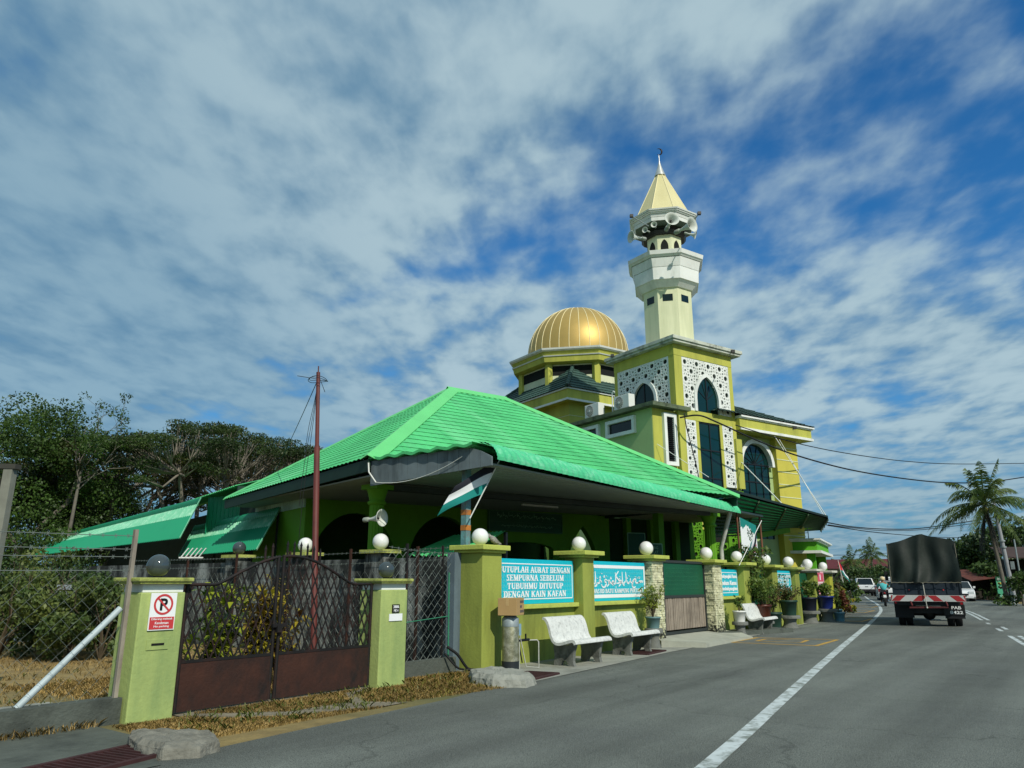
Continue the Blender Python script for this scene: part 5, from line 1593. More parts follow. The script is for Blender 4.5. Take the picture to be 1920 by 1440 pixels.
# ------------------------------------------------------------------ stone gateway: brown slatted gate with a green board
gt = thing('slatted_gate', 'weathered slatted gate with green upper board between the stone posts', 'gate', (18, 8.3, 0.1))
gx0, gx1 = 16.6, 19.5
GZ = 0.17
b = MB(); b.box(gx0, 8.28, 1.08, gx1, 8.31, 1.86); b.build('green_board', PANELG, gt)
b = MB()
n = 30
for k in range(n): b.box(gx0 + (gx1 - gx0) * k / n + 0.008, 8.275 + RNG.uniform(-.006, .006), GZ + 0.1, gx0 + (gx1 - gx0) * (k + 1) / n - 0.008, 8.30, 1.02)
b.build('slats', mat('weathered_brown_slat', '#8b8072', 0.85, var=0.25, scale=3, dirt='#4f453b', dirt_amt=0.6, dirt_scale=3, streak=0.2), gt)
b = MB()
for z in (GZ, 1.02, 1.86): b.box(gx0, 8.25, z, gx1, 8.33, z + 0.06)
for x in (gx0 - 0.05, gx0 + 0.42, gx1): b.box(x, 8.245, GZ, x + 0.05, 8.335, 1.93)
b.build('frame', mat('dark_gate_frame', '#2c3230', 0.7), gt)
b = MB(); rr = random.Random(9)
for i in range(6): squiggle(b, (17.25, 8.276, 1.72 - i * 0.1), (1, 0, 0), (0, 0, 1), 1.9, 0.045, rr, 0.006)
b.build('faint_writing', mat('faint_green_writing', '#2f7355', 0.6), gt)

# ------------------------------------------------------------------ side wall of the mosque plot (grey, mouldy), its end pier, small caps
gw = thing('grey_side_wall', 'mouldy grey plastered side wall running back from the tallest pillar', 'wall', (10.2, 13, 0))
b = MB(); b.box(10.14, 8.56, 0, 10.30, 24.0, 1.83); b.build('wall_panel', GREYW, gw)
b = MB(); b.box(9.62, 8.45, 0, 10.13, 8.62, 1.88); b.build('end_pier', mat('blue_grey_plaster', '#5b6b73', 0.9, var=0.15, dirt='#272f33', dirt_amt=0.7, dirt_scale=1.5, streak=0.3), gw)
b = MB()
for y in (10.9, 13.2, 15.6): b.box(10.06, y - 0.25, 0, 10.38, y + 0.25, 1.93)
b.each('pier', GREYW, gw)
b = MB()
for y in (10.9, 13.2, 15.6): b.box(9.98, y - 0.33, 1.932, 10.46, y + 0.33, 2.0)
b.each('cap', MOSSY, gw)
for y, l in ((10.9, 'white globe lamp on the grey side wall just left of the porch column'), (13.2, 'white globe lamp on the grey side wall right behind the lattice gate top')):
    globe(10.22, y, 2.0, 0.155, GLOBEW, l, 'globe lamps on the grey side wall')
globe(10.22, 15.6, 2.0, 0.15, GLOBES, 'dim grey globe lamp under the near teal awning', 'globe lamps on the grey side wall')

# ------------------------------------------------------------------ left lattice gate with its two pillars
gp = 'pale lime driveway pillars'


def drive_pillar(x0, x1, y0, y1, label):
    t = thing('gate_pillar', label, 'pillar', ((x0 + x1) / 2, (y0 + y1) / 2, 0), group=gp)
    b = MB(); b.box(x0, y0, -0.05, x1, y1, 1.29); b.build('shaft', LIME2, t, bevel=0.012)
    b = MB(); b.box(x0 + 0.025, y0 + 0.025, 1.292, x1 - 0.02, y1 - 0.02, 1.375); b.build('neck', WHITE, t)
    b = MB(); b.box(x0 - 0.05, y0 - 0.05, 1.377, x1 + 0.04, y1 + 0.05, 1.40); b.box(x0 - 0.07, y0 - 0.07, 1.402, x1 + 0.05, y1 + 0.07, 1.445); b.build('cap', MOSSY, t, bevel=0.012)
    return t


p1 = drive_pillar(4.16, 4.66, 8.06, 8.50, 'pale lime pillar carrying the no parking sign')
p2 = drive_pillar(7.54, 8.06, 7.98, 8.42, 'pale lime pillar with the small house number plate')
globe(4.44, 8.30, 1.445, 0.125, GLOBES, 'smoky glass globe lamp on the pillar with the no parking sign', 'smoky globe lamps')
globe(7.83, 8.20, 1.445, 0.12, GLOBES, 'smoky glass globe lamp on the pillar with the number plate', 'smoky globe lamps')
b = MB(); b.box(4.33, 8.046, 0.745, 4.47, 8.052, 0.768); b.build('letter_slot', DARKIN, p1)
b = MB(); b.box(4.28, 8.050, 0.70, 4.52, 8.0575, 0.81); b.build('letter_plate', LIME2, p1, bevel=0.01)
# no parking sign
ns = thing('no_parking_sign', 'white and red no parking sign on the pale lime pillar', 'sign', (4.41, 8.04, 0.9))
yb_ = 8.048
b = MB(); b.box(4.265, yb_ - 0.006, 0.90, 4.555, yb_ + 0.006, 1.285); b.build('plate', SIGNW, ns)
b = MB(); b.box(4.275, yb_ - 0.009, 0.91, 4.545, yb_ - 0.0065, 1.035)
R0, R1, cx_, cz_ = 0.086, 0.108, 4.41, 1.165
for k in range(32):
    a0, a1 = 2 * pi * k / 32, 2 * pi * (k + 1) / 32
    b.hexa([(cx_ + R * cos(a), y, cz_ + R * sin(a)) for y in (yb_ - 0.0075, yb_ - 0.0095) for R, a in ((R0, a0), (R1, a0), (R1, a1), (R0, a1))])
b.bar((cx_ - 0.068, yb_ - 0.0100, cz_ + 0.068), (cx_ + 0.068, yb_ - 0.0100, cz_ - 0.068), 0.018, 0.002, up=(0, 1, 0))
b.build('red_print', SIGNR, ns)
b = MB(); put_text(b, 'P', (cx_ + 0.004, yb_ - 0.0075, cz_), (1, 0, 0), (0, 0, 1), 0.125, 0.082, 0.03); b.build('letter', BLACKP, ns)
b = MB()
for i, s_ in enumerate(('Dilarang meletak', 'Kenderaan', 'No parking')): put_text(b, s_, (4.41, yb_ - 0.0105, 1.013 - i * 0.038), (1, 0, 0), (0, 0, 1), 0.026, (0.235, 0.15, 0.17)[i], 0.012, depth=0.001)
b.build('caption', SIGNW, ns)
# number plate
nb_ = thing('number_plate', 'small black house number plate with white figures above a white plate', 'sign', (7.84, 7.97, 0.86))
b = MB(); b.box(7.755, 7.966, 0.975, 7.895, 7.977, 1.09); b.build('number_panel', BLACKP, nb_)
b = MB(); b.box(7.70, 7.966, 0.865, 7.955, 7.977, 0.962); b.build('name_plate', SIGNW, nb_)
b = MB(); put_text(b, '3886', (7.825, 7.9645, 1.058), (1, 0, 0), (0, 0, 1), 0.04, 0.11, 0.02, depth=.001); put_text(b, 'MK 4', (7.825, 7.9645, 1.005), (1, 0, 0), (0, 0, 1), 0.036, 0.085, 0.015, depth=.001); b.build('figures', SIGNW, nb_)


def gate_top(x):
    """height of the curved top rail"""
    t = (x - 4.72) / (7.5 - 4.72)
    if t < 0.13 or t > 0.87: return 1.37
    s_ = (t - 0.13) / 0.74
    return 1.37 + 0.35 * sin(pi * s_) ** 1.1


def leaf(x0, x1, label, ybase):
    t = thing('lattice_gate_leaf', label, 'gate', ((x0 + x1) / 2, 8.15, 0), group='leaves of the rusty lattice gate')
    Y = lambda x: 8.14 + 0.0 * x
    b = MB(); b.box(x0, 8.13, 0.03, x1, 8.15, 0.53); b.build('bottom_sheet', RUST, t)
    f = MB(); n = 18; pts = [V((x0 + (x1 - x0) * k / n, 8.14, gate_top(x0 + (x1 - x0) * k / n))) for k in range(n + 1)]
    f.tube(pts, 0.019, 8); f.tube([(x0 + 0.02, 8.14, 0.03), (x0 + 0.02, 8.14, gate_top(x0))], 0.022, 8); f.tube([(x1 - 0.02, 8.14, 0.03), (x1 - 0.02, 8.14, gate_top(x1))], 0.022, 8)
    f.bar((x0, 8.14, 0.545), (x1, 8.14, 0.545), 0.03, 0.03); f.build('frame', RUSTB, t)
    l = MB(); dx = 0.30; st = 0.105; k = -12
    for sgn, yo in ((1, -0.008), (-1, 0.008)):
        x = x0 - 1.2
        while x < x1 + 1.2:
            # sloping flat bar, clipped to the leaf
            prev = None; ps = []
            for i in range(41):
                z = 0.55 + 1.2 * i / 40; xx = x + sgn * (z - 0.55) * 0.42
                if x0 + 0.02 <= xx <= x1 - 0.02 and z <= gate_top(xx): ps.append((xx, z))
            if len(ps) > 2: l.bar((ps[0][0], 8.14 + yo, ps[0][1]), (ps[-1][0], 8.14 + yo, ps[-1][1]), 0.017, 0.008, up=(0, 1, 0))
            x += st
    l.build('lattice', RUSTB, t)
    s = MB(); x = x0 + 0.06
    while x < x1 - 0.03:
        tt = (x - 4.72) / 2.78
        if 0.32 < tt < 0.68:
            z0 = gate_top(x)
            s.box(x - 0.012, 8.134, z0, x + 0.012, 8.146, z0 + 0.14)
            s.add([(x - 0.016, 8.13, z0 + 0.14), (x + 0.016, 8.13, z0 + 0.14), (x + 0.016, 8.15, z0 + 0.14), (x - 0.016, 8.15, z0 + 0.14), (x, 8.14, z0 + 0.20)], [(0, 1, 4), (1, 2, 4), (2, 3, 4), (3, 0, 4)])
        x += 0.105
    s.build('spikes', RUSTB, t)


leaf(4.70, 5.93, 'left leaf of the rusty lattice gate, hung on the no parking pillar', 0)
leaf(5.97, 7.52, 'right leaf of the rusty lattice gate, hung on the number plate pillar', 0)
lk = MB(); lk.box(5.86, 8.08, 0.86, 6.06, 8.12, 0.90); lk.box(5.92, 8.07, 0.80, 5.99, 8.125, 0.88)
tag(lk.build('gate_padlock', RUSTB), 'dark padlock and hasp joining the two lattice gate leaves', 'padlock')


# ------------------------------------------------------------------ chain link fences
def chainlink(mb, p0, p1, z0, z1, cell=0.075, r=0.003):
    """woven diamond mesh as zigzag wires between plan points p0 and p1"""
    p0, p1 = V(p0), V(p1); L = (p1 - p0).length; d = (p1 - p0).normalized(); nrm = V((-d.y, d.x, 0))
    n = int(L / cell); m = int((z1 - z0) / cell)
    for i in range(n):
        a = p0 + d * (i + 0.5) * cell
        pts = [a + d * ((cell * 0.52) * (1 if (k + i) % 2 else -1)) + V((0, 0, z0 + (z1 - z0) * k / m)) + nrm * (0.003 * (1 if k % 2 else -1)) for k in range(m + 1)]
        mb.tube(pts, r, 3, cap=False, smooth=False)


def barbed(mb, p, q, sag=0.03, r=0.004, n=14):
    p, q = V(p), V(q); pts = [p.lerp(q, k / n) - V((0, 0, sag * 4 * (k / n) * (1 - k / n))) for k in range(n + 1)]
    mb.tube(pts, r, 4, cap=False)
    L = (q - p).length; k = int(L / 0.13)
    for i in range(k):
        c = p.lerp(q, (i + .5) / k) - V((0, 0, sag * 4 * ((i + .5) / k) * (1 - (i + .5) / k)))
        for s_ in (-1, 1): mb.bar(c - V((0.012 * s_, 0.0, 0.02)), c + V((0.012 * s_, 0.0, 0.02)), 0.004, 0.004)


lf = thing('chainlink_fence', 'chain link fence with barbed wire on a low dark plinth at the left edge', 'fence', (2.5, 8.22, 0))
b = MB(); b.box(-4.5, 8.14, -0.05, 4.14, 8.32, 0.25); b.build('plinth', CONC_D, lf)
b = MB(); chainlink(b, (-1.2, 8.23, 0), (4.08, 8.23, 0), 0.25, 1.48, 0.085, 0.002); b.build('mesh', WIRE, lf)
b = MB()
for z in (1.52, 1.66, 1.74, 1.88): barbed(b, (4.08, 8.2, z), (-1.5, 8.2, z + 0.02), 0.03)
b.build('barbed_wire', WIRE, lf)
b = MB(); b.bar((4.09, 8.20, 0.0), (4.09, 8.20, 1.95), 0.04, 0.045, up=(0, 1, 0)); b.build('post', mat('rust_streaked_post', '#8b8478', 0.8, var=0.2, dirt='#4a2416', dirt_amt=0.95, dirt_scale=2.5, streak=0.3), lf)
b = MB(); b.tube([(4.05, 8.24, 1.13), (3.22, 8.30, 0.24)], 0.033, 12); b.build('strut', mat('bluish_white_pipe', '#aab8bb', 0.5, var=0.08, dirt='#6a7678', dirt_amt=0.4), lf)
mf = thing('chainlink_fence', 'narrow chain link panel between the number plate pillar and the grey wall', 'fence', (9.0, 8.4, 0))
b = MB(); b.box(8.06, 8.38, -0.05, 9.62, 8.52, 0.23); b.build('plinth', CONC_D, mf)
b = MB(); chainlink(b, (8.1, 8.45, 0), (9.55, 8.45, 0), 0.23, 1.85, 0.075, 0.0035); b.build('mesh', WIRE, mf)
b = MB(); b.bar((8.52, 8.46, 0.2), (8.50, 8.46, 1.98), 0.035, 0.035, up=(0, 1, 0)); b.bar((9.35, 8.46, 0.2), (9.33, 8.46, 1.98), 0.03, 0.03, up=(0, 1, 0)); b.each('post', RUSTB, mf)
b = MB(); b.tube([(9.48, 8.43, 0.2), (9.46, 8.43, 1.55)], 0.014, 8); b.tube([(8.15, 8.43, 0.78), (9.45, 8.43, 0.86)], 0.008, 6); b.tube([(8.15, 8.43, 0.9), (8.4, 8.43, 0.3)], 0.016, 6); b.build('green_pole', mat('green_pipe', '#2f7a5c', 0.6), mf)
b = MB(); barbed(b, (8.1, 8.45, 1.92), (9.6, 8.45, 1.86), 0.02); b.build('barbed_wire', WIRE, mf)
# posts and barbed wire behind the driveway gate, on the grey wall side
yf = thing('yard_wire_fence', 'rusty posts strung with barbed wire in front of the grey side wall', 'fence', (9.9, 12, 0))
b = MB()
for y in (9.6, 11.4, 13.3, 15.2, 17.2): b.bar((9.92, y, 0), (9.92, y, 2.02), 0.04, 0.04, up=(0, 1, 0))
b.each('post', RUST, yf)
b = MB()
for z in (1.78, 1.98): barbed(b, (9.92, 8.7, z), (9.92, 20.0, z - 0.05), 0.04, n=20)
b.build('barbed_wire', WIRE, yf)
b = MB(); chainlink(b, (9.95, 8.7, 0), (9.95, 17.2, 0), 0.1, 1.6, 0.11, 0.004); b.build('mesh', WIRE, yf)


# ------------------------------------------------------------------ concrete benches
def make_bench(label, x, y):
    t = thing('curved_bench', label, 'bench', (x, y, 0), group='curved concrete benches along the wall')
    # profile in (depth, height): seat front to curled back; depth grows away from the road
    prof = [(0.0, 0.375), (0.015, 0.415), (0.06, 0.43), (0.14, 0.415), (0.24, 0.385), (0.34, 0.37), (0.42, 0.39), (0.47, 0.45), (0.50, 0.53), (0.525, 0.62), (0.56, 0.71), (0.61, 0.77), (0.66, 0.785)]
    L = 1.22; th = 0.045; cpts = smooth_curve(prof, 4); up_, lo_ = [], []
    for i, p in enumerate(cpts):
        tg = (cpts[min(i + 1, len(cpts) - 1)] - cpts[max(i - 1, 0)]).normalized(); n = V((-tg.y, tg.x, 0))
        up_.append(p + n * th / 2); lo_.append(p - n * th / 2)
    loop = up_ + lo_[::-1]
    b = MB(); b.prism([V((x, y + p.x, p.y)) for p in loop], (L, 0, 0), smooth=False); b.build('seat', BENCHM, t, bevel=0.008)
    for dx in (0.13, L - 0.22):
        b = MB()
        poly = [(0.10, 0.0), (0.13, 0.1), (0.11, 0.25), (0.06, 0.39), (0.30, 0.345), (0.42, 0.36), (0.50, 0.48), (0.53, 0.40), (0.50, 0.18), (0.52, 0.0), (0.40, 0.0), (0.34, 0.10), (0.26, 0.10), (0.20, 0.0)]
        b.prism([V((x + dx, y + u, z)) for u, z in poly], (0.075, 0, 0)); b.build('leg', BENCH_D, t, bevel=0.008)
    return t


bn1 = make_bench('near curved white concrete bench beside the water filter', 11.15, 7.08)
dup(bn1, (13.45, 7.22, 0), 0.03, 'middle curved white concrete bench just left of the left stone post')
dup(bn1, (21.15, 7.28, 0), 0.04, 'far curved white concrete bench in front of the brown clay pot')

# ------------------------------------------------------------------ water filter, carton, tap
wf = thing('water_filter', 'speckled steel water filter cylinder standing in front of the tallest pillar', 'filter', (10.12, 7.66, 0))
c = V((10.12, 7.66, 0))
b = MB(); b.lathe([(0.135, 0.16), (0.135, 0.8), (0.12, 0.84)], c, 28); b.build('cylinder', mat('speckled_steel', '#8b8a70', 0.4, metal=0.55, var=0.35, scale=14, dirt='#d6d3bf', dirt_amt=0.7, dirt_scale=10), wf)
b = MB(); b.lathe([(0.14, 0.0), (0.143, 0.17)], c, 28); b.build('foot_band', mat('dark_band', '#20262a', 0.6), wf)
b = MB(); b.lathe([(0.139, 0.70), (0.139, 0.82), (0.10, 0.86), (0.05, 0.87)], c, 28); b.build('top_cap', GALV, wf)
b = MB(); b.box(10.19, 7.535, 0.56, 10.25, 7.54, 0.74) ; b.build('label_sticker', mat('blue_sticker', '#7fa0b4', 0.5), wf)
bx = thing('cardboard_box', 'brown cardboard box sitting on top of the water filter', 'box', (10.14, 7.66, 0.875), rz=0.35)
fr = Frame(10.14, 7.66, 20, 0.875)
CARD = mat('cardboard', '#a98b5c', 0.85, var=0.08, scale=2)
b = MB(); b.box(-0.21, -0.16, 0, 0.21, 0.16, 0.27, fr); b.build('carton', CARD, bx, bevel=0.004)
b = MB(); b.box(-0.212, -0.025, 0.15, -0.2105, 0.025, 0.272, fr); b.box(-0.21, -0.025, 0.2705, 0.21, 0.025, 0.2725, fr); b.build('tape', mat('packing_tape', '#b79b6b', 0.3), bx)
b = MB(); rr = random.Random(3)
for i in range(4):
    for j in range(3):
        if rr.random() < 0.8: b.box(-0.02 + i * 0.055, -0.163, 0.04 + j * 0.075, 0.015 + i * 0.055, -0.1605, 0.08 + j * 0.075, fr)
b.build('printed_marks', mat('dark_print', '#3d3f4c', 0.7), bx)
tp_ = thing('tap_pipe', 'white pipes with a black tap between the filter and the near bench', 'tap', (10.6, 7.75, 0))
b = MB(); b.tube([(10.86, 7.62, 0.0), (10.86, 7.62, 0.42), (10.84, 7.64, 0.45), (10.70, 7.72, 0.45)], 0.011, 8); b.tube([(10.42, 7.70, 0), (10.42, 7.70, 0.5)], 0.010, 8); b.tube([(10.33, 7.72, 0.93), (10.55, 7.66, 0.05), (10.70, 7.5, 0.03)], 0.009, 8); b.build('pipe', mat('grey_white_pipe', '#a9aca4', 0.6, dirt='#6b6e66', dirt_amt=.6, dirt_scale=6), tp_)
b = MB(); b.tube([(10.26, 7.70, 0.46), (10.72, 7.72, 0.46)], 0.022, 8); b.bar((10.6, 7.7, 0.46), (10.6, 7.7, 0.56), 0.02, 0.02); b.tube([(10.3, 7.78, 0.85), (10.42, 7.74, 0.95)], 0.018, 6); b.tube([(10.5, 7.78, 0.45), (10.58, 7.76, 0.1)], 0.012, 6); b.each('valve', BLACKM, tp_)
hs = MB(); hs.tube(smooth_curve([(9.35, 8.34, 0.40), (9.5, 8.25, 0.28), (9.62, 8.2, 0.12), (9.72, 8.15, 0.04), (9.95, 7.9, 0.03)], 5), 0.022, 8); hs.tube(smooth_curve([(9.30, 8.34, 0.30), (9.45, 8.22, 0.1), (9.6, 8.18, 0.05), (9.8, 8.05, 0.03)], 5), 0.016, 8)
tag(hs.build('black_hose', CABLE), 'black hose hanging from the chain link panel to the foot of the tall pillar', 'hose')

# bird on the tallest pillar
bd_ = thing('perched_bird', 'grey speckled bird perched on the cap of the tallest pillar', 'bird', (10.33, 8.18, 2.0))
bp = V((10.34, 8.16, 2.0)); dr = V((0.75, -0.55, 0)).normalized()
FEA = mat('speckled_feathers', '#8d8c86', 0.9, var=0.5, scale=60, dirt='#3c3b38', dirt_amt=0.8, dirt_scale=45)
b = MB(); b.lathe([(0.004, -0.13), (0.02, -0.09), (0.045, -0.02), (0.055, 0.04), (0.045, 0.09), (0.03, 0.115), (0.032, 0.14), (0.028, 0.165), (0.008, 0.185)], bp + V((0, 0, 0.085)) , 16, ax=-dr * 0.75 + ex * 0.62); b.build('body', FEA, bd_)
hd = bp + V((0, 0, 0.085)) + (-dr * 0.75 + ex * 0.62).normalized() * 0.178
b = MB(); b.lathe([(0.010, 0), (0.001, 0.03)], hd, 8, ax=-dr); b.build('beak', BLACKM, bd_)
b = MB(); b.tube([bp + V((0.02, 0, 0)), bp + V((0.01, 0, 0.05))], 0.004, 5); b.tube([bp - V((0.02, 0, 0)), bp + V((-0.01, 0, 0.05))], 0.004, 5); b.build('legs', BLACKM, bd_)
b = MB()
for s_ in (-1, 1):
    w_ = dr.cross(ex).normalized() * s_
    b.add([bp + V((0, 0, .15)) + w_ * .05 - dr * .03, bp + V((0, 0, .10)) + w_ * .062 + dr * .03, bp + V((0, 0, .03)) + w_ * .03 + dr * .12, bp + V((0, 0, .06)) + w_ * .05 - dr * .01], [(0, 1, 2, 3)])
b.build('wings', FEA, bd_)
# ------------------------------------------------------------------ flags, posts and tall banner
BLK = mat('flag_black', '#1c1f2a', 0.85, var=0.1); FW = mat('flag_white', '#dfe3e6', 0.85, var=0.04); FG = mat('flag_green', '#0f7f78', 0.85, var=0.06); FR = mat('flag_red', '#c02530', 0.85, var=0.06)


def flag(name, label, base, tip, bands, hoist, fly, fly_vec, drop, red, group):
    """three-banded flag on a leaning stick: hoist end along the stick near its tip, cloth sagging off it"""
    base, tip = V(base), V(tip); d = (tip - base).normalized()
    t = thing(name, label, 'flag', base, group=group)
    b = MB(); b.tube([base, tip], 0.011, 8); b.build('stick', WHITE, t)
    h1 = tip - d * 0.03; h0 = h1 - d * hoist; fv = V(fly_vec).normalized(); side = fv.cross(V((0, 0, 1))).normalized()
    n, m = 18, 12
    grid = []
    for i in range(n + 1):
        u = i / n; row = []
        for j in range(m + 1):
            w = j / m
            p = h1.lerp(h0, w) + fv * (fly * u) - V((0, 0, drop * u ** 1.25 * (1 - 0.15 * w)))
            p += side * (0.055 * u ** 0.7 * sin(5.0 * u + 2.2 * w) + 0.02 * sin(9 * w + 4 * u) * u)
            p += V((0, 0, 0.02 * sin(6 * u + 3 * w) * u))
            row.append(p)
        grid.append(row)
    for k, (name_, mm) in enumerate(bands):
        j0, j1 = k * m // 3, (k + 1) * m // 3; b = MB()
        vs = [grid[i][j] for i in range(n + 1) for j in range(j0, j1 + 1)]; q = j1 - j0 + 1
        b.add(vs, [(i * q + j, (i + 1) * q + j, (i + 1) * q + j + 1, i * q + j + 1) for i in range(n) for j in range(q - 1)], 0, True)
        b.build(name_, mm, t)
    if red:
        b = MB(); k = red; vs = []; fs = []
        for s_ in (-1, 1):
            o = len(vs); ii = int(n * k)
            for i in range(ii + 1):
                for q in (i / max(ii, 1) * 0.5, 1 - i / max(ii, 1) * 0.5):
                    j = q * m; j0 = min(int(j), m - 1); p = grid[i][j0].lerp(grid[i][j0 + 1], j - j0); vs.append(p + side * 0.006 * s_)
            fs += [(o + i * 2, o + i * 2 + 1, o + i * 2 + 3, o + i * 2 + 2) for i in range(ii)]
        b.add(vs, fs); b.build('red_wedge', FR, t)
    return t


b = MB()
fp = thing('painted_post', 'peeling multi coloured steel post between the tallest pillar and the canopy', 'post', (10.18, 8.7, 0))
b.box(10.12, 8.64, 0.0, 10.24, 8.76, 3.80)
POSTM = mat('peeling_post_paint', '#5f8f92', 0.7, var=0.25, scale=5, dirt='#7a3a22', dirt_amt=0.95, dirt_scale=3.5, streak=0.6, bump=0.2)
b.build('shaft', POSTM, fp)
b = MB()
for z in (2.28, 2.55): b.box(10.115, 8.635, z, 10.245, 8.765, z + 0.09)
b.each('orange_band', mat('orange_tape', '#b5722e', 0.7, dirt='#3a3f44', dirt_amt=0.6, dirt_scale=6), fp)
FLG = 'flags of black, white and green'
fb = at_y(881, 972, 8.5); ft_ = at_y(937, 862, 8.1)
flag('flag', 'black, white and green flag on a leaning stick tied to the painted post', fb, ft_, (('black_band', BLK), ('white_band', FW), ('green_band', FG)), 0.66, 0.78, (-0.75, 0.75, -0.05), 0.42, 0, FLG)
f2b, f2t = at_y(1386, 1060, 8.0), at_y(1428, 976, 7.9)
flag('flag', 'drooping black, white and green flag in front of the tall white banner', f2b, f2t, (('black_band', BLK), ('white_band', FW), ('green_band', FG)), 1.0, 0.35, (-0.9, 0.6, -0.3), 0.65, 0, FLG)
f3b, f3t = at_d(1581, 1092, 37), at_d(1571, 1050, 37)
flag('flag', 'small flag with a red wedge fluttering at the far end of the wall', f3b, f3t, (('black_band', BLK), ('white_band', FW), ('green_band', FG)), 0.42, 0.45, (0.75, -0.6, -0.45), 0.4, 0.45, FLG)

# tall banner on two rusty posts
tb = thing('tall_banner', 'tall white banner with a jagged teal top tied between two rusty posts', 'banner', (22.3, 8.9, 0))
yb2 = 8.9
q0, q1, q2, q3 = at_y(1387, 970, yb2), at_y(1417, 985, yb2), at_y(1420, 1048, yb2), at_y(1389, 1036, yb2)
x0, x1 = q0.x, q1.x
zt0, zt1, zb1, zb0 = q0.z, q1.z, q2.z, q3.z


def BP(u, v, d=0.0):
    """point on the banner: u across, v down"""
    return V((x0 + (x1 - x0) * u, yb2 - d, (zt0 + (zt1 - zt0) * u) * (1 - v) + (zb0 + (zb1 - zb0) * u) * v))


b = MB(); b.add([BP(0, 0), BP(1, 0), BP(1, 1), BP(0, 1)] + [BP(0, 0, -.012), BP(1, 0, -.012), BP(1, 1, -.012), BP(0, 1, -.012)], [(0, 1, 2, 3), (7, 6, 5, 4), (0, 4, 5, 1), (1, 5, 6, 2), (2, 6, 7, 3), (3, 7, 4, 0)]); b.build('sheet', SIGNW, tb)
b = MB(); jag = [(0, .28), (.08, .24), (.14, .31), (.2, .24), (.28, .2), (.36, .12), (.42, .17), (.48, .13), (.56, .22), (.62, .17), (.7, .3), (.78, .26), (.86, .38), (.93, .33), (1, .42)]
for i in range(len(jag) - 1): b.add([BP(jag[i][0], 0, .004), BP(jag[i + 1][0], 0, .004), BP(*jag[i + 1], .004), BP(*jag[i], .004)], [(0, 1, 2, 3)])
b.add([BP(0.0, .955, .004), BP(1, .955, .004), BP(1, 1, .004), BP(0, 1, .004)], [(0, 1, 2, 3)]); b.build('teal_edge', FG, tb)
b = MB(); rr = random.Random(21)
for (u, v, L, h) in ((.42, .30, .3, .12), (.38, .38, .34, .12), (.42, .46, .36, .12), (.5, .54, .42, .12)): squiggle(b, BP(u, v, .006), (1, 0, 0), (0, 0, 1), L * (x1 - x0), h, rr, 0.022)
for (u, v, L) in ((.52, .74, .42), (.48, .79, .46)): squiggle(b, BP(u, v, .006), (1, 0, 0), (0, 0, 1), L * (x1 - x0), .06, rr, 0.014)
b.build('dark_green_script', SIGNG, tb)
b = MB(); squiggle(b, BP(.58, .66, .006), (1, 0, 0), (0, 0, 1), .34 * (x1 - x0), .10, rr, 0.022); squiggle(b, BP(.44, .89, .006), (1, 0, 0), (0, 0, 1), .46 * (x1 - x0), .05, rr, 0.012); b.build('red_script', SIGNR, tb)
b = MB()
for px, pt in ((1381, 962), (1424, 968)):
    p = at_y(px, pt, yb2 + 0.05); b.tube([(p.x, p.y, 0.2), (p.x, p.y, p.z)], 0.035, 8)
b.each('post', mat('rusty_banner_post', '#6e4a36', 0.8, var=0.3, dirt='#2a1d17', dirt_amt=0.7), tb)

# brown flag pole in the yard
pole = thing('flag_pole', 'tall red oxide flag pole in the yard behind the lattice gate', 'flag pole', (9.02, 11.2, 0))
B0, T0_ = V((9.02, 11.2, 0)), V((9.0, 11.6, 5.42))
b = MB(); b.tube([B0, B0.lerp(T0_, 0.72), B0.lerp(T0_, 0.722), T0_], [0.058, 0.056, 0.04, 0.038], 12); b.tube([T0_, T0_ + V((0, 0.005, 0.13))], 0.012, 6); b.build('mast', POLEM, pole)
b = MB(); hp = B0.lerp(T0_, 0.975)
for k, r in enumerate((0.17, 0.19)): b.tube([hp + V((r * cos(a), r * sin(a), 0.02 * sin(2 * a + k) - 0.03 * k)) for a in np.linspace(0, 2 * pi, 25)], 0.006, 5, cap=False)
for (dx, dy, L) in ((-0.1, 0.12, 1.5), (-0.13, 0.15, 2.5), (-0.12, 0.10, 3.2)): b.tube([hp + V((dx * t + 0.03 * sin(6 * t), dy * t + 0.03 * sin(5 * t), -L * t)) for t in np.linspace(0, 1, 12)], 0.006, 4)
b.tube([hp + V((-0.35, 0.2, 0.02)), hp + V((0.05, 0, 0)), hp + V((0.14, -0.06, -0.25))], 0.006, 4); b.build('wire_loop', CABLE, pole)
gy = MB(); gyA, gyB = hp, HF(2.2, 12.2, 4.9); gy.tube([gyA.lerp(gyB, t) - V((0, 0, 0.35 * 4 * t * (1 - t) * 0.3)) for t in np.linspace(0, 1, 14)], 0.008, 4)
tag(gy.build('guy_wire', CABLE), 'thin dark wire from the flag pole top down to the roof behind', 'cable')
horn(at_d(716, 971, 14.9), (0.1, -1, 0.05), 0.165, 'grey horn loudspeaker fixed to the fluted porch column', 'horn loudspeakers on the porch')

# cable along the canopy edge and loose white pipe at the roof corner
b = MB(); cA, cB = V((9.85, 10.95, 3.66)), V((9.93, 10.8, 3.27))
b.tube([cA, cA + V((0.02, 0, -0.18)), cB], 0.016, 6); tag(b.build('roof_pipe', WHITE), 'bent white pipe hanging off the near corner of the green roof', 'pipe')
b = MB(); b.tube([cB.lerp(V((9.88, 8.55, 3.55)), t) - V((0, 0, 0.16 * 4 * t * (1 - t))) for t in np.linspace(0, 1, 12)], 0.007, 4); tag(b.build('slack_cable', WHITE), 'slack pale cable sagging along the grey side boards', 'cable')

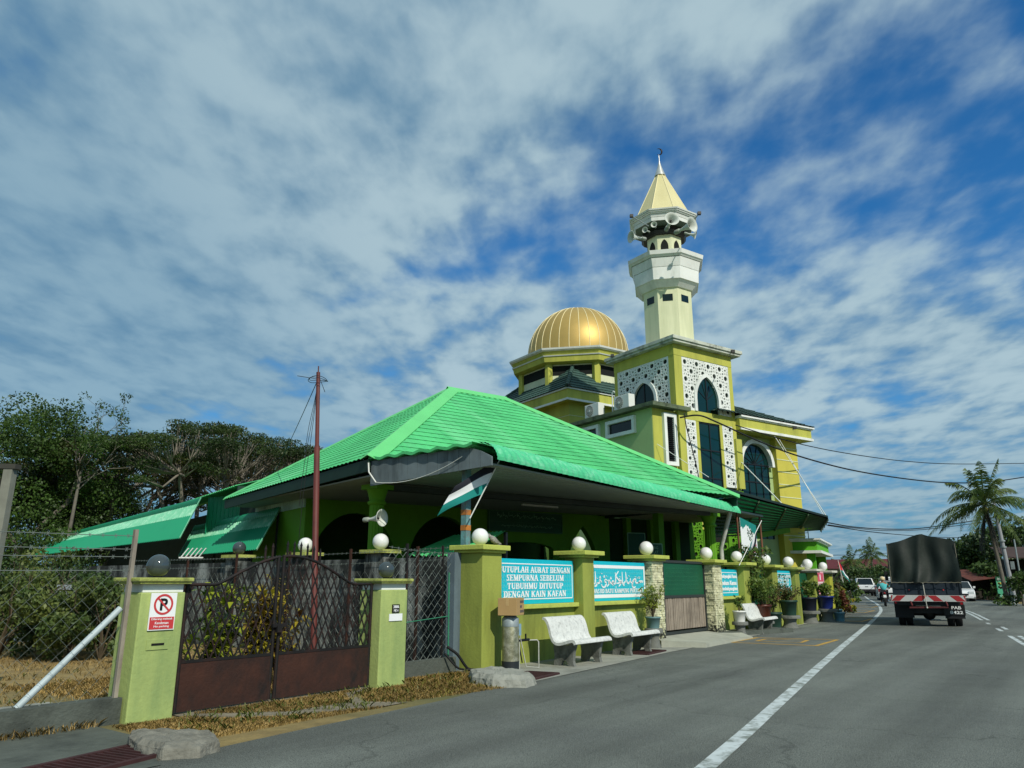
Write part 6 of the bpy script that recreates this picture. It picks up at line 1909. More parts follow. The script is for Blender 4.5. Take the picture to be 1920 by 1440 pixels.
# ------------------------------------------------------------------ teal awnings and sheds left of the hall
def awning(name, label, p0, p1, q1, q0, group):
    """corrugated awning: p0-p1 upper edge at the wall, q0-q1 lower edge; bullnose on top, faded strip, darker flap"""
    t = thing(name, label, 'awning', (V(p0) + V(p1)) / 2, group=group)
    p0, p1, q0, q1 = map(V, (p0, p1, q0, q1))
    outv = V(((q0 - p0).x, (q0 - p0).y, 0)).normalized()
    b = MB(); bullnose(b, p0, p1, outv, 0.20, 0.22, pitch=0.16, amp=0.016, seg=6); b.build('bullnose', [AWN, BULL_D], t)
    a0, a1 = p0 + outv * 0.20 - V((0, 0, 0.22)), p1 + outv * 0.20 - V((0, 0, 0.22))
    m0, m1 = a0.lerp(q0, 0.36), a1.lerp(q1, 0.36)
    b = MB(); corr_sheet(b, a0, a1, m0, m1, 0.19, 0.032); b.build('faded_strip', AWN_L, t)
    b = MB(); corr_sheet(b, m0 + V((0, 0, 0.01)), m1 + V((0, 0, 0.01)), q0, q1, 0.19, 0.032); b.build('flap', AWN, t)
    b = MB(); b.bar(p0 + V((0, 0, 0.02)), q0, 0.02, 0.05); b.bar(p1 + V((0, 0, 0.02)), q1, 0.02, 0.05); b.each('edge_trim', AWN_L, t)
    return t


ga_ = 'teal corrugated awnings left of the hall'
awning('awning', 'near teal corrugated awning with a faded upper strip, closest to the hall', HF(0.9, 7.3, 3.42), HF(0.9, 16.4, 3.42), HF(-0.05, 14.3, 2.25), HF(-0.05, 6.15, 2.20), ga_)
A0, A1 = at_z(377, 934, 4.15), at_z(128, 1000, 4.15)
Bq0, Bq1 = at_z(337, 1009, 2.72), at_z(78, 1040, 2.72)
Bq1 = Bq0 + (Bq1 - Bq0).normalized() * (A1 - A0).length * 0.95
awning('awning', 'long far teal corrugated awning running away towards the trees', A0, A1, Bq1, Bq0, ga_)
sh = thing('side_shed', 'low shed of teal corrugated sheets between the hall and the far awning', 'shed', HF(2.5, 13, 0))
b = MB(); corr_sheet(b, HF(0.55, 13.6, 4.22), HF(2.0, 10.2, 4.22), HF(0.55, 13.6, 2.6), HF(2.0, 10.2, 2.6), 0.2, 0.02); b.build('cladding', AWN, sh)
b = MB(); b.box(1.4, 13.8, 0, 4.0, 40, 3.9, HF); b.box(1.2, 9.7, 0, 6, 13.4, 4.0, HF); b.build('wall', mat('shed_dark_wall', '#2a3a34', 0.9), sh)
b = MB(); corr_sheet(b, HF(0.4, 10.1, 4.26), HF(0.4, 36, 4.26), HF(4.0, 10.1, 5.35), HF(4.0, 36, 5.35), 0.2, 0.02); b.build('roof', RG, sh)
b = MB(); b.box(0.45, 9.95, 4.05, 3.6, 10.05, 4.25, HF); b.build('fascia', FASC, sh)
# posts holding the awnings and a striped ladder-like rack under the near one
ap = MB()
for bb in (7.4, 10.5, 13.5, 16.2): ap.box(0.86, bb, 0, 0.94, bb + 0.08, 3.3, HF)
apt = thing('awning_posts', 'dark thin posts standing under the near teal awning', 'posts', HF(0.9, 12, 0)); ap.each('post', MATS['porch_beam'], apt)
rk = MB(); c0 = at_y(340, 1043, 16.5)
for k in range(5): rk.bar(c0 + V((0, 0.0, -0.02)) + rt * (0.10 * k), c0 + V((0, 0, 0.18)) + rt * (0.10 * k + 0.15), 0.04, 0.02)
rk.bar(c0 - V((0, 0, 0.03)) - rt * 0.05, c0 - V((0, 0, 0.03)) + rt * 0.5, 0.03, 0.03)
tag(rk.build('white_rack', WHITE), 'small white slatted rack under the corner of the near teal awning', 'rack')
# small bright green lean-to just behind the grey wall
lt_ = thing('lean_to_roof', 'small bright green corrugated lean-to roof behind the grey wall', 'roof', (11, 9.4, 1.9))
L00, L10, L11, L01 = at_d(764, 1041, 15.0), at_d(869, 1043, 13.3), at_d(948, 996, 14.9), at_d(852, 1004, 16.6)
b = MB(); corr_sheet(b, L00, L10, L01, L11, 0.15, 0.02); b.build('sheet', RG, lt_)
b = MB()
for q in (L00, L10, L11, L01): b.box(q.x - .03, q.y - .03, 0, q.x + .03, q.y + .03, q.z - .02)
b.each('leg', BLACKM, lt_)

# old timber frame at the left edge
tf = thing('timber_frame', 'weathered grey timber post and beam at the far left edge', 'frame', at_d(10, 1050, 11))
tpz, tbz = at_d(20, 880, 11), at_d(-5, 1060, 11)
b = MB(); bp0 = V((tpz.x, tpz.y, 0)); b.bar(bp0, V((tpz.x, tpz.y, tpz.z)), 0.11, 0.10, up=rt.cross(ex)); b.bar(bp0 + V((-0.9, 0.5, 0)), V((tpz.x - 0.9, tpz.y + 0.5, tpz.z)), 0.16, 0.12, up=rt.cross(ex)); b.each('post', WOODG, tf)
b = MB(); e0, e1 = V((tpz.x, tpz.y, tpz.z + 0.03)) + rt * 0.09, V((tpz.x, tpz.y, tpz.z + 0.06)) - rt * 2.0; b.bar(e0, e1, 0.12, 0.06); b.bar(e0 - ex * 0.22 - rt * 0.2, e1 - ex * 0.22, 0.08, 0.14); b.bar(V((tpz.x, tpz.y, 1.5)) - rt * 0.05, V((tpz.x, tpz.y, 1.5)) - rt * 2, 0.06, 0.16); b.build('beam', mat('dark_timber', '#3a3a34', 0.9, var=0.2), tf)
# grey slatted panel standing in the bushes
sp_ = thing('slat_panel', 'pale weathered slatted panel half buried in the bushes of the yard', 'panel', at_z(80, 1140))
o = at_d(80, 1140, 19); o.z = 0
b = MB()
for k in range(9): b.bar(o - rt * 0.65 + ex * (0.25 + k * 0.13), o + rt * 0.55 + ex * (0.25 + k * 0.13), 0.02, 0.10)
b.build('slats', mat('pale_slat', '#8f9aa0', 0.85, var=0.2, dirt='#3b4144', dirt_amt=0.7), sp_)
b = MB(); b.bar(o - rt * 0.5 + ex * 1.3 - V((.05, .05, 0)), o + rt * 0.1 + ex * 0.1 - V((.05, .05, 0)), 0.05, 0.05); b.build('brace', WOODG, sp_)

# ------------------------------------------------------------------ dark awning over the mosque entrance, entrance pavilion
AG = mat('dark_green_awning', '#176a40', 0.5, var=0.12, scale=1.5, trans=0.42, dirt='#0a241a', dirt_amt=0.5)
da = thing('entrance_awning', 'dark green ribbed awning hung on stay rods in front of the mosque wing', 'awning', (29, 9.5, 4.1))
oA, oB = at_y(1362, 917, 8.35), at_y(1552, 971, 8.35)
zav = (oA.z + oB.z) / 2; oA.z = zav + 0.05; oB.z = zav - 0.02
iA, iB = at_y(1325, 1004, 10.9), at_y(1538, 991, 10.5)
b = MB(); corr_sheet(b, oA, oB, iA, iB, 0.2, 0.012, thick=0); b.build('sheet', AG, da)
b = MB()
for k in range(13):
    t = k / 12; b.bar(oA.lerp(iA, t) - ex * 0.06, oB.lerp(iB, t) - ex * 0.06, 0.03, 0.06)
for k in range(5):
    t = k / 4; b.bar(oA.lerp(oB, t) - ex * 0.12, iA.lerp(iB, t) - ex * 0.12, 0.05, 0.07)
b.build('batten', mat('awning_batten', '#3f5a3e', 0.7, var=0.2), da)
b = MB(); b.bar(oA - ex * 0.02, oB - ex * 0.02, 0.03, 0.14); b.bar(oB - ex * 0.06, iB - ex * 0.06, 0.03, 0.18)
for k in range(9): b.bar(oB.lerp(iB, k / 9) - ex * 0.08, oB.lerp(iB, (k + 1) / 9) - ex * (0.24 if k % 2 else 0.15), 0.025, 0.025)
b.build('edge_frame', mat('awning_edge', '#12261e', 0.6), da)
b = MB(); b.bar(iA + V((2.6, -.5, .02)), iB + V((-2.5, -.3, -.02)), 0.10, 0.22); b.build('green_beam', PORCH, da)
rod = thing('stay_rods', 'thin white stay rods from the mosque wing down to the dark awning edge', 'rods', MF(5, 0, 6))
b = MB()
e1 = oA.lerp(oB, 0.48); e2 = oA.lerp(oB, 0.985)
r1 = MF(3.7, 0.1, 6.45); r2 = MF(5.75, -0.3, 7.6)
b.tube([r1, e1], 0.018, 6); b.tube([r2, e2], 0.018, 6); b.tube([r2 + MF.A * 0.3 - ex * 0.1, oA.lerp(oB, 0.95)], 0.012, 6); b.tube([MF(-1.2, 0.0, 6.6), MF(-0.2, -1.6, 5.2)], 0.012, 6)
b.each('rod', WHITE, rod)
# flat roofed pavilion at the far end of the wall
PF = Frame(34.1, 9.05, 10)
pv_ = thing('pavilion', 'small flat roofed bright green pavilion at the far end of the wall', 'pavilion', PF(2.5, 3, 0))
BG = mat('pavilion_green', '#57a81c', 0.75, var=0.08, dirt='#3b7a12', dirt_amt=0.3)
b = MB(); b.box(0.15, 0.15, 2.72, 6.0, 7.8, 3.10, PF); b.build('fascia', BG, pv_)
b = MB(); b.box(-0.02, -0.02, 2.60, 6.2, 8.0, 2.718, PF); b.box(0.05, 0.05, 3.102, 6.1, 7.9, 3.16, PF); b.box(-0.03, -0.03, 3.162, 6.2, 8.0, 3.23, PF); b.build('white_trim', WHITE, pv_)
b = MB()
for (x, y) in ((0.45, 0.45), (0.45, 3.4), (0.45, 7.4), (5.5, 0.45), (5.5, 7.4)): b.box(x - .17, y - .17, 0, x + .17, y + .17, 2.6, PF)
b.each('column', BG, pv_)
b = MB(); b.box(0.5, 0.62, 0, 0.62, 7.2, 1.35, PF); b.box(5.4, 0.6, 0, 5.6, 7.2, 2.6, PF); b.box(0.6, 7.2, 0, 5.4, 7.3, 2.6, PF); b.build('low_wall', BG, pv_)
b = MB(); b.box(2.0, 3.0, 0, 2.1, 6.5, 2.55, PF); b.build('dark_screen', DARKIN, pv_)
rl = thing('roof_railing', 'thin pale railing on the flat roof of the green pavilion', 'railing', PF(3, 3, 3.23))
b = MB()
for k in range(9): b.bar(PF(0.6, 0.5 + k * 0.85, 3.23), PF(0.6, 0.5 + k * 0.85, 3.75), 0.03, 0.03)
for z in (3.5, 3.75): b.bar(PF(0.6, 0.5, z), PF(0.6, 7.3, z), 0.025, 0.025)
b.build('rail', GALV, rl)
tk = thing('water_tank', 'dark blue box shaped tank on the pavilion roof under the awning', 'tank', PF(2, 4.3, 3.23))
b = MB(); b.box(1.2, 2.7, 3.26, 2.8, 5.4, 4.15, PF); b.build('body', mat('dark_blue_tank', '#182c3f', 0.6), tk, bevel=0.04)
b = MB(); b.box(1.15, 2.65, 4.152, 2.85, 5.45, 4.2, PF); b.build('lid', MATS['awning_edge'], tk)

# ------------------------------------------------------------------ pots and plants along the wall
LEAF1 = leafmat('pot_leaf_green', '#3f5f28', '#6a7d34', 3.0)
LEAF2 = leafmat('pot_leaf_yellow', '#8f9a34', '#5b6f2a', 3.0)
LEAFR = leafmat('pot_leaf_reddish', '#6b4a38', '#4f6a33', 3.0)


def stems(mb, c, n, h, spread, r=0.008, crook=0.3, rr=None):
    tips = []
    for k in range(n):
        a = rr.uniform(0, 2 * pi); s_ = rr.uniform(0.1, 1) * spread
        pts = []
        for i in range(5):
            t = i / 4
            pts.append(c + V((cos(a) * s_ * t ** 1.3 + rr.gauss(0, .015) * crook * i, sin(a) * s_ * t ** 1.3 + rr.gauss(0, .015) * crook * i, h * t * rr.uniform(0.85, 1.05))))
        mb.tube(pts, [r * (1.1 - 0.8 * i / 4) for i in range(5)], 5, cap=False); tips += pts[2:]
    return tips


def potted(label, plabel, x, y, pr_, ph, potmat, h, spread, nst, nleaf, lsize, lm, stand=0.0, standmat=None, seed=1, clump=0.1, droop=0.0, taper=0.78, bush=None, gb=0.0):
    rr = random.Random(seed); z0 = gb
    if stand:
        t = thing('pot_stand', 'low round stone stool under the ' + plabel, 'stool', (x, y, z0), group='round stone stools under pots')
        b = MB(); b.lathe([(pr_ * 1.05, 0), (pr_ * 0.8, stand * 0.25), (pr_ * 0.72, stand * 0.5), (pr_ * 0.85, stand * 0.75)], (x, y, z0), 18); b.build('base', BENCH_D, t)
        b = MB(); b.lathe([(pr_ * 1.25, stand * 0.76), (pr_ * 1.28, stand * 0.9), (pr_ * 1.2, stand)], (x, y, z0), 18); b.build('top', BENCH_D, t)
        z0 += stand
    t = thing('plant_pot', label, 'plant pot', (x, y, z0), group='potted plants along the wall')
    b = MB(); b.lathe([(pr_ * taper, 0), (pr_ * 0.98, ph * 0.86), (pr_ * 1.08, ph * 0.87), (pr_ * 1.08, ph), (pr_ * 0.95, ph), (pr_ * 0.92, ph * 0.9)], (x, y, z0), 24); b.build('pot', potmat, t)
    b = MB(); b.lathe([(0.001, ph * 0.9), (pr_ * 0.93, ph * 0.9)], (x, y, z0), 20, cap=False); b.build('soil', DIRTB, t)
    b = MB(); tips = stems(b, V((x, y, z0 + ph * 0.88)), nst, h, spread, 0.007 if h < 0.8 else 0.012, 0.6, rr); b.build('stem', STEM, t)
    raw_mesh('foliage', leaves([tuple(p) for p in tips], [clump] * len(tips), nleaf, lsize, 0.5, rng=np.random.default_rng(seed), droop=droop), None, 4, lm, parent=t)
    return t


PG = mat('grey_green_pot', '#5f7f80', 0.5, var=0.06); PW = mat('white_pot', '#d7d9d5', 0.5, var=0.04); PB = mat('brown_clay_pot', '#4a2213', 0.4, var=0.15); PDG = mat('dark_green_pot', '#1f3d33', 0.5); PBL = mat('blue_pot', '#1a2a6c', 0.4); PNV = mat('navy_pot', '#141b2c', 0.5); PLB = mat('light_blue_pot', '#6fa0b0', 0.5)
potted('grey green pot with a wispy yellow green bush beside the left stone post', 'wispy bush', 15.5, 7.8, 0.16, 0.24, PG, 0.62, 0.30, 22, 800, 0.055, LEAF2, 0.42, True, 3, 0.10)
potted('white pot with a small plant on a stool by the right stone post', 'small white pot', 20.55, 7.75, 0.17, 0.28, PW, 0.36, 0.12, 5, 110, 0.09, LEAF1, 0.36, True, 4, 0.07)
potted('brown clay pot with a spreading bush behind the far bench', 'brown clay pot', 22.55, 7.8, 0.25, 0.46, PB, 0.72, 0.75, 14, 2300, 0.08, LEAF1, 0.30, True, 5, 0.22)
potted('dark green tub with a reddish leaved bush on a stone stool', 'reddish bush tub', 24.85, 7.75, 0.26, 0.46, PDG, 0.38, 0.5, 14, 1000, 0.08, LEAFR, 0.38, True, 6, 0.16)
potted('navy blue pot with upright green leaves before the dark panel', 'navy pot', 28.1, 8.05, 0.28, 0.45, PNV, 0.5, 0.28, 14, 500, 0.13, LEAF1, 0.42, True, 7, 0.10)
potted('bright blue pot with grassy leaves beside the navy one', 'bright blue pot', 29.55, 7.85, 0.27, 0.45, PBL, 0.4, 0.3, 16, 500, 0.12, LEAF1, 0.45, True, 8, 0.09)
potted('small light blue pot with a thin tall plant before the cream panel', 'light blue pot', 30.0, 7.55, 0.20, 0.32, PLB, 0.75, 0.2, 6, 220, 0.09, LEAF1, 0, None, 9, 0.09)
potted('light blue pot on the pavement past the last pillar', 'last blue pot', 33.0, 8.35, 0.18, 0.32, PLB, 0.35, 0.15, 6, 180, 0.09, LEAF1, 0, None, 10, 0.08)
potted('dark plant tub half hidden behind the reddish bush', 'hidden dark tub', 23.9, 7.95, 0.25, 0.5, PDG, 0.7, 0.3, 10, 500, 0.09, LEAFR, 0, None, 12, 0.15)
# climbing plant on the green panel
cp_ = thing('climbing_plant', 'leafy climbing plant growing up the green wall panel beside the tall banner', 'climbing plant', (22.9, 8.15, 0))
rr = random.Random(15); b = MB(); cs, rs = [], []
for k in range(9):
    x = rr.uniform(22.35, 23.5); pts = [V((x + rr.gauss(0, .05) * i, 8.12 - rr.uniform(0, .1), 0.2 + 2.1 * i / 7)) for i in range(8)]; b.tube(pts, 0.01, 5, cap=False)
    cs += [tuple(p) for p in pts[3:]]; rs += [rr.uniform(0.10, 0.22) for _ in pts[3:]]
b.build('stem', STEM, cp_); raw_mesh('foliage', leaves(cs, rs, 1500, 0.10, 0.55, rng=np.random.default_rng(2)), None, 4, LEAF1, parent=cp_)


def shrub(name, label, c, r, h, n, size, lm, seed, group, aspect=0.5, nst=8, squash=0.9, cat='shrub'):
    c = V(c); rr = random.Random(seed); t = thing(name, label, cat, c, group=group)
    b = MB(); tips = stems(b, c, nst, h * 0.85, r * 0.8, 0.02, 2.0, rr); b.build('stem', STEM, t)
    cs, rs = [], []
    for k in range(int(14 + 8 * r)):
        a = rr.uniform(0, 2 * pi); q = r * sqrt(rr.random()) * 0.85; z = h * rr.uniform(0.15, 0.9) * (1 - 0.35 * (q / r) ** 2)
        cs.append((c.x + q * cos(a), c.y + q * sin(a), c.z + z)); rs.append(rr.uniform(0.16, 0.34) * min(r, h) * 0.9)
    raw_mesh('foliage', leaves(cs, rs, n, size, aspect, rng=np.random.default_rng(seed), squash=squash), None, 4, lm, parent=t)
    return t


# bushes past the end of the wall
CROTY = leafmat('croton_yellow', '#9a8f2c', '#5e6b26', 1.5); CROTR = leafmat('croton_red', '#6a3428', '#4a4a26', 1.5)
gE = 'garden shrubs beyond the last pillar'
shrub('garden_shrub', 'reddish brown shrub just beyond the last wall pillar', (35.6, 9.0, 0), 0.6, 1.9, 900, 0.16, CROTR, 31, gE)
shrub('garden_shrub', 'yellow croton shrub on the verge beyond the last pillar', (36.6, 8.95, 0), 0.6, 1.25, 900, 0.16, CROTY, 32, gE)
shrub('garden_shrub', 'low dark shrub nearest the road beyond the pots', (38.6, 9.3, 0), 0.6, 0.9, 700, 0.14, LEAF1, 33, gE)
shrub('garden_shrub', 'green shrub in front of the pavilion column', (37.6, 9.9, 0), 0.9, 1.6, 900, 0.16, LEAF1, 34, gE)
shrub('hedge', 'dark leafy hedge inside the green pavilion', PF(1.2, 2.2, 0.4), 1.0, 2.0, 1200, 0.14, leafmat('dark_hedge_leaf', '#24381f', '#3c5024', 2), 35, None, cat='hedge')

# croton plants behind the lattice gate
CR1 = leafmat('croton_leaf_a', '#a3ac34', '#4c6a26', 2.2, 0.3); CR2 = leafmat('croton_leaf_b', '#b8ae3a', '#6a4a26', 2.2, 0.3)


def croton(label, c, h, n, seed, lm):
    c = V(c); rr = random.Random(seed); rg = np.random.default_rng(seed)
    t = thing('croton_plant', label, 'croton', c, group='croton plants behind the lattice gate')
    b = MB(); tops = []
    for k in range(9):
        a = rr.uniform(0, 2 * pi); s_ = rr.uniform(0.05, 0.5); hh = h * rr.uniform(0.55, 1.0)
        pts = [c + V((cos(a) * s_ * (i / 5) ** 0.8, sin(a) * s_ * (i / 5) ** 0.8, hh * i / 5)) for i in range(6)]
        b.tube(pts, [0.014 - 0.0015 * i for i in range(6)], 5, cap=False); tops.append(pts)
    b.build('stem', STEM, t)
    co = []
    for pts in tops:
        for _ in range(n):
            i = rr.uniform(1.6, 5); j = min(int(i), 4); p = pts[j].lerp(pts[j + 1], i - j)
            a = rr.uniform(0, 2 * pi); el = rr.uniform(-0.3, 0.95); d = V((cos(a) * cos(el), sin(a) * cos(el), sin(el))); L = rr.uniform(0.15, 0.27)
            s_ = d.cross(ex).normalized() * L * 0.17; up = s_.cross(d).normalized() * L * 0.12
            q = p + d * L * 0.5 + up; e = p + d * L - ex * L * 0.18
            co += [tuple(p), tuple(q + s_), tuple(e), tuple(q - s_)]
    raw_mesh('foliage', np.array(co), None, 4, lm, parent=t)


croton('tall yellow green croton behind the left gate leaf', (5.8, 9.15, 0), 1.5, 46, 41, CR1)
croton('red tinged croton in the middle of the clump behind the gate', (6.45, 9.3, 0), 1.4, 46, 42, CR2)
croton('bright yellow leaved croton behind the gate joint', (6.95, 9.35, 0), 1.55, 46, 43, CR2)
croton('low green croton behind the no parking pillar', (5.25, 9.2, 0), 1.15, 40, 44, CR1)

# bushes in the left yard
YB = leafmat('yard_bush_leaf', '#3c5226', '#687337', 0.9, 0.25); YB2 = leafmat('yard_bush_dark', '#2c4220', '#4b6130', 0.9, 0.25)
gY = 'overgrown bushes at the back of the yard'


def yard(px, py, D, r, h, n, lm, seed, label, size=0.085):
    p = at_d(px, py, D); shrub('yard_bush', label, (p.x, p.y, 0), r, h, n, size, lm, seed, gY, 0.55, 10)


yard(15, 1100, 17.5, 1.5, 1.9, 8000, YB, 51, 'olive yellow bush at the left edge of the yard')
yard(110, 1100, 19.5, 1.2, 2.25, 4500, YB, 52, 'tall pale leaved bush rising in front of the far awning')
yard(150, 1100, 17.5, 1.0, 1.7, 5000, YB2, 53, 'dark bush right of the slatted panel')
yard(205, 1100, 16.5, 1.1, 1.7, 6000, YB, 54, 'dense green bush just left of the no parking pillar')
yard(45, 1100, 23.0, 2.0, 2.2, 6500, YB2, 55, 'large dark bush behind the slatted panel')
yard(258, 1100, 18.5, 0.8, 1.6, 3200, YB2, 56, 'small dark bush behind the smoky globe lamp')
# ------------------------------------------------------------------ trees
LT_DENSE = leafmat('dense_tree_leaf', '#2a3f1a', '#4a6528', 0.35, 0.3, 4)
LT_RAIN = leafmat('rain_tree_leaf', '#273a1a', '#425426', 0.3, 0.3, 4)
LT_OLIVE = leafmat('olive_tree_leaf', '#47481a', '#33401a', 0.3, 0.3, 4)
LT_FAR = leafmat('far_tree_leaf', '#2c4224', '#4c642c', 0.25, 0.25, 3)


def grow(mb, p, d, L, r, depth, rr, tips, flat, wob=0.12, kids=(2, 3), shrink=0.72):
    n = 4; pts = [p]
    for i in range(n):
        d = (d + V((rr.gauss(0, wob), rr.gauss(0, wob), rr.gauss(0, wob * .6)))).normalized()
        if flat and depth < flat[1]: d = V((d.x, d.y, d.z * flat[0])).normalized()
        p = p + d * (L / n); pts.append(p)
    mb.tube(pts, [r * (1 - 0.35 * i / n) for i in range(n + 1)], 6 if r > 0.05 else 4, cap=False)
    if depth == 0:
        tips.append(p); return
    if depth == 1: tips.append(pts[2])
    for k in range(rr.randint(*kids)):
        a = rr.uniform(0, 2 * pi); s_ = rr.uniform(0.35, 0.75)
        u = d.cross(V((0.3, 0.2, 1))).normalized(); w = d.cross(u)
        nd = (d + (u * cos(a) + w * sin(a)) * s_ + V((0, 0, 0.12))).normalized()
        grow(mb, pts[-1] if k else p, nd, L * shrink * rr.uniform(0.8, 1.15), r * 0.62, depth - 1, rr, tips, flat, wob, kids, shrink)


def spread_tree(name, label, c, h, R, seed, lm, n, size, bark, group, fork=0.28, limbs=6, flat=True, lean=(0, 0), cl=0.17, squash=0.30):
    """umbrella tree: forked limbs rising outwards to a flat broken crown"""
    c = V(c); rr = random.Random(seed); t = thing(name, label, 'tree', c, group=group)
    b = MB(); tips = []
    f = c + V((lean[0], lean[1], h * fork)); b.tube([c, c.lerp(f, 0.5) + V((rr.gauss(0, .1), rr.gauss(0, .1), 0)), f], [h * 0.032, h * 0.026, h * 0.024], 8, cap=False)
    forks = []
    for k in range(limbs):
        a = 2 * pi * k / limbs + rr.uniform(-.4, .4); out = rr.uniform(0.3, 0.5) * R
        m_ = f + V((cos(a) * out, sin(a) * out, h * (1 - fork) * rr.uniform(0.45, 0.62))); forks.append((a, m_))
        q = f.lerp(m_, 0.5) + V((cos(a) * out * .18, sin(a) * out * .18, rr.gauss(0, .15)))
        b.tube([f, q, m_], [h * .016, h * .013, h * .010], 6, cap=False)
    cs, rs = [], []
    for k in range(80):
        a = rr.uniform(0, 2 * pi); r_ = R * sqrt(rr.random()); z = h * (0.97 - 0.20 * (r_ / R) ** 2 - (rr.uniform(0.06, 0.2) if rr.random() < 0.3 else 0) + rr.gauss(0, .012))
        p = c + V((lean[0] + cos(a) * r_, lean[1] + sin(a) * r_, z)); cs.append(tuple(p)); rs.append(R * cl * rr.uniform(0.7, 1.5))
        m_ = min(forks, key=lambda g: (g[1] - p).length)[1]
        q = m_.lerp(p, 0.5) + V((rr.gauss(0, .12), rr.gauss(0, .12), -0.06 * h * rr.random()))
        b.tube([m_, q, p], [h * .0075, h * .005, h * .002], 5, cap=False)
        for _ in range(3): b.tube([q, p + V((rr.gauss(0, .5), rr.gauss(0, .5), rr.gauss(0, .12)))], [h * .003, h * .001], 4, cap=False)
    b.build('trunk', bark, t)
    raw_mesh('crown', leaves(cs, rs, n, size, 0.6, flat=0.3, squash=squash, shell=0.2, rng=np.random.default_rng(seed)), None, 4, lm, parent=t)
    return t


def dense_tree(name, label, c, h, R, seed, lm, n, size, bark, group, zlo=0.2, ncl=60, irr=0.28):
    """full crown of leaf clumps of very different size over a branching trunk"""
    c = V(c); rr = random.Random(seed); t = thing(name, label, 'tree', c, group=group)
    b = MB(); tips = []; f = c + V((0, 0, h * 0.25)); b.tube([c, f], [h * .035, h * .025], 8, cap=False)
    for k in range(5):
        a = rr.uniform(0, 2 * pi); grow(b, f, V((cos(a) * .5, sin(a) * .5, 1)).normalized(), h * 0.3, h * .015, 2, rr, tips, None)
    b.build('trunk', bark, t); cs, rs = [], []
    for k in range(ncl):
        a = rr.uniform(0, 2 * pi); u = rr.random(); z = zlo + (1 - zlo) * u
        env = R * (sin(pi * min(1, 0.18 + 0.82 * (1 - u)) * 0.62) ** 0.7) * rr.uniform(1 - irr * 1.6, 1 + irr * .4)
        q = env * sqrt(rr.uniform(0.25, 1)); cs.append((c.x + q * cos(a), c.y + q * sin(a), c.z + h * z * 0.95)); rs.append(R * rr.choice((0.12, 0.17, 0.22, 0.3)))
    for p in tips: cs.append(tuple(p)); rs.append(R * 0.18)
    raw_mesh('crown', leaves(cs, rs, n, size, 0.6, squash=0.8, shell=0.3, rng=np.random.default_rng(seed)), None, 4, lm, parent=t)
    return t


def gpt(px, D):
    p = at_d(px, 1091, D); return V((p.x, p.y, 0))


def hgt(px, py, D): return at_d(px, py, D).z


gT = 'trees behind the sheds'
dense_tree('leafy_tree', 'big dense bright green tree at the left edge of the picture', gpt(25, 52), hgt(40, 752, 52), 5.2, 61, LT_DENSE, 48000, 0.17, BARK, gT, 0.12, 80)
dense_tree('leafy_tree', 'darker dense tree just right of the big left edge tree', gpt(120, 58), hgt(150, 862, 58), 4.8, 62, LT_RAIN, 26000, 0.2, BARK, gT, 0.12, 60)
dense_tree('leafy_tree', 'low dark tree filling the gap behind the far teal awning', gpt(205, 66), hgt(215, 900, 66), 4.6, 63, LT_RAIN, 15000, 0.18, BARK, gT, 0.08, 55)
spread_tree('rain_tree', 'broad olive canopied rain tree left of the two dark rain trees', gpt(190, 56), hgt(200, 812, 56), 6.4, 64, LT_OLIVE, 36000, 0.14, BARK, gT, 0.25, 7, True, (0, 0), 0.14)
spread_tree('rain_tree', 'tall flat topped rain tree with pale forked limbs, highest of the row', gpt(345, 52), hgt(345, 790, 52), 6.0, 66, LT_RAIN, 32000, 0.14, BARK_L, gT, 0.22, 7, True, (0.5, 0), 0.15)
spread_tree('rain_tree', 'flat topped rain tree standing between the tallest one and the flag pole', gpt(500, 56), hgt(500, 822, 56), 6.2, 68, LT_RAIN, 30000, 0.14, BARK_L, gT, 0.25, 7, True, (-0.4, 0), 0.145)
spread_tree('rain_tree', 'rain tree in the second row, seen between two flat crowns', gpt(425, 66), hgt(425, 822, 66), 6.5, 70, LT_RAIN, 18000, 0.17, BARK, gT, 0.25, 6, True, (0, 0), 0.16)
# sparse twiggy tree above the dense one
tw_ = thing('sparse_tree', 'thin twiggy tree with few leaves rising above the left trees', 'tree', gpt(110, 50), group=gT)
b = MB(); tips = []; rr = random.Random(73); f = gpt(110, 50); k0 = hgt(110, 880, 50)
b.tube([f, f + V((0.3, 0, k0))], [0.14, 0.08], 6, cap=False)
for k in range(8):
    dd = rt * rr.uniform(-0.5, 1.25) + ex * rr.uniform(0.35, 1.0) + V((rr.gauss(0, .2), rr.gauss(0, .2), 0)); grow(b, f + V((0.3, 0, k0 * rr.uniform(.8, 1))), dd.normalized(), 1.75, 0.04, 3, rr, tips, None, 0.10, (1, 2), 0.8)
b.build('trunk', BARK, tw_)
raw_mesh('crown', leaves([tuple(p) for p in tips], [0.36] * len(tips), 1500, 0.16, 0.5, rng=np.random.default_rng(74)), None, 4, LT_DENSE, parent=tw_)


# ------------------------------------------------------------------ palms
PLEAF = leafmat('palm_leaflet', '#3a5528', '#66763a', 0.8, 0.25); PDEAD = leafmat('dead_frond', '#2f2b20', '#1f1f18', 1.5, 0.15)


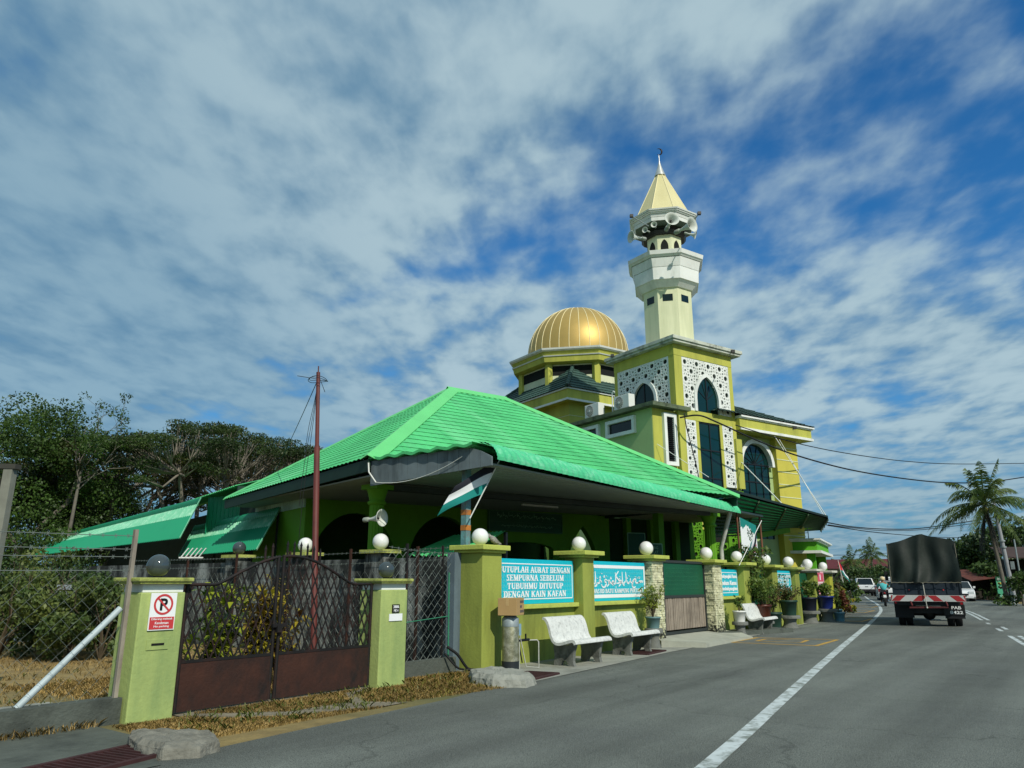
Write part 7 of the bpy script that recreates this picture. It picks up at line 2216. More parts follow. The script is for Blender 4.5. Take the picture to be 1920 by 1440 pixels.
def frond(name, base, az, el, L, droop, parent, m, seed, nl=34, ll=0.62):
    rr = random.Random(seed); d = V((cos(az), sin(az), 0)); pts = []
    for i in range(13):
        t = i / 12; pts.append(base + d * (L * t * cos(el) * (1 - 0.12 * t * t)) + ex * (L * (t * sin(el) - droop * t ** 2.1)))
    b = MB(); b.tube(pts, [0.035 * (1 - 0.85 * i / 12) for i in range(13)], 4, cap=False)
    for i in range(nl):
        t = 0.14 + 0.86 * i / nl; j = min(int(t * 12), 11); p = pts[j].lerp(pts[j + 1], t * 12 - j); tg = (pts[j + 1] - pts[j]).normalized()
        l_ = ll * sin(pi * min(1, 0.22 + 0.8 * t)) ** 0.6 * rr.uniform(.85, 1.1)
        for s_ in (-1, 1):
            sd_ = tg.cross(ex).normalized() * s_; q = (sd_ * 0.75 + tg * 0.55 - ex * rr.uniform(0.2, 0.95)).normalized()
            m_ = p + q * l_ * 0.5 - ex * 0.0; e = p + q * l_ - ex * l_ * 0.22; w = tg * 0.028
            b.add([p - w * .6, p + w * .6, m_ + w, e, m_ - w], [(0, 1, 2, 3, 4)])
    return b.build(name, m, parent)


def palm(label, base, top, n, L, seed, group=None, dead=0, ll=0.62, rad=0.17):
    base, top = V(base), V(top); rr = random.Random(seed)
    t = thing('coconut_palm', label, 'palm', base, group=group)
    b = MB(); k = 16; pts = [base.lerp(top, i / k) + (top - base).cross(ex).normalized() * 0.0 + V((0.12 * sin(pi * i / k), 0, 0)) for i in range(k + 1)]
    b.tube(pts, [rad * (1.25 - 0.5 * i / k) * (1.06 if i % 2 else 0.97) for i in range(k + 1)], 10); b.build('trunk', BARK, t)
    for i in range(n):
        a = 2.399 * i + rr.uniform(-.2, .2); u = i / n; el = radians(84 - 112 * u + rr.uniform(-9, 9)); frond('frond', top + ex * 0.1, a, el, L * rr.uniform(0.8, 1.12), 0.20 + 0.46 * sin(pi * min(1, u * 1.15)) * rr.uniform(.8, 1.2) + 0.10 * u, t, PLEAF, seed * 100 + i, ll=ll)
    for i in range(dead):
        a = rr.uniform(0, 2 * pi); frond('dead_frond', top - ex * 0.1, a, radians(-70 + rr.uniform(-14, 10)), L * 0.72, 0.08, t, PDEAD, seed * 70 + i, 24, 0.4)
    b = MB()
    for i in range(9): a = rr.uniform(0, 2 * pi); b.ball(top + V((cos(a) * .26, sin(a) * .26, -0.2 - rr.uniform(0, .2))), 0.12, 10, 6)
    b.build('coconuts', mat('coconut_husk', '#6b6a38', 0.7, var=0.2), t)
    return t


pb_ = gpt(1884, 56); pt_ = at_d(1847, 948, 55)
palm('tall coconut palm with a full crown beside the leaning utility pole', pb_, pt_, 34, 3.8, 3, None, 9, 0.62, 0.11)
gP = 'far coconut palms'
palm('small far palm before the red roof, left of the pair', gpt(1598, 120), at_d(1596, 1058, 120), 16, 3.3, 5, gP, 8, 0.7)
palm('small far palm rising above the red roof, right of the pair', gpt(1634, 125), at_d(1634, 1042, 125), 18, 3.6, 6, gP, 0, 0.7)

# ------------------------------------------------------------------ far end of the street
gF = 'far trees at the road bend'
for i, (px, D, py, R, n, l) in enumerate(((1612, 110, 1066, 3.0, 2600, 'dark round tree under the far palms'), (1648, 112, 1062, 4.0, 3200, 'wide dark tree between the far palm and the lorry'), (1672, 100, 1070, 3.0, 2400, 'dark tree touching the left side of the lorry'), (1622, 92, 1082, 1.9, 1600, 'low bright bush behind the white pickup'),
                                        (1585, 75, 1090, 1.6, 1400, 'brown green bush at the kerb behind the small flag'), (1755, 90, 1002, 3.0, 1800, 'thin topped tree just showing above the lorry'),
                                        (1800, 88, 1010, 4.2, 5200, 'yellow green tree right of the lorry'), (1830, 80, 1012, 3.4, 4200, 'green tree behind the palm trunk'), (1900, 78, 972, 4.6, 5600, 'tall dark tree at the right edge'), (1945, 92, 985, 4.6, 4800, 'dark tree cut by the right edge'),
                                        (1912, 56, 1072, 1.5, 1500, 'light green bush beside the utility pole foot'), (1862, 74, 1060, 2.6, 2600, 'olive bush under the hanging palm fronds'))):
    dense_tree('far_tree', l, gpt(px, D), max(1.2, hgt(px, py, D)), R, 80 + i, LT_FAR if i not in (6, 7, 10, 3) else LT_DENSE, n, 0.30 if D > 60 else 0.2, BARK, gF, 0.1, 36)
tl_ = []
rr = random.Random(99)
for k in range(150):
    p = gpt(1500 + k * 4.5, rr.uniform(190, 240)); tl_.append((p.x, p.y, rr.uniform(1, 4.5)))
tag(raw_mesh('far_woods', leaves(tl_, [rr.uniform(2, 4.5) for _ in tl_], 9000, 1.0, 0.7, rng=np.random.default_rng(99)), None, 4, LT_FAR, base=tuple(gpt(1800, 210))), kind='stuff')
# red roofed long building behind the far trees
c0, c1 = gpt(1530, 165), gpt(1720, 165); dd = (c1 - c0).normalized(); nn = V((-dd.y, dd.x, 0)); L = (c1 - c0).length
ang = math.degrees(atan2(dd.y, dd.x)); RF = Frame(c0.x, c0.y, ang)
rb_ = thing('red_roof_building', 'long far building with a dark red roof behind the palms', 'building', RF(L / 2, 4, 0))
ze, zr = hgt(1640, 1066, 165), hgt(1640, 1047, 165)
b = MB(); b.box(0, 0, 0, L, 9, ze, RF); b.build('wall', mat('far_wall', '#8d8676', 0.9, var=0.15), rb_)
b = MB(); b.prism([RF(-0.8, -1, ze), RF(-0.8, 4.5, zr), RF(-0.8, 10, ze)], RF.A * (L + 1.6)); b.prism([RF(L * .74, -2.5, ze - .6), RF(L * .80, -2.5, ze + 1.6), RF(L * .86, -2.5, ze - .6)], RF.B * 4); b.build('roof', mat('dark_red_roof', '#5a2428', 0.8, var=0.15, dirt='#35191b', dirt_amt=0.5), rb_)
for k in range(8):
    b = MB(); b.box(1 + k * L / 8, -0.03, ze * .45, 2.3 + k * L / 8, 0.0, ze * .8, RF); b.build('window', DARKIN, rb_)
st = thing('market_stall', 'row of low dark red stall roofs behind the traffic', 'stall', gpt(1625, 105))
b = MB(); s0, s1 = gpt(1588, 108), gpt(1668, 108); zz = hgt(1620, 1087, 108)
b.prism([s0 + ex * (zz - .7) - V((1.5, 1.0, 0)), s0 + ex * zz, s0 + ex * (zz - .7) + V((1.5, 1, 0))], s1 - s0); b.build('roof', mat('stall_red', '#6b2a30', 0.8, var=0.2), st)
b = MB()
for k in range(7): p = s0.lerp(s1, k / 6); b.tube([p, p + ex * (zz - .6)], 0.07, 6)
b.each('post', BLACKM, st)
# hut, dark shop, green board and bollards on the right
hut = thing('tin_hut', 'low hut with a rusty tin roof right of the lorry', 'hut', gpt(1832, 70))
HFr = Frame(*gpt(1812, 72).xy, math.degrees(atan2(rt.y, rt.x)))
b = MB(); b.box(0.4, 0, 0, 5.2, 3, 1.7, HFr); b.build('wall', mat('hut_dark_wall', '#2b2621', 0.9), hut)
b = MB(); b.hexa([HFr(-0.2, -1.0, 1.45), HFr(2.4, -1.0, 1.75), HFr(2.4, 3.2, 2.4), HFr(0.4, 3.2, 2.3), HFr(-0.2, -1.0, 1.5), HFr(2.4, -1.0, 1.8), HFr(2.4, 3.2, 2.45), HFr(0.4, 3.2, 2.35)]); b.build('roof', mat('rusty_tin', '#5b3026', 0.8, var=0.25, dirt='#2f1d18', dirt_amt=0.6), hut)
b = MB(); corr_sheet(b, HFr(2.5, -0.4, 0.1), HFr(4.6, -0.4, 0.1), HFr(2.5, -0.4, 1.85), HFr(4.6, -0.4, 1.85), 0.2, 0.03); b.build('tan_sheet', mat('tan_sheet', '#8e7a56', 0.8, var=0.1), hut)
shp = thing('dark_shop', 'dark open shop with a blue canopy at the right edge', 'shop', gpt(1900, 68))
SF = Frame(*gpt(1912, 66).xy, math.degrees(atan2(rt.y, rt.x)) - 12)
b = MB(); b.box(0, 1.2, 0, 8, 3, 3.0, SF); b.build('wall', DARKIN, shp)
b = MB(); b.hexa([SF(-0.4, 0.2, 3.05), SF(8, 0.2, 3.05), SF(8, 3.2, 3.9), SF(-0.4, 3.2, 3.9), SF(-0.4, 0.2, 3.12), SF(8, 0.2, 3.12), SF(8, 3.2, 3.98), SF(-0.4, 3.2, 3.98)]); b.build('roof', mat('shop_roof', '#40312c', 0.85, var=0.2), shp)
b = MB(); b.hexa([SF(0.7, -0.8, 2.75), SF(5, -0.8, 2.75), SF(5, 0.15, 3.0), SF(0.7, 0.15, 3.0), SF(0.7, -0.8, 2.8), SF(5, -0.8, 2.8), SF(5, 0.15, 3.05), SF(0.7, 0.15, 3.05)]); b.build('blue_canopy', mat('blue_canvas', '#1d4f96', 0.7), shp)
b = MB()
for x in (0.1, 1.2, 3.6): b.tube([SF(x, 0, 0), SF(x, 0, 3.2 if x > .2 else 4.4)], 0.05, 6)
b.each('post', GALV, shp)
gb_ = thing('roadside_board', 'upright green advertising board on the grass verge by the utility pole', 'sign board', gpt(1876, 58))
GF = Frame(*gpt(1868, 58).xy, math.degrees(atan2(rt.y, rt.x))); zb, zt = 0.45, hgt(1876, 1081, 58)
b = MB(); b.box(0, 0, zb, 0.66, 0.04, zt, GF); b.build('panel', mat('board_mint', '#3f9a76', 0.6, var=0.05), gb_)
b = MB(); b.box(0.0, -0.006, zt - 0.28, 0.66, -0.001, zt, GF); b.build('dark_head', SIGNG, gb_)
b = MB(); b.box(0.08, -0.006, zt - .48, 0.58, -0.001, zt - .36, GF); b.build('yellow_strip', mat('board_yellow', '#b9a53a', 0.6), gb_)
b = MB(); rr = random.Random(5)
for k, z in enumerate((zt - .12, zt - .2, zt - .62, zt - .72, zt - 1.2)): squiggle(b, GF(0.08, -0.008, z), GF.A, ex, 0.48, 0.07, rr, 0.012)
b.build('faint_print', SIGNW, gb_)
b = MB(); b.box(0.06, 0.045, 0, 0.10, 0.08, zt, GF); b.box(0.56, 0.045, 0, 0.60, 0.08, zt, GF); b.each('leg', GALV, gb_)
for px, l in ((1893, 'white roadside bollard nearer the green board'), (1902, 'white roadside bollard nearer the utility pole')):
    p = gpt(px - 8, 57); t = thing('bollard', l, 'bollard', p, group='white bollards on the verge')
    b = MB(); b.lathe([(0.09, 0), (0.085, 0.75), (0.05, 0.8)], p, 12); b.build('post', WHITE, t); b = MB(); b.lathe([(0.092, 0.5), (0.092, 0.62)], p, 12); b.build('band', BLACKM, t)

# ------------------------------------------------------------------ utility pole and overhead cables
up0, up1 = gpt(1897, 60), at_d(1862, 938, 60)
ut = thing('utility_pole', 'pale concrete utility pole leaning against the palm crown', 'utility pole', up0)
b = MB(); b.tube([up0, up1], [0.15, 0.10], 12); b.build('mast', mat('pole_concrete', '#8d9196', 0.85, var=0.12, dirt='#5d6064', dirt_amt=0.5, streak=.2), ut)
b = MB()
for z in (0.03, 0.07, 0.11): q = up1.lerp(up0, z); b.bar(q - rt * 0.35, q + rt * 0.35, 0.07, 0.07)
for z in (0.4, 0.46): q = up1.lerp(up0, z); b.lathe([(0.2, -.05), (0.2, .05)], q, 10)
b.box(up0.x - .1, up0.y - .3, 2.2, up0.x + .15, up0.y - .1, 2.7); b.build('bracket', GALV, ut)
pp = gpt(1846, 85); u2 = thing('utility_pole', 'thin dark far utility pole with insulators left of the palm trunk', 'utility pole', pp)
b = MB(); b.tube([pp, V((pp.x, pp.y, hgt(1846, 992, 85)))], [0.16, 0.1], 8); b.build('mast', MATS['porch_beam'], u2)
b = MB(); zt = hgt(1846, 992, 85)
for z in (0.1, 0.5, 0.9): b.bar(V((pp.x, pp.y, zt - z)) - rt * 0.4, V((pp.x, pp.y, zt - z)) + rt * 0.4, 0.08, 0.08)
b.build('bracket', GALV, u2)
gC = 'overhead cables'


def cable(label, pts, r):
    c = smooth_curve([tuple(at_d(*p)) for p in pts], 10); b = MB(); b.tube(c, r, 5, cap=False)
    return tag(b.build('overhead_cable', CABLE), label, 'cable', gC)


cable('thick black overhead cable from the tower across the wing to the right edge', [(1275, 783, 29.6), (1310, 779, 29.4), (1345, 792, 30), (1420, 826, 31.5), (1500, 856, 34), (1600, 882, 40), (1700, 898, 46), (1780, 905, 52), (1860, 903, 57), (1960, 888, 62)], 0.035)
cable('thinner overhead cable from the wing corner, uppermost of the cables', [(1379, 797, 31), (1440, 816, 32.5), (1515, 836, 35), (1600, 852, 40), (1700, 865, 46), (1800, 870, 52), (1960, 868, 62)], 0.022)
cable('overhead cable reaching the utility pole just over the lorry', [(1552, 980, 38), (1600, 988, 44), (1660, 992, 50), (1720, 991, 54), (1790, 982, 58), (1864, 970, 60)], 0.03)
cable('lower thin overhead cable passing behind the lorry top', [(1552, 985, 38), (1640, 998, 60), (1720, 1005, 80), (1790, 1008, 90), (1846, 1004, 85)], 0.03)
cable('second thin cable just under the one that reaches the utility pole', [(1553, 984, 38), (1600, 990, 44), (1660, 995, 50), (1730, 993, 54), (1800, 985, 58), (1864, 976, 60)], 0.02)
cable('faint far cable low above the red roof', [(1560, 1041, 90), (1620, 1040, 100), (1680, 1036, 110), (1800, 1030, 120)], 0.03)
cable('black cable draped down the lattice strip of the tower', [(1283, 775, 29.5), (1287, 800, 29.4), (1296, 835, 29.4), (1306, 875, 29.5), (1312, 905, 29.6)], 0.022)
# ------------------------------------------------------------------ vehicles
TYRE = mat('tyre_rubber', '#17181a', 0.9, var=0.15); RIM = mat('wheel_rim', '#8a8d90', 0.35, metal=0.7)
CARW = mat('white_car_paint', '#d9dcdc', 0.3, var=0.02, coat=0.6); CARG = mat('car_glass', '#10191c', 0.06, var=0.02, spec=0.6)
TAIL = mat('tail_light_red', '#8a1418', 0.2, var=0.05); HEADL = mat('head_light_clear', '#c9d2d4', 0.1, var=0.02); PLATE = mat('plate_black', '#141414', 0.5); CHROME = mat('chrome', '#aab0b3', 0.2, metal=0.9)
BPL = mat('black_plastic', '#1a1b1c', 0.6, var=0.1)


def wheel(parent, fr, x, y, r, w, name='wheel'):
    c = fr(x, y, r); ax = fr.B
    b = MB(); b.lathe([(r * 0.6, -w / 2), (r * 0.93, -w / 2), (r, -w * 0.35), (r, w * 0.35), (r * 0.93, w / 2), (r * 0.6, w / 2)], c, 24, ax=ax); o = b.build(name, TYRE, parent); WM[o.name] = WM[parent.name]
    b = MB(); b.lathe([(0.03, -w * 0.40), (r * 0.55, -w * 0.36), (r * 0.62, -w / 2 - .004), (r * 0.62, w / 2 + .004), (r * 0.55, w * 0.36), (0.03, w * 0.40)], c, 20, ax=ax); b.build('rim', RIM, o)
    return o


def car(label, cat, x, y, deg, paint, kind, group=None, name='parked_car', z=0.0):
    """x, y: middle of the rear bumper on the road; the car points along deg"""
    fr = Frame(x, y, deg, z); t = thing(name, label, cat, fr(0, 0, 0), rz=radians(deg), group=group)
    pick, van = kind == 'pickup', kind == 'hatch'
    L = 5.2 if pick else 3.9 if van else 4.3; hw = 0.9 if pick else 0.82; gc = 0.36 if pick else 0.2
    if pick: prof = [(0, .55), (0.02, 1.08), (1.5, 1.10), (3.6, 1.12), (4.9, 1.04), (5.15, .8), (5.2, .45), (4.9, gc), (.3, gc + .1)]
    elif van: prof = [(0, .32), (0.02, .85), (.12, .95), (2.7, .97), (3.55, .82), (3.85, .62), (3.9, .3), (3.7, gc), (.2, gc)]
    else: prof = [(0, .35), (.03, .88), (.75, .96), (3.0, .92), (3.95, .78), (4.25, .58), (4.3, .3), (4.1, gc), (.2, gc)]
    b = MB(); b.prism([fr(u, -hw, w) for u, w in prof], fr.B * (2 * hw)); b.build('body', paint, t, bevel=0.07)
    # cabin: (x at belt rear/front, x at roof rear/front)
    if pick: br, bf, rr_, rf, zb, zr = 1.52, 3.75, 1.68, 3.0, 1.10, 1.76
    elif van: br, bf, rr_, rf, zb, zr = 0.10, 3.0, 0.42, 2.3, 0.93, 1.47
    else: br, bf, rr_, rf, zb, zr = 0.55, 3.2, 1.1, 2.45, 0.91, 1.42
    hb_, ht_ = hw - 0.04, hw - 0.2
    P = [fr(br, -hb_, zb), fr(bf, -hb_, zb), fr(bf, hb_, zb), fr(br, hb_, zb), fr(rr_, -ht_, zr), fr(rf, -ht_, zr), fr(rf, ht_, zr), fr(rr_, ht_, zr)]
    b = MB(); b.hexa(P); b.build('cabin', paint, t, bevel=0.06)

    def pane(a, b_, c_, d, inset, name_, lift=0.012):
        ce = (a + b_ + c_ + d) / 4; n = (b_ - a).cross(d - a).normalized()
        if n.dot(ce - fr((br + bf) / 2, 0, 1.2)) < 0: n = -n
        ps = [p.lerp(ce, inset) + n * lift for p in (a, b_, c_, d)]
        m_ = MB(); m_.add(ps + [p - n * 0.03 for p in ps], [(0, 1, 2, 3), (0, 4, 5, 1), (1, 5, 6, 2), (2, 6, 7, 3), (3, 7, 4, 0)]); m_.build(name_, CARG, t)
    pane(P[0], P[3], P[7], P[4], 0.12, 'rear_window'); pane(P[1], P[2], P[6], P[5], 0.10, 'windscreen')
    for s_, idx in ((-1, (0, 1, 5, 4)), (1, (3, 2, 6, 7))):
        q = [P[i] for i in idx]; mid0, mid1 = q[0].lerp(q[1], .5), q[3].lerp(q[2], .5)
        pane(q[0], mid0, mid1, q[3], 0.14, 'side_window'); pane(mid0, q[1], q[2], mid1, 0.14, 'side_window')
    wr_ = 0.36 if pick else 0.29; xs = (1.0, 4.2) if pick else (.62, 3.05) if van else (.75, 3.4)
    for u in xs:
        for s_ in (-1, 1): wheel(t, fr, u, s_ * (hw - 0.11), wr_, 0.22)
    b = MB()
    for s_ in (-1, 1):
        if pick: b.box(-0.02, s_ * (hw - .1) - .09, .74, .06, s_ * (hw - .1) + .09, 1.05, fr)
        elif van: b.box(-0.02, s_ * (hw - .12) - .11, .66, .08, s_ * (hw - .12) + .11, .88, fr)
        else: b.box(-0.015, s_ * (hw - .2) - .19, .66, .08, s_ * (hw - .2) + .19, .84, fr)
    b.each('tail_light', TAIL, t)
    b = MB()
    for s_ in (-1, 1): b.box(L - .22, s_ * (hw - .24) - .17, .56, L - .04, s_ * (hw - .24) + .17, .72, fr)
    b.each('headlight', HEADL, t)
    b = MB()
    if pick: b.box(-0.10, -hw + .06, .44, 0.04, hw - .06, .62, fr); b.box(-0.02, -.5, .36, .1, .5, .45, fr)
    else: b.box(-0.05, -hw + .08, .26, 0.05, hw - .08, .38, fr)
    b.box(L - .06, -hw + .15, .24, L + .03, hw - .15, .42, fr); b.build('bumper', BPL if pick else paint, t, bevel=0.02)
    b = MB(); b.box(L - .02, -.38, .44, L + .035, .38, .56, fr); b.build('grille', BPL, t)
    b = MB(); b.box(-.03 if not pick else -.115, -.24, .5 if not pick else .47, -.02 if not pick else -.101, .24, .6, fr); b.box(L + .03, -.24, .34, L + .04, .24, .44, fr); b.build('number_plate', PLATE, t)
    b = MB()
    for s_ in (-1, 1): b.box(bf - .55, s_ * (hw + .08) - .08, zb + .02, bf - .38, s_ * (hw + .08) + .08, zb + .17, fr)
    b.each('mirror', paint, t, 0.02)
    if pick:
        b = MB(); b.box(0.0, -hw + .1, .62, -.006, hw - .1, .70, fr); b.box(-.006, -.14, .92, -.012, .14, .97, fr); b.build('tailgate_handle', BPL, t)
    return t, fr


# lane centres follow the white edge line
car('white double cab pickup seen from behind on the far left of the lane', 'pickup', gpt(1624, 84).x, gpt(1624, 84).y, 17, CARW, 'pickup', None, 'pickup_truck')
hc1, hf1 = car('white hatchback with a roof sign behind the motorcyclist', 'car', gpt(1667, 66).x, gpt(1667, 66).y, 14.5, CARW, 'hatch', None, 'hatchback')
rs_ = thing('roof_sign', 'white box sign on the roof of the white hatchback', 'roof sign', hf1(1.2, 0, 1.47))
b = MB(); b.box(1.1, -.5, 1.50, 1.3, .5, 1.78, hf1); b.build('box', SIGNW, rs_, bevel=0.04); b = MB(); b.box(1.0, -.45, 1.47, 1.4, .45, 1.50, hf1); b.build('rack', BPL, rs_)
b = MB(); b.box(1.093, -.3, 1.58, 1.099, .3, 1.70, hf1); b.build('faded_print', mat('sign_grey_print', '#aab0b4', .6), rs_)
car('small white car far off between the dark motorcycle and the pickup', 'car', 97, 22.2, 20, CARW, 'sedan', None, 'sedan')
po = gpt(1806, 66)
car('white sedan coming towards the camera right of the lorry', 'car', po.x + 4.2, po.y + .9, 190, CARW, 'sedan', None, 'oncoming_sedan')

# ------------------------------------------------------------------ the covered lorry
TX, TY, TD = 28.0, 4.28, 9.5
LF = Frame(TX, TY, TD)
lorry = thing('covered_lorry', 'small lorry with a dark tarpaulin cover and red and white tail board', 'lorry', LF(0, 0, 0), rz=radians(TD))
NAVY = mat('navy_tailboard', '#17242f', 0.6, var=0.15, scale=3, dirt='#0d1216', dirt_amt=0.5)


def tarp_extra(nt, tc, c, b): return c


TARP = mat('dark_tarpaulin', '#1a231e', 0.6, var=0.22, scale=1.2, bump=0.15, bscale=12, dirt='#3a453d', dirt_amt=0.7, dirt_scale=1.1, streak=0.4)
b = MB(); HWL = 1.0
rr = random.Random(8)
n, m = 46, 26; g = []


def roofz(y): return 2.62 + 0.30 * max(0, 1 - abs(y + 0.08) / 1.0) ** 0.9


for j in range(m + 1):
    row = []
    for i in range(n + 1):
        s_ = i / n; y = -HWL + 2 * HWL * s_; top = roofz(y); q = j / m
        z = 1.37 + 0.02 * sin(14 * s_) + (top - 1.37) * q
        f = 0.085 * sin(9 * s_ + 2.2 * (1 - q)) * (1 - 0.8 * q) + 0.05 * sin(23 * s_ + 3 * q + sin(5 * q)) * (1 - 0.6 * q) + 0.05 * max(0, 1 - abs(s_ - .5 - .12 * (1 - q)) * 14) + 0.02 * sin(6 * q + 4 * s_)
        row.append(LF(-0.05 - f - 0.02 * (1 - q), y * (1 + 0.012 * sin(7 * q)), z))
    g.append(row)
vs = [p for r in g for p in r]; w = n + 1
b.add(vs, [(j * w + i, j * w + i + 1, (j + 1) * w + i + 1, (j + 1) * w + i) for j in range(m) for i in range(n)], 0, True)
# roof and sides of the cover
LB = 4.1; rows = []
for k in range(25):
    u = k / 24 * LB; rib = 0.03 * abs(sin(pi * k / 24 * 5)); r = []
    for i in range(n + 1):
        y = -HWL + 2 * HWL * i / n; r.append(LF(u - 0.05, y, roofz(y) - 0.03 + rib))
    rows.append(r)
vs = [p for r in rows for p in r]; b.add(vs, [(k * w + i, k * w + i + 1, (k + 1) * w + i + 1, (k + 1) * w + i) for k in range(24) for i in range(n)], 0, True)
for s_ in (-1, 1):
    r = [[LF(k / 24 * LB - .05, s_ * (HWL + 0.03 * sin(9 * k / 24 * LB + 3 * q) * (1 - abs(2 * q - 1))), 1.2 + (2.60 - 1.2) * q) for k in range(25)] for q in np.linspace(0, 1, 9)]
    vs = [p for x in r for p in x]; b.add(vs, [(j * 25 + i, j * 25 + i + 1, (j + 1) * 25 + i + 1, (j + 1) * 25 + i) for j in range(8) for i in range(24)], 0, True)
b.build('tarpaulin', TARP, lorry)
b = MB(); pts = [LF(-0.17, -HWL + 2 * HWL * i / 22, 1.37 + 0.015 * (i % 2)) for i in range(23)]; b.tube(pts, 0.012, 5)
for s_ in (-1, 1): b.tube([LF(-0.10, s_ * (HWL - .02), 1.35 + (2.6 - 1.35) * i / 14 + 0) + LF.B * (0.012 * (i % 2)) for i in range(15)], 0.012, 5)
b.build('lacing_rope', mat('old_rope', '#6d6a5c', 0.9), lorry)
b = MB(); b.box(0, -.99, 0.98, LB, .99, 1.06, LF); b.box(-0.03, -.99, 1.0, 0.03, .99, 1.40, LF); b.box(0, -.99, 1.0, LB, -.95, 1.4, LF); b.box(0, .95, 1.0, LB, .99, 1.4, LF); b.build('cargo_bed', NAVY, lorry)
b = MB()
for y in (-.96, -.6, -.25, .2, .58, .96): b.box(-.055, y - .022, 1.0, -.031, y + .022, 1.40, LF)
b.box(-.05, -.99, 1.385, -.031, .99, 1.41, LF); b.build('tailboard_rib', NAVY, lorry)
b = MB()
for y in (-.48, .5): b.lathe([(0.02, 0), (0.02, .01)], LF(-.04, y, 1.15), 10, ax=-LF.A)
b.each('red_reflector', SIGNR, lorry)
REDP = mat('board_red', '#9a2428', 0.6, var=0.12, dirt='#6a2a2a', dirt_amt=0.4); BWH = mat('board_white', '#b4b7b5', 0.65, var=0.08, dirt='#8d8f8b', dirt_amt=0.5, dirt_scale=5)
b = MB(); b.box(-.10, -1.06, .79, -.04, 1.06, .985, LF); rear_bar = b.build('rear_board', BWH, lorry)
b = MB()
for s_ in (-1, 1):
    for y in (.10, .62, 1.0):
        y0, y1 = y, y + .26; dl = .19
        ps = [(y0, .975), (y1, .975), (y1 + dl, .80), (y0 + dl, .80)]
        cl_ = [(min(a, 1.055), z) for a, z in ps]
        if y < 0.2: cl_ = [(.0 + .0, .975), (.24, .975), (.43, .80), (.17, .80)]
        b.add([LF(-.1025, s_ * a, z) for a, z in cl_], [(0, 1, 2, 3)])
b.build('red_chevron', REDP, lorry)
b = MB()
for y in (-.5, .5): b.bar(LF(-.09, y, .80), LF(-.11, y - .03, .66), .06, .03)
b.bar(LF(-.09, -.55, .62), LF(-.09, .55, .60), .035, .05); b.build('under_bar', mat('red_white_bar', '#5a2224', .7, dirt='#1a1516', dirt_amt=.8, dirt_scale=3), lorry)
b = MB(); b.tube([LF(-.12, .08, 1.40), LF(-.14, .07, 1.1), LF(-.15, .06, .75), LF(-.14, .05, .62)], 0.014, 6); b.ball(LF(-.14, .05, .60), .03, 8, 6); b.build('hanging_rope', mat('pale_rope', '#b3b2aa', .9), lorry)
b = MB()
for s_ in (-1, 1): b.box(0.2, s_ * .42 - .05, .62, 5.6, s_ * .42 + .05, .8, LF)
b.box(.1, -.9, .66, .2, .9, .78, LF); b.build('chassis', BLACKM, lorry)
b = MB(); ax = LF(.95, 0, .38); b.tube([LF(.95, -.75, .38), LF(.95, .75, .38)], .07, 10); b.ball(ax, .2, 14, 10); b.box(.6, -.6, .4, 1.4, .6, .6, LF); b.build('rear_axle', BLACKM, lorry)
for s_ in (-1, 1):
    wheel(lorry, LF, .95, s_ * .82, .38, .20); wheel(lorry, LF, .95, s_ * .60, .38, .20); wheel(lorry, LF, 4.6, s_ * .80, .38, .22)
    b = MB(); b.box(.38, s_ * .72 - .28, .26, .41, s_ * .72 + .28, .80, LF); b.build('mud_flap', mat('flap_rubber', '#14171b', .8), lorry)
    b = MB(); b.box(.12, s_ * .85 - .12, .70, .18, s_ * .85 + .12, .77, LF); b.build('tail_light', TAIL, lorry)
b = MB(); b.box(.36, -1.02, .36, .378, -.42, .68, LF); b.build('number_plate', PLATE, lorry)
b = MB(); put_text(b, 'PAB', LF(.355, -.78, .595), -LF.B, ex, .095, .27, .02); put_text(b, '8422', LF(.355, -.77, .45), -LF.B, ex, .095, .36, .02); b.build('plate_figures', SIGNW, lorry)
b = MB(); b.box(4.2, -.95, .5, 5.7, .95, 1.3, LF); b.frustum(4.9, 0, 1.3, 2.1, 1.4, 1.9, 1.0, 1.7, LF); b.build('cab', mat('cab_white', '#b9bdbd', .4), lorry, bevel=.05)
b = MB(); b.box(5.58, -.7, 1.4, 5.66, .7, 1.95, LF); b.build('windscreen', CARG, lorry)
b = MB()
for s_ in (-1, 1): b.bar(LF(5.3, s_ * .95, 1.7), LF(5.35, s_ * 1.25, 1.7), .03, .03); b.box(5.3, s_ * 1.25 - .06, 1.45, 5.36, s_ * 1.25 + .06, 1.8, LF)
b.build('mirror', BPL, lorry)


# ------------------------------------------------------------------ people and motorcycles
def skin_body(name, joints, edges, m, parent, fr, sub=1):
    """continuous figure grown from joints {name: (x, y, z, radius)}"""
    names = list(joints); me = bpy.data.meshes.new(name); idx = {k: i for i, k in enumerate(names)}
    iv = WM[parent.name].inverted()
    me.from_pydata([iv @ fr(*joints[k][:3]) for k in names], [(idx[a], idx[b_]) for a, b_ in edges], [])
    o = bpy.data.objects.new(name, me); COL.objects.link(o); md = o.modifiers.new('skin', 'SKIN'); md.use_smooth_shade = True
    sv = me.skin_vertices[0].data
    for k in names: sv[idx[k]].radius = (joints[k][3], joints[k][4] if len(joints[k]) > 4 else joints[k][3])
    sv[0].use_root = True
    o.modifiers.new('sub', 'SUBSURF').levels = sub; o.modifiers['sub'].render_levels = sub
    dg = bpy.context.evaluated_depsgraph_get(); nm = bpy.data.meshes.new_from_object(o.evaluated_get(dg)); bpy.data.objects.remove(o); bpy.data.meshes.remove(me)
    nm.materials.clear(); nm.materials.append(m)
    o2 = bpy.data.objects.new(name, nm); COL.objects.link(o2); o2.parent = parent; WM[o2.name] = WM[parent.name]
    return o2


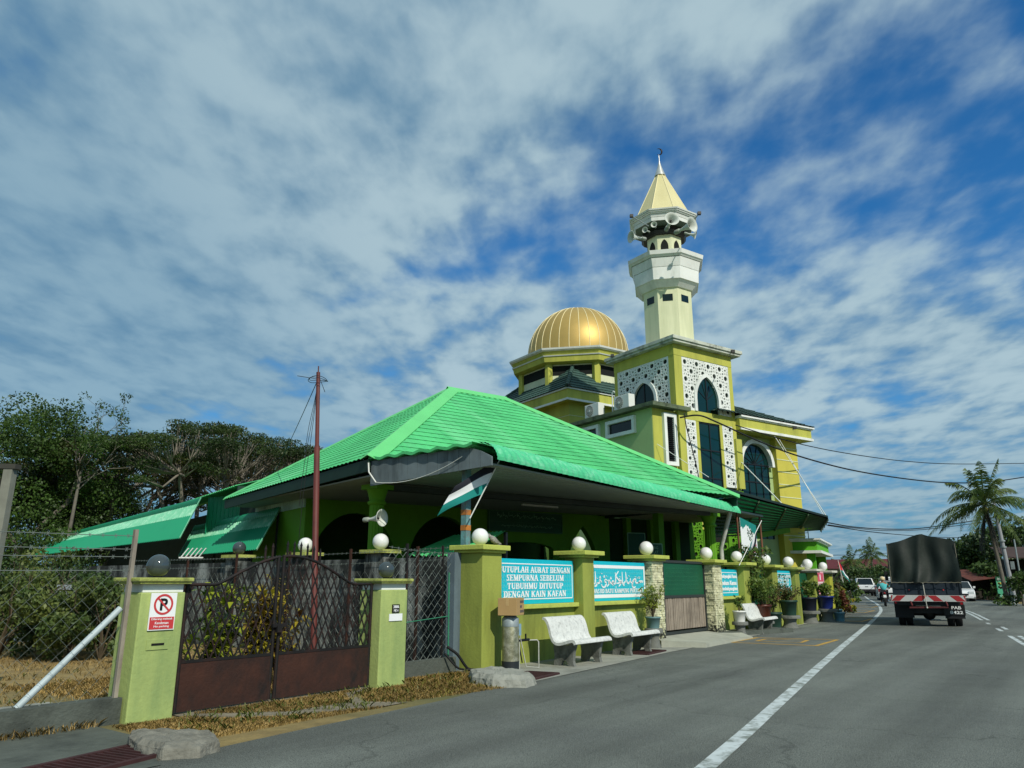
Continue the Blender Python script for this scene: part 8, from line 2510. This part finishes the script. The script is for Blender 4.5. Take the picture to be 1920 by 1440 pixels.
SKIN = mat('skin', '#8a5f45', 0.6, var=0.05); TROU = mat('dark_trousers', '#1b1e26', 0.9, var=0.1)


def rider(label, fr, shirt, helmet, deg):
    t = thing('person', label, 'person', fr(0, 0, 0), rz=radians(deg))
    J = {'pelvis': (0.0, 0, .80, .15, .17), 'waist': (.02, 0, .98, .13, .16), 'chest': (.09, 0, 1.20, .14, .19), 'neck': (.14, 0, 1.38, .06), 'head': (.18, 0, 1.50, .09), 'crown': (.19, 0, 1.60, .085)}
    E_ = [('pelvis', 'waist'), ('waist', 'chest'), ('chest', 'neck'), ('neck', 'head'), ('head', 'crown')]
    for s_, n_ in ((1, 'l'), (-1, 'r')):
        J.update({'sh' + n_: (.10, s_ * .20, 1.30, .075), 'el' + n_: (.24, s_ * .34, 1.06, .052), 'wr' + n_: (.50, s_ * .31, 1.00, .036), 'ha' + n_: (.57, s_ * .31, 1.00, .034, .042),
                  'hi' + n_: (.05, s_ * .13, .78, .105), 'kn' + n_: (.42, s_ * .20, .66, .075), 'an' + n_: (.30, s_ * .17, .30, .05), 'to' + n_: (.46, s_ * .18, .25, .04)})
        E_ += [('chest', 'sh' + n_), ('sh' + n_, 'el' + n_), ('el' + n_, 'wr' + n_), ('wr' + n_, 'ha' + n_), ('pelvis', 'hi' + n_), ('hi' + n_, 'kn' + n_), ('kn' + n_, 'an' + n_), ('an' + n_, 'to' + n_)]
        for f in range(5):   # four fingers curled over the grip and a thumb under it
            if f < 4: a = (.595, s_ * (.285 + .02 * f), 1.015, .010); b_ = (.615 - .003 * f, s_ * (.285 + .02 * f), .985, .009); nm_ = 'f%d%s' % (f, n_)
            else: a = (.575, s_ * .27, .985, .011); b_ = (.60, s_ * .262, .965, .009); nm_ = 'th' + n_
            J[nm_ + 'a'] = a; J[nm_ + 'b'] = b_; E_ += [('ha' + n_, nm_ + 'a'), (nm_ + 'a', nm_ + 'b')]
    body = skin_body('body', J, E_, SKIN, t, fr)
    ks = ('pelvis', 'waist', 'chest', 'shl', 'shr', 'ell', 'elr'); Js = {k: J[k][:3] + tuple(r + .022 for r in J[k][3:]) for k in ks}
    Js['pelvis'] = (0, 0, .86, .165, .185); Js['ell'] = (.22, .325, 1.09, .072); Js['elr'] = (.22, -.325, 1.09, .072)
    skin_body('shirt', Js, [('pelvis', 'waist'), ('waist', 'chest'), ('chest', 'shl'), ('chest', 'shr'), ('shl', 'ell'), ('shr', 'elr')], shirt, t, fr)
    ks = ('pelvis', 'hil', 'hir', 'knl', 'knr', 'anl', 'anr'); Jt = {k: J[k][:3] + tuple(r + .014 for r in J[k][3:]) for k in ks}
    skin_body('trousers', Jt, [('pelvis', 'hil'), ('pelvis', 'hir'), ('hil', 'knl'), ('hir', 'knr'), ('knl', 'anl'), ('knr', 'anr')], TROU, t, fr)
    b = MB(); b.ball(fr(.17, 0, 1.575), .145, 18, 12, z0=-.45); b.bar(fr(.28, -.1, 1.56), fr(.28, .1, 1.56), .09, .02); b.build('helmet', helmet, t)
    b = MB()   # face: eyes, nose, mouth, ears
    for s_ in (-1, 1): b.ball(fr(.262, s_ * .032, 1.53), .011, 8, 6); b.ball(fr(.18, s_ * .095, 1.50), .02, 8, 6)
    b.ball(fr(.275, 0, 1.50), .014, 8, 6); b.bar(fr(.268, -.02, 1.465), fr(.268, .02, 1.465), .008, .008); b.build('face', SKIN, t)
    return t


def motorbike(label, fr, deg, group):
    t = thing('motorcycle', label, 'motorcycle', fr(0, 0, 0), rz=radians(deg), group=group)
    for u in (-.55, .72): wheel(t, fr, u, 0, .29, .10)
    b = MB(); b.tube([fr(-.75, 0, .78), fr(-.2, 0, .74), fr(.15, 0, .55), fr(.45, 0, .62), fr(.58, 0, .95)], [.09, .13, .12, .1, .06], 10); b.bar(fr(.30, -.15, .5), fr(.52, -.15, .9), .05, .2); b.bar(fr(.30, .15, .5), fr(.52, .15, .9), .05, .2); b.build('body', mat('bike_dark_red', '#2b0f14', .35, coat=.4), t)
    b = MB(); b.tube([fr(-.72, 0, .84), fr(-.3, 0, .83), fr(.1, 0, .80)], [.10, .13, .09], 10); b.build('seat', BPL, t)
    b = MB(); b.tube([fr(.56, 0, .96), fr(.74, .05, .30)], .03, 6); b.tube([fr(.56, -.32, 1.0), fr(.55, 0, 1.0), fr(.56, .32, 1.0)], .014, 6); b.tube([fr(-.55, .1, .29), fr(.1, .12, .38)], .03, 6); b.box(.0, -.15, .25, .3, .15, .5, fr); b.build('frame', BLACKM, t)
    b = MB(); b.tube([fr(-.85, -.17, .36), fr(-.1, -.17, .30)], [.05, .03], 8); b.build('exhaust', CHROME, t)
    b = MB(); b.ball(fr(-.84, 0, .76), .055, 10, 8); b.build('tail_light', TAIL, t)
    b = MB(); b.box(-.90, -.08, .50, -.885, .08, .66, fr); b.build('number_plate', SIGNW, t)
    b = MB(); b.bar(fr(-.80, 0, .66), fr(-.95, 0, .42), .14, .02, up=fr.A); b.build('mudguard', BPL, t)
    b = MB()
    for s_ in (-1, 1): b.tube([fr(.54, s_ * .22, 1.0), fr(.52, s_ * .33, 1.2)], .007, 5); b.ball(fr(.52, s_ * .34, 1.22), .05, 8, 6, sz=.6)
    b.build('mirror', BPL, t)
    b = MB(); b.ball(fr(.66, 0, .86), .08, 10, 8); b.build('headlight', HEADL, t)
    return t


b1 = gpt(1655, 51); M1 = Frame(b1.x, b1.y, 13)
motorbike('dark red underbone motorcycle ridden by the person in a turquoise shirt', M1, 13, 'motorcycles on the road')
rider('motorcyclist seen from behind in a loose turquoise shirt and cream helmet', M1, mat('turquoise_shirt', '#4fb0b4', .85, var=.1, scale=4), mat('cream_helmet', '#cdbb92', .35), 13)
b2 = gpt(1597, 90); M2 = Frame(b2.x, b2.y, 18)
motorbike('tiny dark motorcycle far ahead at the left edge of the lane', M2, 18, 'motorcycles on the road')
rider('far motorcyclist in a dark violet top ahead of the pickup', M2, mat('violet_shirt', '#2f2a44', .85), mat('grey_helmet', '#4a4a52', .4), 18)
